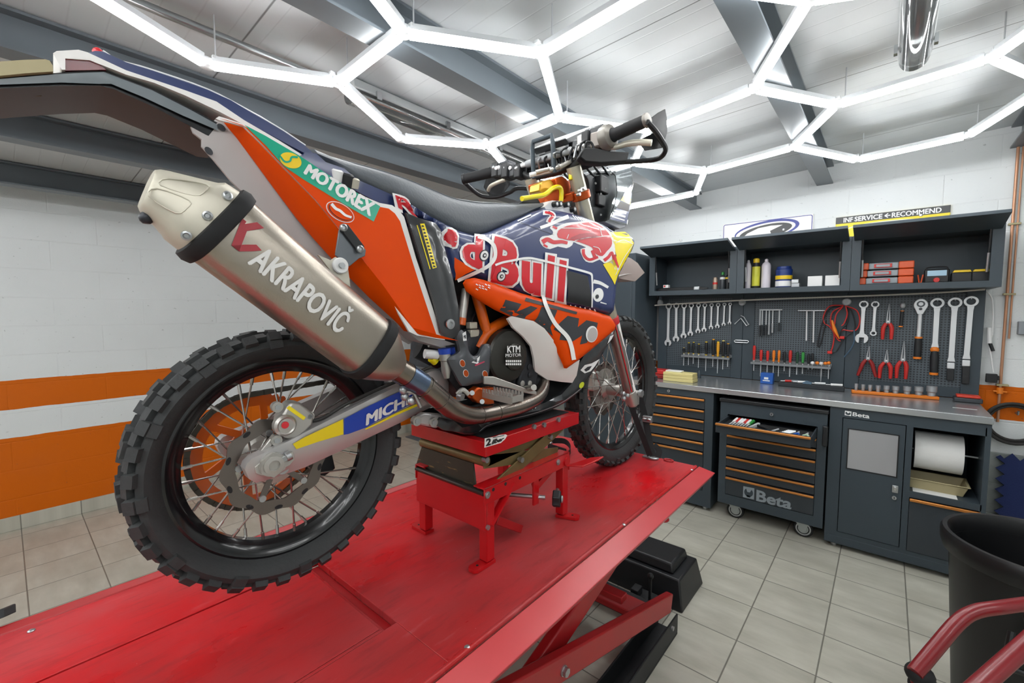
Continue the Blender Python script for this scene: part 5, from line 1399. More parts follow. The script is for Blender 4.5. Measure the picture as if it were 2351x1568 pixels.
class Panel:
    """a body panel: outline seen in the photograph, laid on the lateral surface w(l, z) with softened edges"""
    def __init__(s, px, wf, e=.012, er=.03):
        s.wf, s.e, s.er = wf, e, er; s.poly = []
        for u, v in px:
            w = .15
            for _ in range(6): w = wf(*Blz(u, v, w)) - e
            s.poly.append(Blz(u, v, w))

    def w(s, l, z):
        if s.e == 0: return s.wf(l, z)
        d = min(segd((l, z), s.poly[i], s.poly[i - 1]) for i in range(len(s.poly))); t = min(1, d / s.er)
        if not inside((l, z), s.poly): t = 0
        return s.wf(l, z) - s.e * (1 - math.sqrt(max(0, 1 - (1 - t) ** 2)))

    def uv(s, u, v):
        w = s.wf(*Blz(u, v, .15))
        for _ in range(5): w = s.w(*Blz(u, v, w))
        return Blz(u, v, w)

    def solid(s, mb, m, th=.004, h=.02, mirror=False, side=1, back=None):
        vs, fs, rim = cdt(s.poly, h); W = [s.w(*p) for p in vs]; n = len(vs)
        f3 = [BP(p[0], side * w, p[1]) for p, w in zip(vs, W)]
        b3 = [BP(p[0], -w if mirror else side * (back(*p) if back else w - th), p[1]) for p, w in zip(vs, W)]
        faces = fs + [[n + i for i in f[::-1]] for f in fs]
        edge = {}
        for f in fs:
            for i in range(len(f)):
                a, b_ = f[i], f[(i + 1) % len(f)]; k = (min(a, b_), max(a, b_)); edge[k] = edge.get(k, 0) + 1
        faces += [[a, b_, n + b_, n + a] for (a, b_), c in edge.items() if c == 1]
        mb.add(f3 + b3, faces, m)

    def decal(s, mb, px, m, lv=1, h=.014, side=1):
        poly = [s.uv(u, v) for u, v in px]; vs, fs, _ = cdt(poly, h)
        mb.add([BP(p[0], side * (s.w(*p) + .0011 * lv), p[1]) for p in vs], fs, m)

    def text(s, mb, body, q, m, lv=2, side=1, sub=1, **k):
        vs, fs = norm_glyphs(body, sub=sub, **k); q = [V((a, b_, 0)) for a, b_ in q]; cache = []
        for x, y, hh in vs:
            p = bil(q, x, y); l, z = s.uv(p.x, p.y); cache.append(BP(l, side * (s.w(l, z) + .0011 * lv + .0012 * (hh - 1)), z))
        mb.add(cache, fs, m)

    def stroke(s, mb, px, wid, m, lv=1, side=1, k=5, h=.03):
        """painted line of pixel width wid"""
        c = curve2(px, k) if len(px) > 2 else list(px); L, Rr = [], []
        ws = wid if isinstance(wid, (list, tuple)) else (wid, wid)
        for i, p in enumerate(c):
            a, b_ = c[max(0, i - 1)], c[min(len(c) - 1, i + 1)]; dx, dy = b_[0] - a[0], b_[1] - a[1]; q = math.hypot(dx, dy) or 1
            w = ws[0] + (ws[1] - ws[0]) * i / max(1, len(c) - 1)
            L.append((p[0] - dy / q * w / 2, p[1] + dx / q * w / 2)); Rr.append((p[0] + dy / q * w / 2, p[1] - dx / q * w / 2))
        pts = []
        for a in L + Rr:
            l, z = s.uv(*a); pts.append(BP(l, side * (s.w(l, z) + .0011 * lv), z))
        n = len(c); mb.add(pts, [(i, i + 1, n + i + 1, n + i) for i in range(n - 1)], m)


m_bor = M('gloss orange plastic', 'e34a00', rough=.42, spec=.15)
m_bwh = M('white plastic panel', 'efedea', rough=.38)
m_bwg = M('greyish white plastic', 'b4aeac', rough=.5)  # greyer, duller white than the other panels
m_nav = M('gloss navy graphic', '2a3866', rough=.3, coat=.3)
m_grd = M('graphic red', 'd2232f', rough=.28, coat=.4)
m_gwh = M('graphic white', 'efefee', rough=.3, coat=.3)
m_gye = M('graphic yellow', 'f7e013', rough=.28, coat=.3)
m_gtl = M('graphic teal', '14a685', rough=.28, coat=.4)
m_gbk = M('graphic charcoal', '33363b', rough=.45)
m_gbl = M('graphic blue', '2146b4', rough=.3)
m_gry = M('graphic emblem yellow', 'f3cf2c', rough=.3)
m_fork = M('fork tube', 'c9c3b0', rough=.25, metal=.55)
m_chf = M('polished fork leg', '97918c', rough=.25, metal=.6)
m_ti = M('brushed titanium', 'a79f93', rough=.34, metal=.85, bump=.05, bscale=300, stretch=(1, 1, 1))
m_tic = M('pale end cap', 'c9c4b4', rough=.42, metal=.35)
m_pipe = M('heat tinted steel pipe', '8c8378', rough=.26, metal=.95, var=.6, scale=7, col2='5d5a66')
m_alu = M('cast aluminium', 'b9b6b0', rough=.36, metal=.7)
m_aluw = M('silver swingarm', 'c3c0bf', rough=.33, metal=.55)
m_tyre = M('tyre rubber', '2f3132', rough=.72, bump=.15, bscale=120, var=.4, scale=10, col2='3d3f3f')
m_rim = M('black rim', '0e0f12', rough=.22, coat=.4)
m_spk = M('steel spoke', 'b8b5b0', rough=.25, metal=.9)
m_car = M('carbon fibre', '25272a', rough=.32, coat=.5)
g = NG(m_car)
wv = g.m('SINE', g.m('MULTIPLY', g.m('ADD', g.y, g.m('MULTIPLY', g.z, .6)), 900)); wv2 = g.m('SINE', g.m('MULTIPLY', g.m('SUBTRACT', g.y, g.m('MULTIPLY', g.z, 1.3)), 900))
g.col(g.mix(g.rng(g.m('MULTIPLY', wv, wv2), -1, 1), lin('1f2123'), lin('34373a')))
m_seat = M('seat vinyl', '575c61', rough=.48, bump=.10, bscale=140)
m_eng = M('dark engine casting', '33353a', rough=.42, metal=.5, bump=.1, bscale=90)
m_cov = M('clutch cover', '3b3a36', rough=.36, metal=.55)
m_ofr = M('orange frame paint', 'e2620f', rough=.3, coat=.3)
m_oan = M('orange anodised', 'c4541d', rough=.3, metal=.6)
m_mud = M('glossy dark mudguard', '17191c', rough=.3, spec=.3)
m_tail = M('tail lamp red', '6a1520', rough=.2)
m_thr = M('throttle grey', '7d7972', rough=.4, metal=.4)
m_ltr = M('silencer red print', 'a5303a', rough=.4); m_ltw = M('silencer white print', 'e3e2df', rough=.4)

bike = thing('motorcycle', 'orange, navy and white rally motorcycle standing on the red lift', 'motorcycle', BP(.7, 0, -.40))


def bpart(mb, name, parent=None, **k): return mb.build(name, parent or bike, **k)


# ---------------------------------------------------------------- wheels
def wheel(name, c, rf, ri, wr, rt, wt, nk, hub_l, nsp, phase):
    wh = bpy.data.objects.new(name, None); COL.objects.link(wh); wh.parent = bike; wh.empty_display_size = .05
    pt = lambda a, r, w: c + (BLv * math.cos(a) + ZV * math.sin(a)) * r + BWv * w
    kh = .013 if nk < 40 else .011; rb = rt - kh
    # tyre carcass and knobs
    b = MB(); hw = wt / 2; H = rb - rf
    prof = [(rf - .004, -wr / 2 + .004), (rf + .006, -wr / 2 - .006), (rf + H * .3, -hw * .9), (rf + H * .58, -hw), (rf + H * .80, -hw * .90), (rb - .010, -hw * .62), (rb, -hw * .25), (rb, hw * .25), (rb - .010, hw * .62), (rf + H * .80, hw * .90), (rf + H * .58, hw), (rf + H * .3, hw * .9), (rf + .006, wr / 2 + .006), (rf - .004, wr / 2 - .004)]
    b.lathe(prof, c, BWv, m_tyre, 96, caps=False)

    def knob(a, w, r, tang, wid, ht, tilt):
        rad = BLv * math.cos(a) + ZV * math.sin(a); tg = ZV * math.cos(a) - BLv * math.sin(a)
        rad2 = (rad * math.cos(tilt) + BWv * math.sin(tilt)); sd = (BWv * math.cos(tilt) - rad * math.sin(tilt))
        p = c + rad * r + BWv * w
        lo = [p + tg * (sx * tang * .58) + sd * (sy * wid * .56) - rad2 * .008 for sx, sy in ((-1, -1), (1, -1), (1, 1), (-1, 1))]
        hi = [p + tg * (sx * tang * .5) + sd * (sy * wid * .48) + rad2 * ht for sx, sy in ((-1, -1), (1, -1), (1, 1), (-1, 1))]
        b.loft([lo, hi], m_tyre)
    for k in range(nk):
        a = 2 * math.pi * k / nk; da = math.pi / nk; tg = 2 * math.pi * rb / nk
        for s in (-1, 1):
            knob(a + (da if s > 0 else 0), s * hw * .78, rf + H * .86, tg * .50, .021, kh * 1.1, s * R(48))
            knob(a + (0 if s > 0 else da), s * hw * .52, rb - .008, tg * .46, .022, kh, s * R(18))
            if k % 2 == 0: knob(a + (da if s > 0 else da * .3), s * hw * .17, rb, tg * .6, .026, kh, 0)
            if k % 3 == 0: knob(a + da, s * hw * .985, rf + H * .66, tg * .5, .018, kh * .45, s * R(80))
    b.build('tyre', wh, angle=40)
    b = MB(); h = wr / 2
    b.lathe([(rf + .004, -h), (rf + .004, -h + .006), (rf - .012, -h + .010), (ri + .010, -h * .45), (ri, -h * .35), (ri, h * .35), (ri + .010, h * .45), (rf - .012, h - .010), (rf + .004, h - .006), (rf + .004, h), (rf - .004, h + .002), (rf - .018, h - .004), (ri + .004, h * .55), (ri - .004, h * .3), (ri - .004, -h * .3), (ri + .004, -h * .55), (rf - .018, -h + .004), (rf - .004, -h - .002)], c, BWv, m_rim, 96, caps=False); b.build('rim', wh)
    # hub
    cc = c + BLv * hub_l
    b = MB(); b.lathe([(.02, -.075), (.045, -.07), (.050, -.05), (.030, -.035), (.027, 0), (.030, .035), (.046, .05), (.042, .07), (.02, .075)], cc, BWv, m_alu, 32); b.build('hub', wh)
    for k in range(nsp):
        side = 1 if k % 2 else -1; a1 = 2 * math.pi * k / nsp + phase; tw = R(46) * (1 if (k // 2) % 2 else -1); a0 = a1 + tw
        p0 = cc + (BLv * math.cos(a0) + ZV * math.sin(a0)) * .044 + BWv * (side * .05); p1 = pt(a1, ri - .002, side * .006)
        b = MB(); b.cyl(p0, p1, .0021, m_spk, 6); d = (p1 - p0).normalized(); b.cyl(p1 - d * .022, p1 - d * .003, .0036, m_spk, 6); b.build('spoke', wh)
    return wh, cc


RW, rc = wheel('rear_wheel', BP(.0, 0, 0), .228, .1985, .060, .293, .120, 36, -.035, 36, .1)
FC = BP(1.4988, .0076, -.0427)
FWH, fcn = wheel('front_wheel', FC, .284, .262, .046, .3595, .092, 46, 0, 36, .0)


def wavydisc(mb, c, r, rin, w, th, nw, amp, m, holes=True):
    n = nw * 10; secs = []
    for k in range(n):
        a = 2 * math.pi * k / n; rr = r + amp * math.cos(nw * a); ri = rin + amp * .4 * math.cos(nw * a + 1.5); d = BLv * math.cos(a) + ZV * math.sin(a)
        secs.append([c + d * ri + BWv * (w - th / 2), c + d * rr + BWv * (w - th / 2), c + d * rr + BWv * (w + th / 2), c + d * ri + BWv * (w + th / 2)])
    mb.loft(secs, m, closed=True)
    if holes:
        for k in range(nw):
            a = 2 * math.pi * (k + .5) / nw; d = BLv * math.cos(a) + ZV * math.sin(a); tg = ZV * math.cos(a) - BLv * math.sin(a); p = c + d * ((r + rin) / 2 + .004) + BWv * (w + th / 2 + .0004)
            mb.add([p + tg * (.0085 * math.cos(q)) + d * (.0045 * math.sin(q)) for q in (x * math.pi / 6 for x in range(12))], [tuple(range(12))], m_blk)


m_disc = M('brake disc steel', '77706a', rough=.3, metal=.85)
b = MB(); wavydisc(b, rc, .104, .079, .072, .004, 10, .004, m_disc)
for k in range(5):
    a = 2 * math.pi * k / 5 + .5; d = BLv * math.cos(a) + ZV * math.sin(a); b.bar(rc + d * .03 + BWv * .07, rc + d * .083 + BWv * .071, .012, .004, m_disc, up=BWv)
    b.cyl(rc + d * .074 + BWv * .072, rc + d * .074 + BWv * .078, .007, m_zinc, 12)
b.build('brake_disc', RW)
# sprocket and chain on the far side
b = MB(); wsp = -.072; n = 48; secs = []
for k in range(n * 4):
    a = 2 * math.pi * k / (n * 4); d = BLv * math.cos(a) + ZV * math.sin(a); rr = .134 + (.005 if k % 4 < 2 else 0); secs.append([rc + d * .108 + BWv * (wsp - .003), rc + d * rr + BWv * (wsp - .003), rc + d * rr + BWv * (wsp + .003), rc + d * .108 + BWv * (wsp + .003)])
b.loft(secs, m_ofr, closed=True)
for k in range(6):
    a = 2 * math.pi * k / 6; d = BLv * math.cos(a) + ZV * math.sin(a); a2 = a + .35; d2 = BLv * math.cos(a2) + ZV * math.sin(a2)
    b.bar(rc + d * .045 + BWv * wsp, rc + d2 * .112 + BWv * wsp, .016, .006, m_ofr, up=BWv)
b.ring(rc + BWv * wsp, BWv, .030, .060, .006, m_ofr, 32); b.build('sprocket', RW)
m_chn = M('chain steel', '57544d', rough=.4, metal=.8)
sp2 = Bm(1010, 862, wsp); l2, z2 = lz(sp2); l2 = .36; z2 = .13; rs = .028; lr, zr = lz(rc)
pth = []
for k in range(0, 36): a = R(100 + 5.4 * k); pth.append(BP(lr + .137 * math.cos(a), wsp, zr + .137 * math.sin(a)))
top = [BP(lr + .137 * math.cos(R(100)), wsp, zr + .137 * math.sin(R(100))), BP(l2, wsp, z2 + rs)]; bot = [BP(lr + .137 * math.cos(R(289)), wsp, zr + .137 * math.sin(R(289))), BP(l2, wsp, z2 - rs)]
pts = [top[1].lerp(top[0], k / 26) for k in range(26)] + pth + [bot[0].lerp(bot[1], k / 26) for k in range(1, 27)]
b = MB()
for k in range(len(pts) - 1):
    p, q = pts[k], pts[k + 1]; d = (q - p)
    if d.length < 1e-4: continue
    off = .0035 if k % 2 else .006
    for s in (-1, 1): b.bar(p - d * .22 + BWv * (s * off), q + d * .22 + BWv * (s * off), .0015, .011, m_chn, up=d.cross(BWv))
b.build('chain', bike)

# rear caliper, axle, swingarm
b = MB(); cpx = Bm(655, 968, .095)
b.prism([Bm(u, v, .070) for u, v in ((640, 930), (652, 917), (672, 918), (690, 932), (704, 945), (700, 968), (682, 985), (660, 1000), (636, 998), (624, 980), (627, 955))], BWv * .045, m_alu)
cal_ = b.build('rear_caliper', bike, bevel=.005)
b = MB(); p = Bm(654, 976, .116); b.lathe([(.0225, -.01), (.0225, .004), (.018, .010), (.015, .008), (.003, .009)], p, BWv, m_alu, 24); b.build('piston_cap', cal_)
b = MB(); p = Bm(655, 976, .127); b.lathe([(.0075, 0), (.007, .001)], p, BWv, m_grd, 20); b.build('red_badge', cal_)
for u, v in ((635, 934), (708, 955), (633, 1010)):
    b = MB(); p = Bm(u, v, .105); b.ring(p, BWv, .005, .011, .014, m_alu, 16); b.cyl(p - BWv * .01, p + BWv * .01, .006, m_zinc, 6); b.build('bolt', cal_)
b = MB(); q = [Bm(u, v, .1165) for u, v in ((657, 937), (664, 931), (702, 958), (697, 965))]; b.add(q, [(0, 1, 2, 3)], m_gye); b.build('yellow_mark', cal_)
b = MB(); b.bar(Bm(632, 1000, .1), Bm(600, 1040, .1), .012, .012, m_alu); b.build('caliper_bracket', bike, bevel=.002)
m_hose = M('hose rubber')
b = MB(); b.tube(smooth([Bm(700, 968, .1), Bm(740, 960, .1), Bm(800, 925, .1), Bm(900, 880, .1), Bm(990, 842, .11)], 6), .0045, m_hose, 8); b.build('brake_hose', bike)
SWP = [(562, 1078), (566, 1066), (580, 1052), (620, 1033), (670, 1009), (715, 985), (760, 962), (830, 927), (905, 890), (950, 866), (1000, 850), (1030, 860), (1030, 905), (1000, 930), (950, 954), (918, 971), (850, 1003), (780, 1036), (700, 1073), (640, 1094), (588, 1109), (572, 1100)]
swf = plane((575, 1080, .125), (760, 990, .118), (1010, 885, .10))
sw = Panel(SWP, swf, .005, .010)
b = MB(); sw.solid(b, m_aluw, th=.03, h=.022); sa = b.build('swingarm', bike)
b = MB()
sw.decal(b, [(672, 1019), (700, 1003), (787, 962), (788, 997), (730, 1014), (680, 1031)], m_gye, 1)
b.build('yellow_field', sa); b = MB()
sw.decal(b, [(790, 961), (850, 930), (921, 897), (952, 884), (985, 872), (985, 905), (950, 924), (904, 948), (866, 966), (838, 982), (800, 996), (789, 998)], m_gbl, 1)
b.build('blue_field', sa); b = MB()
sw.stroke(b, [(838, 985), (870, 970), (910, 950), (960, 928)], (3, 6), m_gye, 2)
b.build('yellow_stripe', sa)
sw2 = Panel(SWP, swf, .005, .010)
b = MB(); sw2.text(b, 'MICHELIN', [(838, 978), (1003, 895), (1002, 871), (840, 950)], m_gwh, 3, bold=.05); b.build('lettering', sa)
b = MB(); sw.solid(b, m_aluw, th=.03, h=.03, side=-1); b.build('swingarm_far_side', bike)
b = MB(); b.prism([BP(.25, -.09, .09), BP(.40, -.09, .10), BP(.40, -.09, .17), BP(.25, -.09, .15)], BWv * .18, m_aluw); b.build('swingarm_bridge', bike, bevel=.008)
# recessed dropout with axle block and nut
aw = swf(-.06, .018) + .001
b = MB(); b.prism([Bm(u, v, aw) for u, v in ((584, 1072), (600, 1058), (640, 1046), (672, 1036), (676, 1054), (664, 1068), (630, 1086), (600, 1092), (586, 1086))], BWv * .003, m_alu); b.build('dropout', sa, bevel=.001)
ax_ = Bm(624, 1065, aw); b = MB(); b.lathe([(.025, 0), (.025, .006), (.019, .007), (.019, .016), (.011, .017), (.011, .004)], ax_, BWv, m_alu, 6 * 4); b.tube([ax_ + BWv * .006, ax_ + BWv * .011], .026, m_alu, 6); b.build('axle_nut', bike)
b = MB(); b.bar(Bm(640, 1058, aw + .006), Bm(662, 1047, aw + .006), .012, .012, m_zinc); b.cyl(Bm(656, 1050, aw + .006), Bm(668, 1044, aw + .006), .010, m_zinc, 12); b.build('chain_adjuster', bike, bevel=.001)
b = MB(); b.cyl(rc - BWv * .11, rc + BWv * .11, .013, m_zinc, 16); b.build('axle', RW)
b = MB(); b.prism([Bm(u, v, -.10) for u, v in ((700, 1062), (752, 1035), (760, 1070), (728, 1092))], BWv * .03, m_blk); b.build('chain_guide', bike, bevel=.004)

# ---------------------------------------------------------------- inner body: keeps the middle of the machine closed
core = Panel([(925, 520), (1090, 560), (1240, 510), (1392, 560), (1392, 690), (1330, 820), (1240, 880), (1120, 880), (1062, 800), (1010, 740), (960, 735)], const(.095), 0, 1)
m_core = M('dark inner parts', '17181a', rough=.5)
b = MB(); core.solid(b, m_core, mirror=True, h=.04); b.build('air_box', bike)

# ---------------------------------------------------------------- mudguard and tail
tl = Panel([(122, 122), (130, 117), (180, 114), (201, 120), (289, 161), (425, 207), (497, 233), (561, 276), (640, 322), (705, 362), (740, 388), (640, 333), (561, 287), (503, 256), (425, 219), (354, 190), (289, 171), (226, 146), (206, 138), (150, 134), (150, 160), (142, 160), (128, 134)], const(.082), .003, .008)
b = MB(); tl.solid(b, m_bwh, mirror=True, h=.03); tp_ = b.build('tail_rim', bike)
nv = Panel([(201, 121), (218, 117), (236, 118), (290, 143), (340, 159), (476, 206), (530, 230), (578, 259), (647, 299), (701, 335), (726, 358), (760, 384), (700, 352), (640, 320), (561, 276), (497, 234), (425, 208), (289, 162)], const(.074), .004, .01)
b = MB(); nv.solid(b, m_nav, mirror=True, h=.03); b.build('tail_unit', bike)
b = MB(); nv2 = [(236, 117), (272, 139), (340, 158), (476, 205), (578, 258), (647, 298), (701, 334)]; b.tube([Bm(u, v, .06) for u, v in curve2(nv2)], .0022, m_gwh, 6); b.build('white_piping', bike)
b = MB(); p = Bm(225, 121, .03); b.ball(p, .008, m_grd, 14); b.build('red_button', bike)
b = MB(); pn = Panel([(148, 133), (206, 137), (226, 145), (244, 160), (150, 162)], const(.076), 0, 1); pn.solid(b, m_tail, mirror=True, h=.02); b.build('tail_lamp', bike)
mg = Panel([(-160, 186), (-60, 182), (0, 179), (122, 168), (180, 163), (238, 163), (354, 206), (440, 250), (500, 282), (520, 296), (516, 322), (490, 318), (430, 286), (350, 244), (262, 205), (230, 197), (140, 197), (0, 203), (-160, 214)], const(.078), .006, .015)
b = MB(); mg.solid(b, m_mud, mirror=True, h=.03)
ml = b.build('rear_mudguard', bike)
b = MB(); mg.decal(b, [(-150, 190), (0, 182), (130, 171), (238, 166), (350, 208), (440, 254), (498, 286), (500, 300), (420, 266), (330, 224), (255, 193), (140, 190), (0, 195), (-150, 204)], M('mudguard grey edge', '6f777c', rough=.35), 1); b.build('edge_fold', ml)
for w0_, u, v, n_, wd_ in ((.03, 20, 213, 3, .012), (-.045, 90, 236, 4, .014), (-.05, 150, 238, 3, .016), (-.03, 300, 258, 4, .010)):
    q = Bm(u, v, w0_); b = MB(); d_ = (Bm(u + 30, v + (0 if u < 200 else 12), w0_) - q).normalized(); b.bar(q, q + d_ * .012 * n_, .0012, .010, M('dull yellow mark', '6e5f26', rough=.4), up=d_.cross(BWv)); b.build('worn_decal', ml)
b = MB(); pb = Panel([(-150, 150), (0, 141), (60, 137), (104, 136), (114, 139), (121, 150), (122, 164), (60, 168), (0, 174), (-150, 182)], const(.088), .006, .01); pb.solid(b, m_bei, mirror=True, h=.03); b.build('plate_holder', bike)

# ---------------------------------------------------------------- orange side panel
spf = plane((503, 267, .088), (560, 289, .098), (657, 393, .118), (780, 528, .148), (945, 750, .168), (876, 467, .135), (1006, 750, .155))
SPX = [(495, 272), (503, 267), (520, 272), (556, 284), (657, 340), (734, 394), (810, 440), (872, 466), (900, 471), (916, 482), (928, 498), (955, 592), (981, 669), (1008, 752), (1022, 781), (960, 771), (940, 762), (879, 656), (826, 588), (780, 528), (724, 459), (655, 388), (600, 330), (560, 290), (530, 282), (504, 276)]
sp = Panel(SPX, spf, 0, 1)
b = MB(); sp.solid(b, m_bwh, th=.006, h=.022); spo = b.build('side_panel', bike)
b = MB()
sp.decal(b, [(503, 272), (520, 276), (556, 287), (600, 312), (657, 345), (734, 399), (810, 446), (866, 474), (892, 479), (906, 490), (918, 508), (940, 580), (965, 660), (990, 735), (1004, 776), (962, 768), (945, 750), (879, 656), (826, 588), (780, 528), (724, 459), (655, 388), (600, 330), (560, 290), (530, 280)], m_bor, 1)
sp.decal(b, [(560, 287), (608, 312), (690, 360), (780, 420), (872, 474), (857, 509), (770, 458), (700, 415), (652, 383), (610, 335)], m_gtl, 2)
sp.text(b, 'MOTOREX', [(694, 399), (849, 499), (862, 467), (708, 376)], m_gwh, 3, bold=.065)
em = ellip(666, 369, 26, 17, 22, 28); sp.decal(b, em, m_gry, 3)
sp.stroke(b, [(640, 358), (652, 372), (664, 371), (668, 362), (682, 362)], (4, 5), m_gtl, 4)
ov = ellip(780, 487, 36, 19, 31, 32); sp.decal(b, ov, m_gwh, 2); sp.decal(b, ellip(780, 487, 34, 17.3, 31, 32), m_bor, 3); sp.decal(b, ellip(780, 487, 30, 14.5, 31, 32), m_gbk, 4); sp.decal(b, ellip(780, 487, 28.5, 13.4, 31, 32), m_bor, 5)
sp.stroke(b, [(758, 469), (768, 480), (778, 485), (790, 495), (804, 500)], (7, 5), m_gwh, 6)
b.build('graphics', spo)
lpf = plane((560, 290, .097), (657, 391, .116), (780, 528, .147), (945, 750, .167), (545, 311, .082), (632, 429, .082), (728, 551, .095), (853, 684, .115))
lp = Panel([(503, 272), (560, 290), (600, 330), (655, 388), (724, 459), (780, 528), (826, 588), (879, 656), (945, 752), (1022, 780), (990, 775), (930, 760), (915, 742), (853, 684), (797, 627), (728, 551), (685, 500), (632, 429), (580, 358), (545, 311), (523, 288)], lpf, 0, 1)
b = MB(); lp.solid(b, m_bor, th=.004, h=.022); b.build('side_panel_lower_face', bike)
b = MB(); sp.solid(b, m_bor, th=.006, h=.04, side=-1); lp.solid(b, m_bor, th=.004, h=.04, side=-1); b.build('far_side_panel', bike)
b = MB(); ip = Panel([(431, 274), (447, 280), (486, 292), (492, 276), (503, 270), (545, 311), (632, 429), (728, 551), (853, 684), (925, 752), (960, 775), (940, 790), (860, 745), (760, 640), (640, 520), (530, 415), (489, 365), (463, 336), (463, 320), (444, 305)], const(.075), .004, .02)
ip.solid(b, m_bwg, th=.006, h=.03); iw = b.build('inner_panel', bike)
b = MB(); ip.decal(b, ellip(508, 293, 12, 6.5, 40, 18), m_gbk, 1); ip.decal(b, ellip(479, 347, 12, 7, 45, 18), m_gbk, 1); b.build('screw_hole', iw)
b = MB(); us = Panel([(925, 752), (960, 772), (1022, 782), (1046, 790), (1010, 796), (960, 782)], const(.13), 0, 1); us.solid(b, m_bwg, th=.05, h=.03); b.build('panel_underside', bike)

# ---------------------------------------------------------------- seat
low = [(728, 362, .07), (776, 380, .085), (817, 411, .095), (904, 449, .11), (981, 492, .12), (1050, 529, .122), (1090, 543, .122), (1118, 536, .12), (1187, 508, .105), (1249, 474, .08), (1262, 466, .07)]
hig = [(712, 341, .03), (754, 357, .055), (800, 369, .065), (879, 390, .075), (940, 410, .08), (1000, 435, .085), (1040, 451, .085), (1100, 461, .08), (1189, 467, .065), (1246, 467, .055), (1262, 463, .05)]
LL = [(*Blz(u, v, w), w) for u, v, w in low]; HH = [(*Blz(u, v, w), w) for u, v, w in hig]


def interp(tab, l, k):
    if l <= tab[0][0]: return tab[0][k]
    for a, b_ in zip(tab, tab[1:]):
        if l <= b_[0]: t = (l - a[0]) / (b_[0] - a[0]); return a[k] + (b_[k] - a[k]) * t
    return tab[-1][k]


secs = []; N = 30; l0, l1 = max(LL[0][0], HH[0][0]), min(LL[-1][0], HH[-1][0])
for i in range(N + 1):
    l = l0 + (l1 - l0) * i / N; zl, wl, zh, wh_ = interp(LL, l, 1), interp(LL, l, 2), interp(HH, l, 1), interp(HH, l, 2)
    zl = min(zl, zh - .012); h = zh - zl
    half = [(wl - .012, zl - .002), (wl, zl + .012 * min(1, h / .04)), (wl * .99, zl + h * .35), (wl * .6 + wh_ * .4, zl + h * .74), (wh_ * 1.05, zl + h * .93), (wh_ * .8, zh + .001), (wh_ * .4, zh + .004)]
    secs.append([BP(l, w, z) for w, z in half] + [BP(l, -w, z) for w, z in half[::-1]])
b = MB(); b.loft(secs, m_seat); st = b.build('seat', bike, angle=60)
b = MB(); b.tube([s[4] + (s[4] - s[2]).normalized() * .0005 for s in secs[2:]], .0016, M('seat piping', '5a5f63', rough=.5), 6); b.build('seam', st)

# filler caps between seat and panel
b = MB(); q = Bm(797, 402, .10); b.lathe([(.016, -.03), (.016, .0), (.012, .004)], q, (BWv * .4 + ZV).normalized(), m_blk, 24); b.build('filler_cap', bike)
q = Bm(774, 392, .10); b = MB(); b.lathe([(.014, -.03), (.014, .0), (.010, .003)], q, (BWv * .4 + ZV).normalized(), m_gwh, 24); b.build('filler_ring', bike)
q = Bm(812, 411, .10); b = MB(); b.lathe([(.014, -.02), (.014, .0), (.010, .003)], q, (BWv * .4 + ZV).normalized(), m_tic, 20); b.build('filler_neck', bike)
b = MB(); rt_ = Panel([(700, 350), (726, 352), (748, 372), (790, 386), (820, 412), (905, 449), (945, 478), (930, 492), (905, 474), (876, 468), (834, 447), (740, 396), (690, 365)], const(.108), .006, .02); rt_.solid(b, m_nav, mirror=True, h=.03); b.build('rear_tank', bike)

# ---------------------------------------------------------------- front tank and shroud
tkf = plane((905, 449, .128), (1040, 600, .165), (1088, 545, .15), (1200, 660, .20), (1350, 620, .215), (1283, 490, .17), (1400, 700, .21), (1434, 560, .20))
TK = [(905, 449), (945, 470), (981, 493), (1050, 529), (1090, 541), (1131, 532), (1187, 508), (1225, 491), (1249, 480), (1283, 484), (1334, 496), (1383, 515), (1406, 530), (1434, 532), (1448, 545), (1455, 558), (1446, 580), (1418, 632), (1412, 656), (1406, 716), (1401, 722), (1352, 711), (1263, 693), (1199, 675), (1112, 642), (1090, 634), (1060, 640), (1040, 640), (1030, 600), (1016, 545), (1008, 518), (960, 495), (930, 478)]
tk = Panel(TK, tkf, .022, .045)
b = MB(); tk.solid(b, m_nav, mirror=True, h=.013); tko = b.build('fuel_tank', bike, angle=60)
b = MB()
# yellow nose
tk.decal(b, [(1399, 533), (1434, 532), (1448, 545), (1455, 558), (1446, 580), (1418, 632), (1411, 654), (1404, 640), (1384, 607), (1402, 598), (1415, 588), (1408, 560)], m_gye, 1)
tk.stroke(b, [(1412, 558), (1430, 551), (1452, 560)], 1.5, m_gwh, 2); tk.stroke(b, [(1452, 562), (1430, 595), (1412, 632)], 1.5, m_gwh, 2)
# charging bull badge: white outline, red body
out = [(1286, 517), (1300, 512), (1318, 510), (1338, 508), (1360, 507), (1380, 516), (1398, 530), (1410, 552), (1412, 580), (1416, 600), (1422, 618), (1412, 620), (1404, 604), (1386, 604), (1376, 596), (1360, 603), (1344, 600), (1335, 586), (1332, 572), (1345, 568), (1325, 560), (1316, 556), (1313, 563), (1300, 570), (1280, 566), (1262, 572), (1246, 566), (1238, 552), (1244, 543), (1258, 541), (1268, 538), (1268, 530), (1262, 524), (1266, 518), (1276, 521)]
tk.decal(b, curvec(out, 2), m_gwh, 1)
body = [(1280, 530), (1300, 519), (1320, 515), (1345, 511), (1362, 511), (1380, 520), (1395, 534), (1404, 552), (1402, 566), (1392, 577), (1382, 588), (1370, 585), (1362, 578), (1358, 568), (1340, 560), (1318, 553), (1300, 551), (1290, 548), (1280, 545)]
tk.decal(b, curvec(body, 2), m_grd, 2)
m_gr2 = M('graphic dark red', 'a8152a', rough=.28, coat=.4)
tk.decal(b, [(1310, 545), (1330, 537), (1358, 534), (1374, 543), (1352, 548), (1330, 552), (1306, 550)], m_gr2, 3)
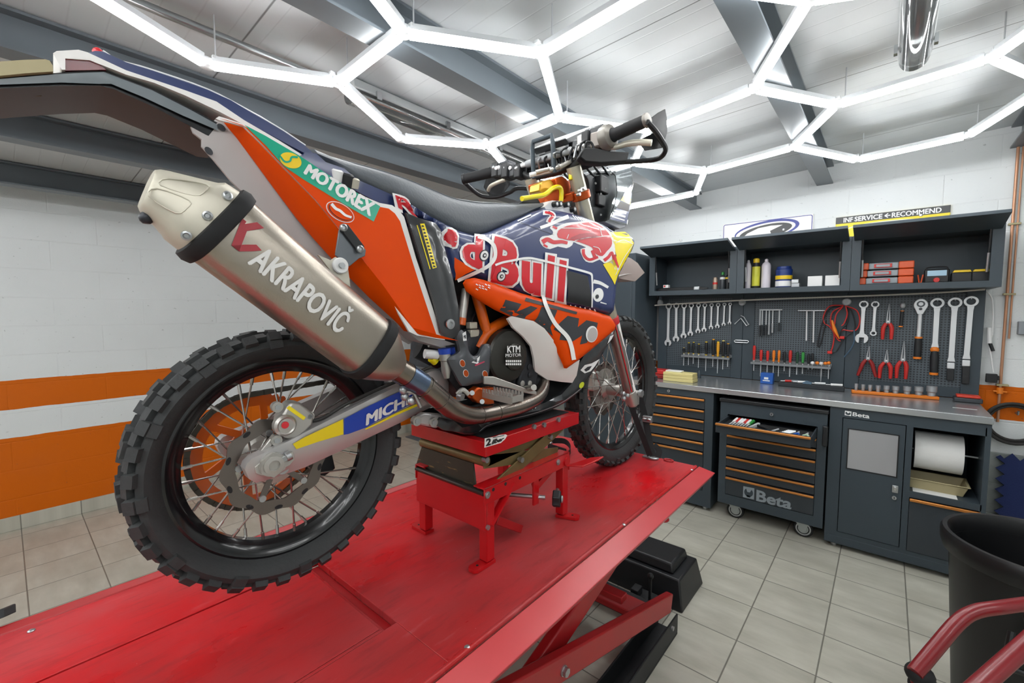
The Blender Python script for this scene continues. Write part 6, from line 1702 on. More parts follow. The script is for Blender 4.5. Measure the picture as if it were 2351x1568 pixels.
for pts, wd_ in (([(1244, 556), (1256, 550), (1270, 556), (1288, 555), (1302, 558)], (11, 7)), ([(1247, 562), (1256, 567)], (5, 4)), ([(1268, 520), (1278, 525)], (5, 5)), ([(1338, 572), (1340, 586), (1352, 596), (1372, 590)], (7, 6)), ([(1358, 575), (1366, 592)], (6, 8)), ([(1386, 598), (1396, 590), (1404, 580), (1408, 596)], (8, 5)), ([(1408, 585), (1414, 602), (1420, 616)], (8, 3))):
    tk.stroke(b, pts, wd_, m_grd, 2)
for pts in ([(1286, 524), (1316, 524), (1345, 528), (1354, 531)], [(1318, 553), (1345, 546), (1374, 544), (1398, 541)], [(1376, 524), (1381, 544)], [(1300, 548), (1304, 538)], [(1360, 566), (1373, 570), (1378, 580)]):
    tk.stroke(b, pts, 1.6, m_gwh, 3)
# tail of the badge and stripes near the steering head
tk.stroke(b, [(1246, 488), (1262, 489), (1270, 496), (1262, 505), (1259, 512)], (11, 14), m_gwh, 1); tk.stroke(b, [(1250, 487), (1264, 490), (1269, 496), (1262, 504), (1260, 510)], (5, 6), m_grd, 2)
tk.stroke(b, [(1240, 523), (1262, 515), (1284, 505), (1305, 497)], (7, 9), m_gwh, 1); tk.stroke(b, [(1188, 507), (1218, 493)], 3, m_gwh, 1)
for k in range(7): tk.stroke(b, [(1314 + 6 * k, 494 + 2.2 * k), (1322 + 7 * k, 504 + 2.0 * k)], (2.4, .6), m_gwh, 1)
tk.stroke(b, [(1190, 509), (1230, 524), (1272, 540)], 1.0, m_gbk, 1)
# big lettering, each letter set where it stands
LET = [('R', [(912, 478), (956, 500), (946, 462), (904, 449)], .02), ('e', [(1012, 558), (1042, 572), (1052, 536), (1018, 520)], .05), ('d', [(1056, 600), (1104, 622), (1106, 545), (1062, 538)], .05), ('B', [(1122, 648), (1186, 664), (1192, 558), (1133, 542)], .05), ('u', [(1194, 668), (1238, 682), (1240, 606), (1195, 598)], .06), ('l', [(1249, 682), (1264, 686), (1271, 589), (1255, 585)], .04), ('l', [(1276, 690), (1291, 694), (1298, 600), (1282, 596)], .04)]
for ch, q, bo in LET:
    cx = sum(p[0] for p in q) / 4; cy = sum(p[1] for p in q) / 4
    big = [(cx + (x - cx) * 1.0 + (5.5 if x > cx else -5.5), cy + (y - cy) * 1.0 + (5.5 if y > cy else -5.5)) for x, y in q]
    tk.text(b, ch, big, m_gwh, 4, bold=bo + .035, sub=3); tk.text(b, ch, q, m_grd, 5.5, bold=bo, sub=3)
# white seam, boss ring and strap
tk.stroke(b, [(1133, 609), (1150, 603), (1170, 599), (1204, 593), (1230, 596), (1290, 611), (1346, 626), (1355, 632)], (5, 5), m_gwh, 7); tk.stroke(b, [(1355, 631), (1356, 660), (1355, 706)], (4, 3), m_gwh, 7)
tk.decal(b, [(1298, 621), (1346, 634), (1353, 705), (1330, 700), (1297, 692)], m_blk, 6)
tk.stroke(b, [(1094, 543), (1115, 550), (1131, 566), (1133, 590), (1122, 607), (1104, 619), (1070, 635), (1047, 645)], (9, 8), m_bwh, 6)
for u, v, r in ((1108, 587, 11), (1147, 635, 10)):
    tk.decal(b, ellip(u, v, r, r * 1.25, 20, 20), m_gbk, 6); tk.decal(b, ellip(u, v, r * .8, r, 20, 20), m_gwh, 7); tk.decal(b, ellip(u, v, r * .4, r * .5, 20, 16), m_gbk, 8); tk.decal(b, ellip(u, v, r * .2, r * .25, 20, 12), m_gwh, 9)
tk.decal(b, [(1034, 592), (1060, 603), (1092, 618), (1066, 630), (1043, 644), (1036, 615)], m_bor, 4)
# small round badge on the front flank
tk.decal(b, ellip(1373, 677, 12, 16, 10, 24), m_gwh, 1); tk.decal(b, ellip(1370, 681, 4, 5, 10, 14), m_gbk, 2)
tk.stroke(b, [(1362, 646), (1378, 650), (1396, 660)], (9, 6), m_gwh, 1); tk.stroke(b, [(1378, 694), (1392, 698)], (3, 2), m_gwh, 1)
for k in range(6): tk.stroke(b, [(1308 + 11 * k, 700 + 2 * k), (1313 + 11 * k, 708 + 2 * k)], (3, 2), m_gwh, 2)
b.build('graphics', tko)

shf = plane((1069, 652, .175), (1350, 720, .232), (1301, 840, .218), (1412, 750, .215), (1180, 720, .205))
SH = [(1069, 650), (1075, 641), (1090, 638), (1112, 643), (1199, 674), (1263, 692), (1330, 706), (1358, 712), (1401, 726), (1412, 744), (1412, 757), (1380, 784), (1345, 813), (1319, 833), (1301, 846), (1298, 836), (1281, 799), (1250, 756), (1225, 739), (1176, 727), (1143, 712), (1102, 688), (1076, 668)]
sh = Panel(SH, shf, .012, .03)
b = MB(); sh.solid(b, m_bor, th=.012, h=.012); sho = b.build('radiator_shroud', bike, angle=60)
b = MB()
K = [[(1145, 712), (1160, 688), (1197, 698), (1185, 716), (1218, 702), (1234, 707), (1207, 726), (1203, 734), (1176, 727)], [(1207, 683), (1325, 716), (1323, 722), (1204, 691)], [(1243, 704), (1279, 712), (1263, 752), (1268, 772), (1250, 757), (1227, 737)], [(1303, 725), (1329, 731), (1326, 751), (1346, 735), (1372, 741), (1369, 757), (1352, 775), (1347, 787), (1331, 791), (1336, 770), (1314, 784), (1284, 780), (1287, 766), (1270, 756), (1286, 740)]]
for p in K: sh.decal(b, p, m_gbk, 1)
for k in range(10): sh.stroke(b, [(1092 + 7 * (k % 5), 652 + 7 * (k // 5) + 2 * (k % 3)), (1097 + 7 * (k % 5), 655 + 7 * (k // 5) + 2 * (k % 3))], (2.5, 1.5), m_gwh, 1)
sh.decal(b, ellip(1357, 767, 13.5, 19, 8, 28), m_gwh, 3); sh.decal(b, ellip(1358, 768, 11, 16, 8, 28), m_bwg, 4)
sh.stroke(b, [(1240, 640), (1240, 655), (1247, 685), (1254, 706), (1273, 743), (1300, 772), (1310, 795), (1316, 826)], (8, 10), m_bwh, 3)
b.build('graphics', sho)
wlf = plane((1168, 731, .20), (1281, 799, .205), (1322, 865, .18), (1240, 860, .15), (1201, 775, .165))
wl = Panel([(1166, 732), (1176, 726), (1225, 737), (1250, 754), (1283, 797), (1301, 846), (1319, 833), (1331, 826), (1324, 862), (1314, 879), (1290, 877), (1257, 872), (1229, 853), (1226, 822), (1220, 795), (1201, 772), (1178, 752)], wlf, .006, .02)
b = MB(); wl.solid(b, m_bwh, th=.008, h=.022); b.build('lower_fairing', bike)
b = MB(); sh.solid(b, m_bor, th=.012, h=.04, side=-1); b.build('far_radiator_shroud', bike)
b = MB(); rd = Panel([(1296, 618), (1352, 632), (1360, 706), (1400, 722), (1396, 760), (1300, 760)], const(.18), 0, 1); rd.solid(b, m_blk, mirror=True, h=.04); b.build('radiator', bike)

# carbon guard over the joint
cgf = plane((932, 488, .150), (1006, 516, .168), (1033, 744, .192), (1000, 700, .188))
cg = Panel([(932, 488), (960, 500), (1000, 512), (1012, 528), (1022, 575), (1038, 630), (1055, 718), (1056, 756), (1050, 770), (1038, 778), (1022, 776), (1012, 764), (1000, 705), (985, 655), (965, 590), (946, 530)], cgf, .010, .025)
b = MB(); cg.solid(b, m_car, th=.008, h=.02); cgo = b.build('carbon_guard', bike)
b = MB(); cg.decal(b, [(964, 514), (974, 513), (1002, 614), (993, 617)], m_gye, 1); cg.stroke(b, [(957, 517), (987, 618)], (2, 2), m_gye, 1)
for k in range(13):
    t_ = k / 13 + .03; u, v = 965.5 + 28.5 * t_, 516 + 100 * t_; cg.stroke(b, [(u + .5, v), (u + 6, v + .8)], (4.5, 3), m_gbk, 2)
b.build('sticker', cgo)
b = MB(); p = Bm(1033, 744, cgf(.37, .3) + .001); b.lathe([(.013, 0), (.013, .004), (.007, .005), (.006, .001)], p, BWv, m_zinc, 20); b.build('bolt', cgo)

# ---------------------------------------------------------------- silencer and exhaust pipe
wS = .192; sx0, sx1 = Bm(505, 525, wS), Bm(850, 800, wS - .01); axS = (sx1 - sx0).normalized(); upS = (ZV - axS * axS.z).normalized(); rtS = axS.cross(upS)
if rtS.dot(BWv) < 0: rtS = -rtS
Ls = (sx1 - sx0).length


def ssec(s, hh, hw, n=32, p=2.8, off=0., sk=0.):
    c = sx0 + axS * s + upS * off; out = []
    for k in range(n):
        a = 2 * math.pi * k / n; ca, sa = math.cos(a), math.sin(a); q = (abs(ca) ** p + abs(sa) ** p) ** (-1 / p)
        out.append(c + upS * (sa * q * hh) + rtS * (ca * q * hw) - axS * (sk * sa * q * hh))
    return out


b = MB(); b.loft([ssec(-.01, .068, .052), ssec(0, .0695, .053), ssec(Ls, .0715, .053), ssec(Ls + .01, .070, .052)], m_ti); si = b.build('silencer', bike, angle=50)
b = MB(); b.loft([ssec(-.103, .020, .022, off=-.024, sk=.35), ssec(-.106, .029, .030, off=-.023, sk=.35), ssec(-.101, .034, .034, off=-.022, sk=.33), ssec(-.092, .038, .037, off=-.019, sk=.3), ssec(-.050, .0600, .0485, off=-.005), ssec(-.043, .0660, .0515, off=-.002), ssec(-.012, .0695, .054)], m_tic); ec = b.build('end_cap', si, angle=32)
for s0_, s1_ in ((-.02, .008), (Ls - .016, Ls + .012)):
    b = MB(); b.loft([ssec(s0_, .070, .054), ssec(s0_ + .002, .0755, .060), ssec((s0_ + s1_) / 2, .0785, .063), ssec(s1_ - .002, .0755, .060), ssec(s1_, .070, .054)], m_rub); b.build('rubber_band', si)
b = MB(); b.loft([ssec(Ls + .010, .068, .051), ssec(Ls + .03, .064, .049), ssec(Ls + .075, .040, .036, p=2.2), ssec(Ls + .085, .032, .032, p=2)], m_ti); b.build('cone', si, angle=50)
S2 = lambda s, f, lift=.0: sx0 + axS * s + upS * f + rtS * (.0535 + lift - max(0, abs(f) - .03) * .28)
for s, f in ((-.030, .036), (-.030, -.012), (-.030, -.056)):
    b = MB(); p = S2(s, f, .0); nrm = (rtS + upS * (f * 6)).normalized(); b.lathe([(.0075, -.006), (.0075, .002), (.005, .003), (.003, .0)], p, nrm, m_zinc, 16); b.build('rivet', si)


def capq(s, f):
    k = max(0, min(1, (s + .101) / .054)); hw = .034 + .014 * k; fo = f - .021 * (1 - k)
    return sx0 + axS * s + upS * fo + rtS * (hw + .0006 - max(0, abs(f) - .026) * .3)


b = MB()
for f0, f1, g0, g1 in ((.004, .020, .008, .036), (-.020, -.003, -.032, -.004)):
    pts = [capq(-.097, f0), capq(-.097, f1), capq(-.060, g1), capq(-.055, (g0 + g1) / 2), capq(-.060, g0)]
    b.tube(smooth(pts, 3, closed=True), .0011, m_tic, 6, closed=True)
b.build('pressed_rib', ec)
b = MB(); q = sx0 + axS * -.079 + upS * -.060; b.ball(q, .010, m_eng, 12); b.build('spark_arrestor_screw', ec)
# prints on the silencer
b = MB()


def sprint(body, s0_, s1_, f0, f1, m, lift, **k):
    vs, fs = norm_glyphs(body, **k); pts = []
    for x, y, hh in vs:
        pts.append(S2(s0_ + (s1_ - s0_) * x, f0 + (f1 - f0) * y, lift * hh))
    b.add(pts, fs, m)


sprint('AKRAPOVI\u010c', .056, .262, -.034, .026, m_ltw, .0012, bold=.04)
arrow = [[(.010, .010), (.026, .034), (.040, .034), (.024, .010)], [(.010, .010), (.024, .010), (.036, -.026), (.022, -.026)], [(.022, -.026), (.036, -.026), (.050, -.012), (.060, .000), (.048, .002), (.036, -.010)], [(.006, .022), (.014, .022), (.016, .010), (.010, .010)]]
for q in arrow: b.add([S2(s, f, .0012) for s, f in q], [tuple(range(len(q)))], m_ltr)
b.build('print', si)
# hanger lug and bracket
b = MB(); lug = [(727, 585), (757, 598), (768, 590), (796, 612), (800, 640), (802, 660), (770, 640)]; b.prism([Bm(u, v, .172) for u, v in lug], BWv * .006, m_tic); b.build('hanger_lug', si, bevel=.001)
b = MB(); br = [(776, 530), (782, 519), (792, 518), (832, 566), (838, 575), (836, 588), (822, 594), (800, 612), (786, 604), (768, 586)]; b.prism([Bm(u, v, .166) for u, v in br], BWv * .005, M('bracket grey', '6d7277', rough=.35, metal=.6)); bk_ = b.build('exhaust_bracket', bike, bevel=.001)
b = MB(); b.prism([Bm(u, v, .1715) for u, v in ((784, 516), (796, 516), (834, 566), (828, 580), (816, 574), (782, 530))], BWv * .006, m_blk); b.build('clamp_strip', bk_, bevel=.001)
for u, v in ((787, 523), (825, 572)):
    b = MB(); p = Bm(u, v, .1775); b.lathe([(.008, 0), (.008, .006), (.005, .008), (.0035, .004)], p, BWv, m_zinc, 16); b.build('bolt', bk_)
b = MB(); p = Bm(781, 610, .181); b.lathe([(.017, -.006), (.017, .003), (.015, .005)], p, BWv, m_gwh, 28); b.lathe([(.006, .005), (.006, .011), (.003, .011)], p, BWv, m_zinc, 12); b.build('washer', bk_)
# pipe
P3 = [sx1 + axS * (.075), Bm(962, 878, .178), Bm(1000, 908, .176), Bm(1040, 940, .172), Bm(1085, 954, .168), Bm(1140, 946, .163), Bm(1195, 932, .156), Bm(1232, 912, .145), Bm(1246, 885, .125), Bm(1240, 855, .10)]
b = MB(); pp = smooth(P3, 6); n_ = len(pp); rs_ = [.030 - .005 * min(1, k / n_ * 2.2) for k in range(n_)]; b.tube(pp, rs_, m_pipe, 24); ex = b.build('exhaust_pipe', bike, angle=60)
for k in (8, 14, 26, 30):
    b = MB(); t_ = (pp[k + 1] - pp[k - 1]).normalized(); b.tube([pp[k] - t_ * .002, pp[k] + t_ * .002], rs_[k] + .0012, m_pipe, 24); b.build('weld_bead', ex)
b = MB(); p, q = pp[3], pp[7]; b.tube([p, q], [rs_[3] + .001, rs_[7] + .001], M('blued steel', '6a7a92', rough=.25, metal=.9), 24, caps=False); b.build('sleeve', ex)
b = MB(); p = Bm(925, 895, .17)
for d_ in (V((0, 0, 0)), V((-.01, .012, -.02)), V((.004, .02, -.03))): b.ball(p + d_, .011, m_zinc, 10)
b.tube([p, p + BLv * .03 - ZV * .01, p + BLv * .05 - ZV * .05], .006, m_zinc, 8); b.build('pipe_clamp', bike)

# ---------------------------------------------------------------- engine, frame and skid plate
eb = Panel([(1040, 790), (1065, 756), (1120, 740), (1170, 735), (1215, 770), (1240, 850), (1262, 885), (1220, 925), (1150, 925), (1060, 915), (1030, 870)], const(.125), .02, .03)
b = MB(); eb.solid(b, m_eng, mirror=True, h=.03); en = b.build('engine', bike)
cw = .158; cc = Bm(1170, 818, cw)
b = MB(); b.lathe([(.084, -.04), (.084, -.006), (.078, .0), (.058, .006), (.042, .008)], cc, BWv, m_cov, 48); cv = b.build('clutch_cover', en, angle=25)
c2 = Bm(1181, 819, cw + .009); b = MB(); b.lathe([(.042, -.004), (.042, .004), (.038, .007), (.030, .0075)], c2, BWv, m_cov, 40); b.build('cover_cap', cv, angle=25)
b = MB(); pc = Panel([(1100, 740), (1260, 740), (1260, 900), (1100, 900)], const(cw + .0175), 0, 1)
pc.text(b, 'KTM', [(1164, 810), (1194, 809), (1194, 793), (1164, 794)], m_gwh, 1, bold=.03); pc.text(b, 'MOTOR', [(1160, 820), (1196, 818), (1196, 811), (1160, 812)], m_gwh, 1, bold=.02)
for k in range(2):
    for j in range(8): pc.stroke(b, [(1160.5 + 4.6 * j, 829 + 7 * k), (1164 + 4.6 * j, 829 + 7 * k)], (5, 4.4), m_gwh, 1)
b.build('lettering', cv)
for u, v in ((1146, 765), (1214, 860), (1212, 842), (1196, 880), (1148, 868), (1206, 785), (1213, 880)):
    b = MB(); p = Bm(u, v, .135); b.lathe([(.010, -.02), (.010, .008), (.005, .010)], p, BWv, m_alu if v > 878 else m_eng, 14); b.build('engine_bolt', en)
b = MB(); b.prism([Bm(u, v, .12) for u, v in ((1200, 790), (1222, 800), (1228, 850), (1222, 885), (1190, 900), (1180, 880))], BWv * .02, m_eng); b.build('water_pump', en, bevel=.008)
for nm, pts, r in (('frame_tube', [(1092, 668), (1104, 712), (1116, 758)], .016), ('frame_tube', [(1172, 731), (1146, 744), (1122, 760), (1108, 778), (1096, 800)], .0165)):
    b = MB(); b.tube(smooth([Bm(u, v, .118) for u, v in pts], 5), r, m_ofr, 16); b.build(nm, bike); b = MB(); b.tube(smooth([Bm(u, v, .118) - BWv * .236 for u, v in pts], 5), r, m_ofr, 16); b.build(nm, bike)
b = MB(); p, q = Bm(1070, 664, .13), Bm(1061, 730, .132); b.cyl(p, q, .012, m_alu, 16); b.build('subframe_strut', bike); b = MB(); b.cyl(q, q + (q - p).normalized() * .02, .0125, m_ofr, 16); b.build('strut_end', bike)
b = MB(); b.tube(smooth([Bm(1093, 715, .1), Bm(1083, 740, .115), Bm(1098, 765, .12), Bm(1101, 790, .12)], 5), .003, m_blk, 6); b.build('cable', bike)
b = MB(); b.box(Bm(1083, 747, .115), (.02, .03, .02), m_tic); b.box(Bm(1086, 765, .115), (.02, .035, .022), m_tic); b.build('connector', bike, bevel=.003)
fg = Panel(curvec([(1048, 768), (1060, 757), (1071, 772), (1074, 795), (1080, 812), (1091, 818), (1101, 811), (1108, 796), (1117, 789), (1127, 795), (1125, 826), (1122, 862), (1109, 878), (1085, 882), (1062, 886), (1045, 858), (1028, 826), (1042, 816), (1056, 806), (1052, 786)], 2), const(.165), .010, .02)
b = MB(); fg.solid(b, M('grey carbon guard', '484b50', rough=.4, coat=.2), th=.01, h=.012); fo = b.build('frame_guard', bike)
b = MB(); 
for u, v in ((1061, 834), (1069, 857), (1113, 859)): fg.decal(b, ellip(u, v, 6.5, 9, -15, 16), m_gwh, 1); fg.decal(b, ellip(u, v, 5.5, 8, -15, 16), m_oan, 2)
fg.decal(b, [(1082, 832), (1096, 822), (1099, 816), (1097, 836)], m_gwh, 1); fg.decal(b, [(1086, 829), (1094, 823), (1094, 832)], m_gbk, 2); fg.stroke(b, [(1090, 839), (1112, 830)], (4, 3), M('pink print', 'c0455f', rough=.4), 1); fg.decal(b, [(1061, 766), (1069, 760), (1071, 782), (1063, 783)], m_gwh, 1); fg.decal(b, [(1063, 772), (1068, 768), (1069, 778)], m_gbk, 2)
b.build('sticker', fo)
# rear brake cylinder and reservoir
b = MB(); p, q = Bm(1020, 812, .135), Bm(1026, 868, .135); b.tube([p, p.lerp(q, .25), p.lerp(q, .3), p.lerp(q, .7), q], [.016, .016, .012, .013, .008], m_alu, 16); bc_ = b.build('brake_cylinder', bike)
b = MB(); b.cyl(Bm(1020, 800, .135), Bm(1021, 812, .135), .0175, m_gbl, 18); b.build('blue_cap', bc_)
b = MB(); b.cyl(Bm(1035, 798, .11), Bm(1037, 815, .11), .012, m_gbl, 14); b.tube([Bm(975, 812, .11), Bm(1005, 815, .12)], .013, m_gwh, 12); b.cyl(Bm(990, 822, .11), Bm(1000, 830, .11), .012, m_gye, 12); b.cyl(Bm(985, 790, .09), Bm(1020, 798, .1), .009, m_alu, 10); b.build('shock_adjuster', bike)
b = MB(); b.cyl(Bm(960, 800, .02), Bm(1030, 835, .05), .03, m_bst, 16); b.build('shock_absorber', bike)
# foot peg and brake pedal
b = MB(); b.prism([Bm(u, v, .14) for u, v in ((1073, 894), (1084, 886), (1102, 889), (1118, 886), (1130, 894), (1116, 908), (1122, 924), (1106, 926), (1082, 922), (1070, 910))], BWv * .03, m_oan); pgb = b.build('peg_bracket', bike, bevel=.005)
for u, v in ((1084, 902), (1107, 922)):
    b = MB(); b.cyl(Bm(u, v, .17), Bm(u, v, .176), .007, m_zinc, 12); b.build('bolt', pgb)
b = MB(); p0 = Bm(1116, 902, .16); f0 = BLv * .022
b.bar(p0 + f0, p0 + f0 + BWv * .125 - ZV * .004, .006, .016, m_alu); b.bar(p0 - f0, p0 - f0 + BWv * .125 - ZV * .004, .006, .016, m_alu)
for k in range(10):
    for s in (-1, 1): q = p0 + f0 * s + BWv * (.008 + .0125 * k); b.prism([q + BLv * -.003 + ZV * .006, q + BLv * .003 + ZV * .006, q + BLv * .0015 + ZV * .017, q - BLv * .0015 + ZV * .017], BWv * .006, m_alu)
b.bar(p0 + f0 + BWv * .125, p0 - f0 + BWv * .125, .006, .016, m_alu); b.build('foot_peg', bike)
b = MB(); secs = []
for u, v, w, h in ((1108, 876, .17, .016), (1130, 878, .175, .018), (1170, 888, .18, .013), (1205, 899, .185, .010), (1228, 904, .19, .008)):
    c = Bm(u, v, w); secs.append([c + ZV * h, c + ZV * h + BWv * .008, c - ZV * h * .4 + BWv * .008, c - ZV * h * .4])
b.loft(secs, m_alu); b.cyl(Bm(1206, 893, .16), Bm(1226, 890, .235), .010, m_alu, 14); b.build('brake_pedal', bike, bevel=.002)
b = MB(); b.tube(smooth([Bm(1050, 905, .15), Bm(1062, 895, .16), Bm(1075, 905, .165)], 4), .007, m_alu, 10); b.cyl(Bm(1052, 908, .15), Bm(1062, 912, .165), .010, m_zinc, 12); b.build('pedal_joint', bike)
# linkage below the swingarm pivot
b = MB(); b.prism([Bm(u, v, .09) for u, v in ((940, 962), (962, 945), (1004, 948), (1004, 975), (990, 980), (950, 972))], BWv * .025, m_aluw); lk_ = b.build('linkage', bike, bevel=.006)
for u, v in ((955, 966), (993, 969)):
    b = MB(); p = Bm(u, v, .115); b.ring(p, BWv, .006, .013, .014, m_alu, 18); b.cyl(p, p + BWv * .010, .008, m_zinc, 6); b.build('bolt', lk_)
# skid plate: a carbon trough wrapped round the front of the engine
skl = [(1063, 993), (1099, 992), (1117, 978), (1155, 967), (1200, 957), (1245, 944), (1283, 929), (1310, 912), (1334, 893), (1346, 875), (1357, 860), (1370, 838), (1382, 816), (1396, 792), (1408, 773), (1411, 757)]
ski = [(1400, 762), (1380, 782), (1345, 811), (1325, 842), (1320, 872), (1290, 905), (1250, 925), (1180, 945), (1100, 965), (1040, 965), (1010, 958), (1000, 975), (1020, 988)]
skf = plane((1100, 985, .135), (1283, 920, .15), (1410, 765, .165), (1340, 860, .160))
sk_ = Panel(curve2(skl, 2) + ski, skf, .008, .015)
b = MB(); sk_.solid(b, m_car, th=.012, h=.02); sko = b.build('skid_plate', bike)
b = MB(); bt = curve2(skl, 2); outer = [sk_.uv(*p) for p in bt]
secs = [[BP(l, w_, z - .0) for w_ in (skf(l, z) - .004, -skf(l, z) + .004)] + [BP(l + .006, w_, z - .008) for w_ in (-skf(l, z) + .010, skf(l, z) - .010)] for l, z in outer]
b.loft(secs, m_car); b.build('skid_floor', sko)
b = MB(); sk_.solid(b, m_car, th=.012, h=.03, side=-1); b.build('skid_far_side', sko)
b = MB(); sk_.decal(b, [(1332, 850), (1342, 838), (1358, 834), (1376, 824), (1366, 840), (1356, 852), (1342, 857)], m_gwh, 1); sk_.decal(b, [(1340, 849), (1348, 842), (1358, 840), (1352, 849), (1344, 853)], m_gbk, 2); sk_.decal(b, [(1394, 790), (1400, 772), (1409, 768), (1404, 778)], m_gwh, 1)
sk_.decal(b, ellip(1335, 884, 5, 8, 30, 14), M('lime print', 'c9d630', rough=.4), 1)
for k in range(7): sk_.stroke(b, [(1186 + 7 * k, 952 - 2.4 * k), (1191 + 7 * k, 946 - 3.0 * k)], (2, 2), m_gwh, 1)
sk_.stroke(b, [(1100, 990), (1117, 977), (1155, 965.5), (1200, 955.5), (1245, 942.5), (1283, 927), (1310, 910), (1334, 891)], (1.6, 1.6), M('worn edge', '8c8f92', rough=.4), 2); b.build('graphics', sko)

# ---------------------------------------------------------------- front fork, fender, hub and brake
A_ = lz(Bm(1331, 440, .105)); C_ = lz(Bm(1411, 722, .105)); D_ = lz(Bm(1447, 908, .105)); dl = V((D_[0] - A_[0], D_[1] - A_[1], 0))
FT = lambda t, w: BP(A_[0] + (D_[0] - A_[0]) * t, w, A_[1] + (D_[1] - A_[1]) * t)
for s, nm in ((1, ''), (-1, '')):
    w = .105 * s
    b = MB(); b.tube([FT(-.10, w), FT(.56, w), FT(.57, w)], [.0285, .0285, .027], m_fork, 20); fk = b.build('fork_tube', bike)
    b = MB(); b.tube([FT(.568, w), FT(.572, w), FT(.598, w), FT(.602, w)], [.030, .032, .032, .030], m_grd, 20); b.build('red_collar', fk)
    b = MB(); b.tube([FT(.60, w), FT(.99, w)], .027, m_chf, 20); b.build('slider', fk)
    b = MB(); b.tube([FT(.97, w), FT(1.0, w), FT(1.05, w), FT(1.06, w)], [.029, .031, .029, .02], m_alu, 18); b.box(FT(1.03, w) + BLv * .025, (.03, .05, .05), m_alu); b.build('fork_foot', fk, bevel=.004)
    fr_ = (FT(1, w) - FT(0, w)).normalized(); fd = BWv.cross(fr_); fd = fd if fd.dot(BLv) > 0 else -fd
    b = MB(); secs = []
    for t_ in [.58 + .42 * k / 10 for k in range(11)]:
        c = FT(t_, w); ww = .030 + .004 * math.sin(t_ * 6); secs.append([c + fd * (ww * math.cos(a) + .004) + BWv * (ww * math.sin(a)) for a in (R(q) for q in range(-75, 111, 15))] + [c + fd * ((ww - .004) * math.cos(a) + .004) + BWv * ((ww - .004) * math.sin(a)) for a in (R(q) for q in range(110, -76, -15))])
    b.loft(secs, m_bwh); b.build('fork_guard', fk, angle=50)
b = MB(); b.tube([FT(.60, .118) - BWv.cross(fr_) * -.0 + BWv * .012 - BLv * .020, FT(.97, .118) + BWv * .012 - BLv * .020], .0028, m_grd, 10); b.build('red_strip', bike)
b = MB(); b.cyl(FC - BWv * .12, FC + BWv * .13, .012, m_alu, 16); b.tube([FC + BWv * .125, FC + BWv * .14], .018, m_zinc, 6); b.build('axle', FWH)
b = MB(); wavydisc(b, FC, .13, .10, -.062, .004, 12, .004, m_disc); b.lathe([(.04, 0), (.10, .0)], FC - BWv * .060, BWv, m_alu, 24, caps=False); b.build('brake_disc', FWH)
b = MB(); b.box(FC + BLv * -.11 - BWv * .066 + ZV * .05, (.06, .06, .09), m_alu); b.build('front_caliper', bike, bevel=.008)
b = MB(); p = Bm(1432, 915, .12)
for d_ in ((0, 0, 0), (.01, .012, .012), (-.008, .01, .02)): b.ball(p + V(d_), .012, m_zinc, 10)
b.build('axle_clamp_bolts', bike)
# front fender
e_ = [Blz(u, v, .02) for u, v in ((1418, 612), (1440, 594), (1462, 605), (1480, 626), (1458, 645), (1420, 638))]
lf = max(p[0] for p in e_); zf = e_[3][1]
secs = []
for k in range(13):
    t_ = k / 12; l = 1.12 + (lf - .16 - 1.12) * t_; z = .42 + (zf - .42) * (1 - (1 - t_) ** 1.6); hw = .055 + .012 * math.sin(t_ * 3.0)
    secs.append([BP(l, -hw, z - .018), BP(l, -hw * .6, z), BP(l, 0, z + .006), BP(l, hw * .6, z), BP(l, hw, z - .018), BP(l, hw * .6, z - .004), BP(l, 0, z + .001), BP(l, -hw * .6, z - .004)])
b = MB(); b.loft(secs, m_bwg); ff = b.build('front_fender', bike, angle=50)
ft = Panel(curve2([(1395, 632), (1398, 612), (1414, 597), (1441, 590), (1464, 604)], 3) + [(1480, 626), (1458, 646), (1430, 641)], const(.06), .004, .012); b = MB(); ft.solid(b, M('brownish fender underside', '9f918b', rough=.5), mirror=True, h=.03); b.build('fender_tip', ff)  # tip in a browner, darker tone than the fender

# triple clamps
for t_, h, m in ((.0, .030, m_oan), (.36, .034, m_oan)):
    c = FT(t_ + .02, 0); b = MB()
    b.bar(c - BWv * .10 - BLv * .03, c + BWv * .10 - BLv * .03, .045, h, m, up=fr_)
    for s in (-1, 1): b.tube([FT(t_, s * .105) , FT(t_ + h / .93, s * .105)], .037, m, 20)
    b.build('fork_clamp', bike, bevel=.004)
for u, v in ((1333, 437), (1340, 432), (1330, 446)):
    b = MB(); p = Bm(u, v, .142); b.cyl(p - BWv * .01, p + BWv * .004, .006, m_zinc, 10); b.build('clamp_bolt', bike)
b = MB(); b.cyl(FT(-.02, 0) - BLv * .06, FT(.42, 0) - BLv * .06, .024, m_ofr, 18); b.build('steering_head', bike)
b = MB(); hp = Panel([(1250, 475), (1268, 460), (1284, 462), (1312, 480), (1318, 494), (1284, 486), (1254, 482)], const(.10), .004, .015); hp.solid(b, m_bwh, mirror=True, h=.03); b.build('steering_cover', bike)
for u, v in ((1278, 468), (1287, 468), (1304, 469), (1319, 480)):
    b = MB(); p = Bm(u, v, .112); b.lathe([(.010, -.02), (.010, .003), (.004, .003)], p, BWv, m_blk, 14); b.lathe([(.006, .0032), (.004, .0045)], p, BWv, m_gwh, 12); b.build('banjo_bolt', bike)
b = MB(); b.tube(smooth([Bm(1198, 456, .088), Bm(1225, 452, .088), Bm(1250, 447, .088), Bm(1270, 432, .088), Bm(1284, 430, .088), Bm(1289, 440, .088), Bm(1288, 462, .088)], 5), .0085, m_gye, 12); b.build('yellow_hose', bike)
b = MB(); b.prism([Bm(u, v, .045) for u, v in ((1193, 467), (1202, 459), (1236, 456), (1242, 467))], -BWv * .09, m_blk); b.build('tank_pad', bike, bevel=.004)
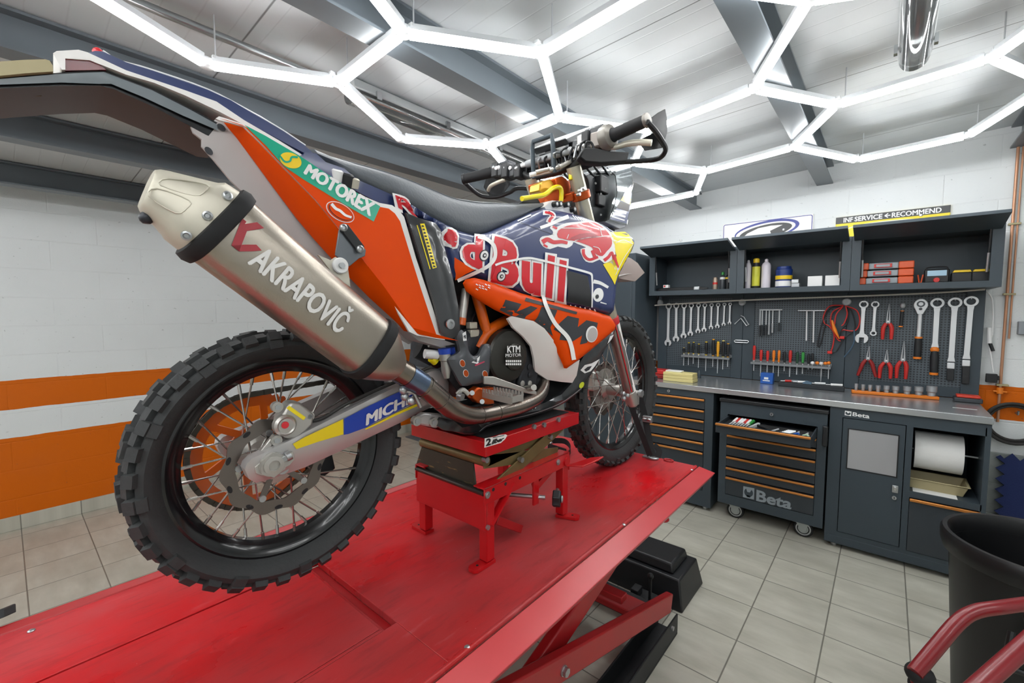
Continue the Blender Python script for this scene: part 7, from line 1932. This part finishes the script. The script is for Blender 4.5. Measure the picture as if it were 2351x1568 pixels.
b = MB(); b.prism([Bm(u, v, .06) for u, v in ((1241, 420), (1264, 410), (1273, 424), (1262, 440), (1248, 444), (1238, 438))], -BWv * .05, M('gold damper', 'd2a23c', rough=.3, metal=.6)); b.build('steering_damper', bike, bevel=.004)
b = MB(); b.prism([Bm(u, v, .07) for u, v in ((1276, 408), (1292, 404), (1312, 418), (1310, 455), (1290, 458), (1282, 440))], -BWv * .14, m_oan); b.build('clamp_block', bike, bevel=.005)

m_pad0 = M('dark instrument case', '26292c', rough=.4)
# ---------------------------------------------------------------- handlebar, grips, guards, instruments
bl, bz = .985, .93
R0, R1 = Bm(1484, 277, .40), Bm(1406, 311, .27); L0, L1 = Bm(1066, 411, -.40), Bm(1140, 393, -.27)
bar = smooth([R0 - (R0 - R1) * .02, R1, BP(.995, .18, .915), BP(1.01, .09, .875), BP(1.01, -.09, .875), BP(.995, -.18, .915), L1, L0 + (L1 - L0) * .02], 6)
b = MB(); b.tube(bar, .0125, m_blk, 14); hb = b.build('handlebar', bike)
b = MB(); b.cyl(BP(.985, .17, .925), BP(.985, -.17, .925), .009, m_gwh, 12); b.cyl(BP(.985, .11, .925), BP(.985, -.11, .925), .013, M('silver pad', 'a9acae', rough=.5), 14); b.build('crossbar', hb)
for a, c, nm in ((R1, R0, 'grip'), (L1, L0, 'grip')):
    d = (c - a).normalized(); b = MB(); n = 14; ps = [a.lerp(c, k / n) for k in range(n + 1)]; b.tube(ps, [.027 if k == 0 else .0225 - .0022 * k / n - .0004 * (k % 2) for k in range(n + 1)], m_rub, 18); gp = b.build(nm, bike)
    b = MB(); b.lathe([(.0225, -.004), (.0225, .007), (.014, .008)], c, d, m_blk if a is L1 else m_thr, 18); b.build('bar_end', gp)
# throttle housing and switchgear, right
d = (R0 - R1).normalized(); b = MB(); b.lathe([(.024, .0), (.040, .004), (.044, .020), (.040, .036), (.028, .044)], R1 - d * .040, d, m_thr, 24); th_ = b.build('throttle_housing', bike)
b = MB(); b.box(R1 - d * .055, (.05, .05, .055), M('brown grey casting', '77706a', rough=.4, metal=.4)); b.box(R1 - d * .075 + ZV * .03, (.035, .04, .035), m_eng); b.build('switch_body', th_, bevel=.006)
b = MB(); b.lathe([(.022, .0), (.026, .004), (.026, .02), (.02, .026)], L1 + (L1 - L0).normalized() * .025, (L0 - L1).normalized(), m_eng, 22); b.box(L1 + (L1 - L0).normalized() * .05, (.05, .05, .05), m_eng); b.build('switch_body', bike, bevel=.005)
b = MB(); p = L1 + (L1 - L0).normalized() * .02; b.lathe([(.010, 0), (.010, .008), (.005, .009)], p + BWv * .0 - BLv * .026, -BLv, m_gwh, 16); b.build('white_button', bike)
b = MB(); b.cyl(L1.lerp(L0, .25) - BLv * .0175 + ZV * .004, L1.lerp(L0, .38) - BLv * .0178 + ZV * .004, .004, m_gwh, 8); b.build('grip_print', bike)
# levers
b = MB(); lv = smooth([Bm(1392, 335, .25), Bm(1412, 338, .27), Bm(1440, 330, .31), Bm(1470, 327, .355), Bm(1496, 328, .39)], 4); b.tube(lv, [.008 + .003 * min(1, k / 9) for k in range(len(lv))], m_tic, 12); b.build('brake_lever', bike)
b = MB(); lv = smooth([Bm(1160, 412, -.22), Bm(1140, 420, -.26), Bm(1126, 428, -.30), Bm(1121, 437, -.33)], 4); b.tube(lv, [.008] * len(lv), m_tic, 12); b.build('clutch_lever', bike)
# hand guards: aluminium bar plus plastic shield
ds = [Bm(1486, 280, .41), Bm(1504, 300, .415), Bm(1519, 322, .41), Bm(1528, 342, .395), Bm(1520, 358, .37), Bm(1500, 367, .33), Bm(1450, 371, .27), Bm(1390, 374, .20), Bm(1345, 372, .15)]
b = MB(); strap(b, ds, .034, m_blk, BLv + ZV * .3); b.tube(smooth(ds, 4), .009, m_blk, 8); b.build('guard_bar', bike)
gs = [[(1486, 272), (1527, 249)], [(1500, 286), (1531, 275)], [(1514, 306), (1532, 300)], [(1524, 330), (1530, 320)]]
m_shld = M('black guard shield', '0d0e10', rough=.6, spec=.25)
top_, bot_ = [Bm(u, v, .40) + BLv * .05 for u, v in ((1490, 268), (1508, 258), (1525, 249), (1529, 268), (1532, 300), (1530, 330))], None
b = MB(); b.prism([Bm(u, v, .36) + BLv * .0 for u, v in ((1489, 274), (1510, 258), (1527, 249), (1531, 270), (1532, 302), (1524, 332), (1512, 312), (1500, 292))], -BWv * .02 + BLv * .03, m_shld); gd = b.build('hand_guard', bike, bevel=.003)
b = MB(); b.prism([Bm(u, v, .30) for u, v in ((1342, 338), (1366, 338), (1400, 346), (1446, 348), (1440, 371), (1380, 376), (1345, 373), (1330, 360))], -BWv * .03 + BLv * .02, m_shld); b.build('guard_shield', gd, bevel=.006)
b = MB(); b.prism([Bm(u, v, .33) + BLv * .03 for u, v in ((1452, 318), (1490, 300), (1518, 320), (1510, 334), (1470, 340))], BLv * .006, m_shld); b.build('guard_shield', gd)
ds = [Bm(1063, 414, -.41), Bm(1072, 424, -.41), Bm(1092, 442, -.40), Bm(1110, 451, -.38), Bm(1140, 452, -.33), Bm(1170, 442, -.27), Bm(1190, 432, -.22), Bm(1240, 436, -.12)]
b = MB(); b.tube(smooth(ds, 4), .009, m_blk, 10); b.build('guard_bar', bike)
b = MB(); b.prism([Bm(u, v, -.36) + BLv * .05 for u, v in ((1100, 392), (1104, 380), (1134, 378), (1150, 392), (1150, 420), (1130, 446), (1104, 444), (1090, 424))], BLv * .008, m_shld); b.build('hand_guard', bike, bevel=.004)
for k, (t_, sx_, sy_, m_) in enumerate(((.05, .055, .06, m_blk), (.22, .05, .05, m_pad0), (.42, .06, .062, m_blk), (.62, .045, .05, m_pad0), (.82, .05, .055, m_blk))):
    b = MB(); p = L1.lerp(BP(1.0, -.13, .90), t_); b.box(p, (.034, sx_, sy_), m_); b.cyl(p - BLv * .03 + ZV * .01, p - BLv * .02 + ZV * .01, .009, m_gwh if k in (1, 3) else m_zinc, 10); b.build('switch_box', bike, bevel=.008)
for k, (u, v, w, s) in enumerate(((1372, 316, .21, (.06, .07, .08)), (1352, 342, .17, (.06, .07, .07)), (1386, 340, .22, (.05, .06, .06)), (1330, 362, .12, (.06, .07, .06)), (1304, 372, .07, (.05, .06, .05)))):
    b = MB(); b.box(Bm(u, v, w) + BLv * .02, s, (m_pad0, m_blk)[k % 2]); b.build('switch_box', bike, bevel=.010)
# road book cluster, clamps and wiring in front of the bar
m_pad = M('dark instrument case', '26292c', rough=.4)
b = MB(); b.prism([Bm(u, v, .10) for u, v in ((1297, 318), (1352, 294), (1366, 290), (1362, 312), (1306, 331))], -BWv * .16, m_pad); ins = b.build('road_book_case', bike, bevel=.004)
b = MB(); b.prism([Bm(u, v, .101) for u, v in ((1299, 315), (1354, 291), (1362, 289), (1352, 296), (1300, 319))], -BWv * .162, m_gwh); b.build('pale_top', ins)
b = MB(); b.tube([BP(.96, .05, .85), BP(.95, .05, .96), BP(.95, .045, .985), BP(.95, -.045, .985), BP(.95, -.05, .96), BP(.96, -.05, .85)], .009, m_cab, 10); b.build('bar_loop', bike)
for k, (u, v, w, s) in enumerate(((1244, 380, -.05, (.05, .04, .03)), (1268, 360, 0, (.04, .05, .05)), (1305, 360, .05, (.06, .05, .035)), (1326, 345, .1, (.05, .05, .05)), (1350, 330, .15, (.05, .06, .06)), (1225, 388, -.12, (.04, .04, .035)), (1200, 392, -.17, (.045, .04, .03)), (1330, 372, .08, (.06, .06, .05)), (1360, 318, .18, (.04, .05, .06)))):
    b = MB(); b.box(Bm(u, v, w), s, (m_blk, m_pad, m_tic, m_blk, m_pad, m_eng, m_gwh, m_blk, m_eng)[k]); b.build('switch_box', bike, bevel=.006)
for k, (u0, u1, v0, v1, w) in enumerate(((1216, 1262, 402, 392, -.02), (1262, 1312, 392, 372, .04), (1285, 1330, 384, 360, .07), (1230, 1280, 396, 384, 0))):
    b = MB(); b.cyl(Bm(u0, v0, w), Bm(u1, v1, w + .05), .009, m_gwh if k == 0 else m_alu, 12); b.build('bar_clamp', bike)
random.seed(3)
for k in range(9):
    u = 1240 + 13 * k; v = 372 - 5.0 * k; b = MB(); w = -.04 + .03 * k
    b.tube(smooth([Bm(u, v + 20, w), Bm(u + 8 * random.uniform(-1, 1), v - 4, w + .01), Bm(u + 14, v - 8 + 6 * random.uniform(-1, 1), w + .02), Bm(u + 22, v + 18, w + .03)], 4), .0042, m_blk if k % 3 else m_zinc, 8); b.build('cable', bike)
b = MB(); b.box(Bm(1312, 404, .10), (.015, .02, .03), m_gye); b.build('yellow_tie', bike, bevel=.003)
random.seed(9)
for k in range(14):
    u = 1206 + 11 * k; v = 398 - 5.4 * k + random.uniform(-12, 4); w = -.14 + .024 * k
    b = MB(); b.box(Bm(u, v, w) + BLv * random.uniform(-.01, .03), (.022 + .014 * random.random(), .026, .02 + .02 * random.random()), (m_blk, m_pad, m_alu, m_blk, m_eng)[k % 5]); b.build('bar_fitting', bike, bevel=.004)
for k in range(6):
    u = 1290 + 16 * k; b = MB(); b.tube(smooth([Bm(u, 380 - 9 * k, .03 * k), Bm(u + 8, 402 - 6 * k, .02 * k), Bm(u + 26, 416 - 3 * k, .05), Bm(u + 30, 440 - 3 * k, .05)], 4), .005, m_blk, 8); b.build('cable', bike)
# navigation tower with clear screen
nt = Panel([(1348, 402), (1372, 392), (1400, 392), (1412, 402), (1416, 440), (1404, 470), (1398, 505), (1386, 510), (1360, 508), (1356, 470), (1352, 430)], const(.055), .006, .02)
b = MB(); nt.solid(b, m_pad, mirror=True, h=.03); nto = b.build('navigation_tower', bike)
b = MB(); b.box(Bm(1382, 425, .065), (.03, .07, .07), m_blk); b.box(Bm(1378, 460, .062), (.02, .06, .05), m_blk); b.cyl(Bm(1405, 395, .07), Bm(1408, 400, .075), .012, m_gwh, 12); b.build('tower_device', nto, bevel=.005)
for k, (u, v) in enumerate(((1366, 420), (1378, 444), (1388, 432), (1378, 492))):
    b = MB(); b.cyl(Bm(u, v, .07), Bm(u + 2, v + 1, .082), .004, m_zinc, 8); b.build('bolt', nto)
scr = [(1394, 384), (1420, 376), (1447, 374), (1452, 395), (1453, 424), (1449, 470), (1439, 516), (1420, 512), (1398, 504), (1412, 470), (1418, 440), (1414, 404)]
m_scr = M('clear screen', 'eef4f6', rough=.04, trans=.92)
sc_ = Panel(scr, plane((1394, 384, .10), (1447, 374, .085), (1439, 516, .10), (1400, 500, .12)), 0, 1)
b = MB(); sc_.solid(b, m_scr, th=.004, h=.03); so = b.build('wind_screen', bike)
b = MB(); sc_.solid(b, m_scr, th=.004, h=.04, side=-1); b.build('wind_screen_far_side', bike)
b = MB(); p0 = [sc_.uv(u, v) for u, v in ((1447, 374), (1453, 424), (1439, 516))]
vs_ = [BP(l, s * sc_.w(l, z), z) for l, z in p0 for s in (1, -1)]; vs_ += [p + BLv * .004 for p in vs_]
b.add(vs_, [(0, 1, 3, 2), (2, 3, 5, 4), (6, 8, 9, 7), (8, 10, 11, 9), (0, 6, 7, 1), (4, 5, 11, 10), (0, 2, 8, 6), (2, 4, 10, 8), (1, 7, 9, 3), (3, 9, 11, 5)], m_scr); b.build('wind_screen_front', bike)
b = MB(); sc_.decal(b, [(1400, 503), (1420, 470), (1434, 440), (1448, 424), (1450, 446), (1444, 486), (1438, 513)], m_nav, 1)
sc_.decal(b, [(1424, 460), (1430, 450), (1448, 457), (1446, 470)], m_gye, 2); sc_.decal(b, [(1414, 477), (1422, 462), (1445, 470), (1442, 486)], M('dark print', '3a3330', rough=.4), 2)
for k in range(3): sc_.stroke(b, [(1409 - 3 * k, 483 + 7 * k), (1437 - 2 * k, 490 + 8 * k)], (4.5, 4.5) if k < 2 else (2.5, 2.5), m_gwh, 2)
b.build('sticker', so)
b = MB(); b.prism([Bm(u, v, .1) for u, v in ((1387, 508), (1410, 512), (1439, 517), (1434, 522), (1423, 526), (1404, 517))], -BWv * .2, M('lamp grey', '9a9da0', rough=.35)); b.build('tower_base', nto, bevel=.003)
b = MB(); b.tube(smooth([Bm(1384, 512, .06), Bm(1396, 524, .07), Bm(1408, 532, .08)], 4), .010, m_blk, 10); b.build('tower_stay', bike)
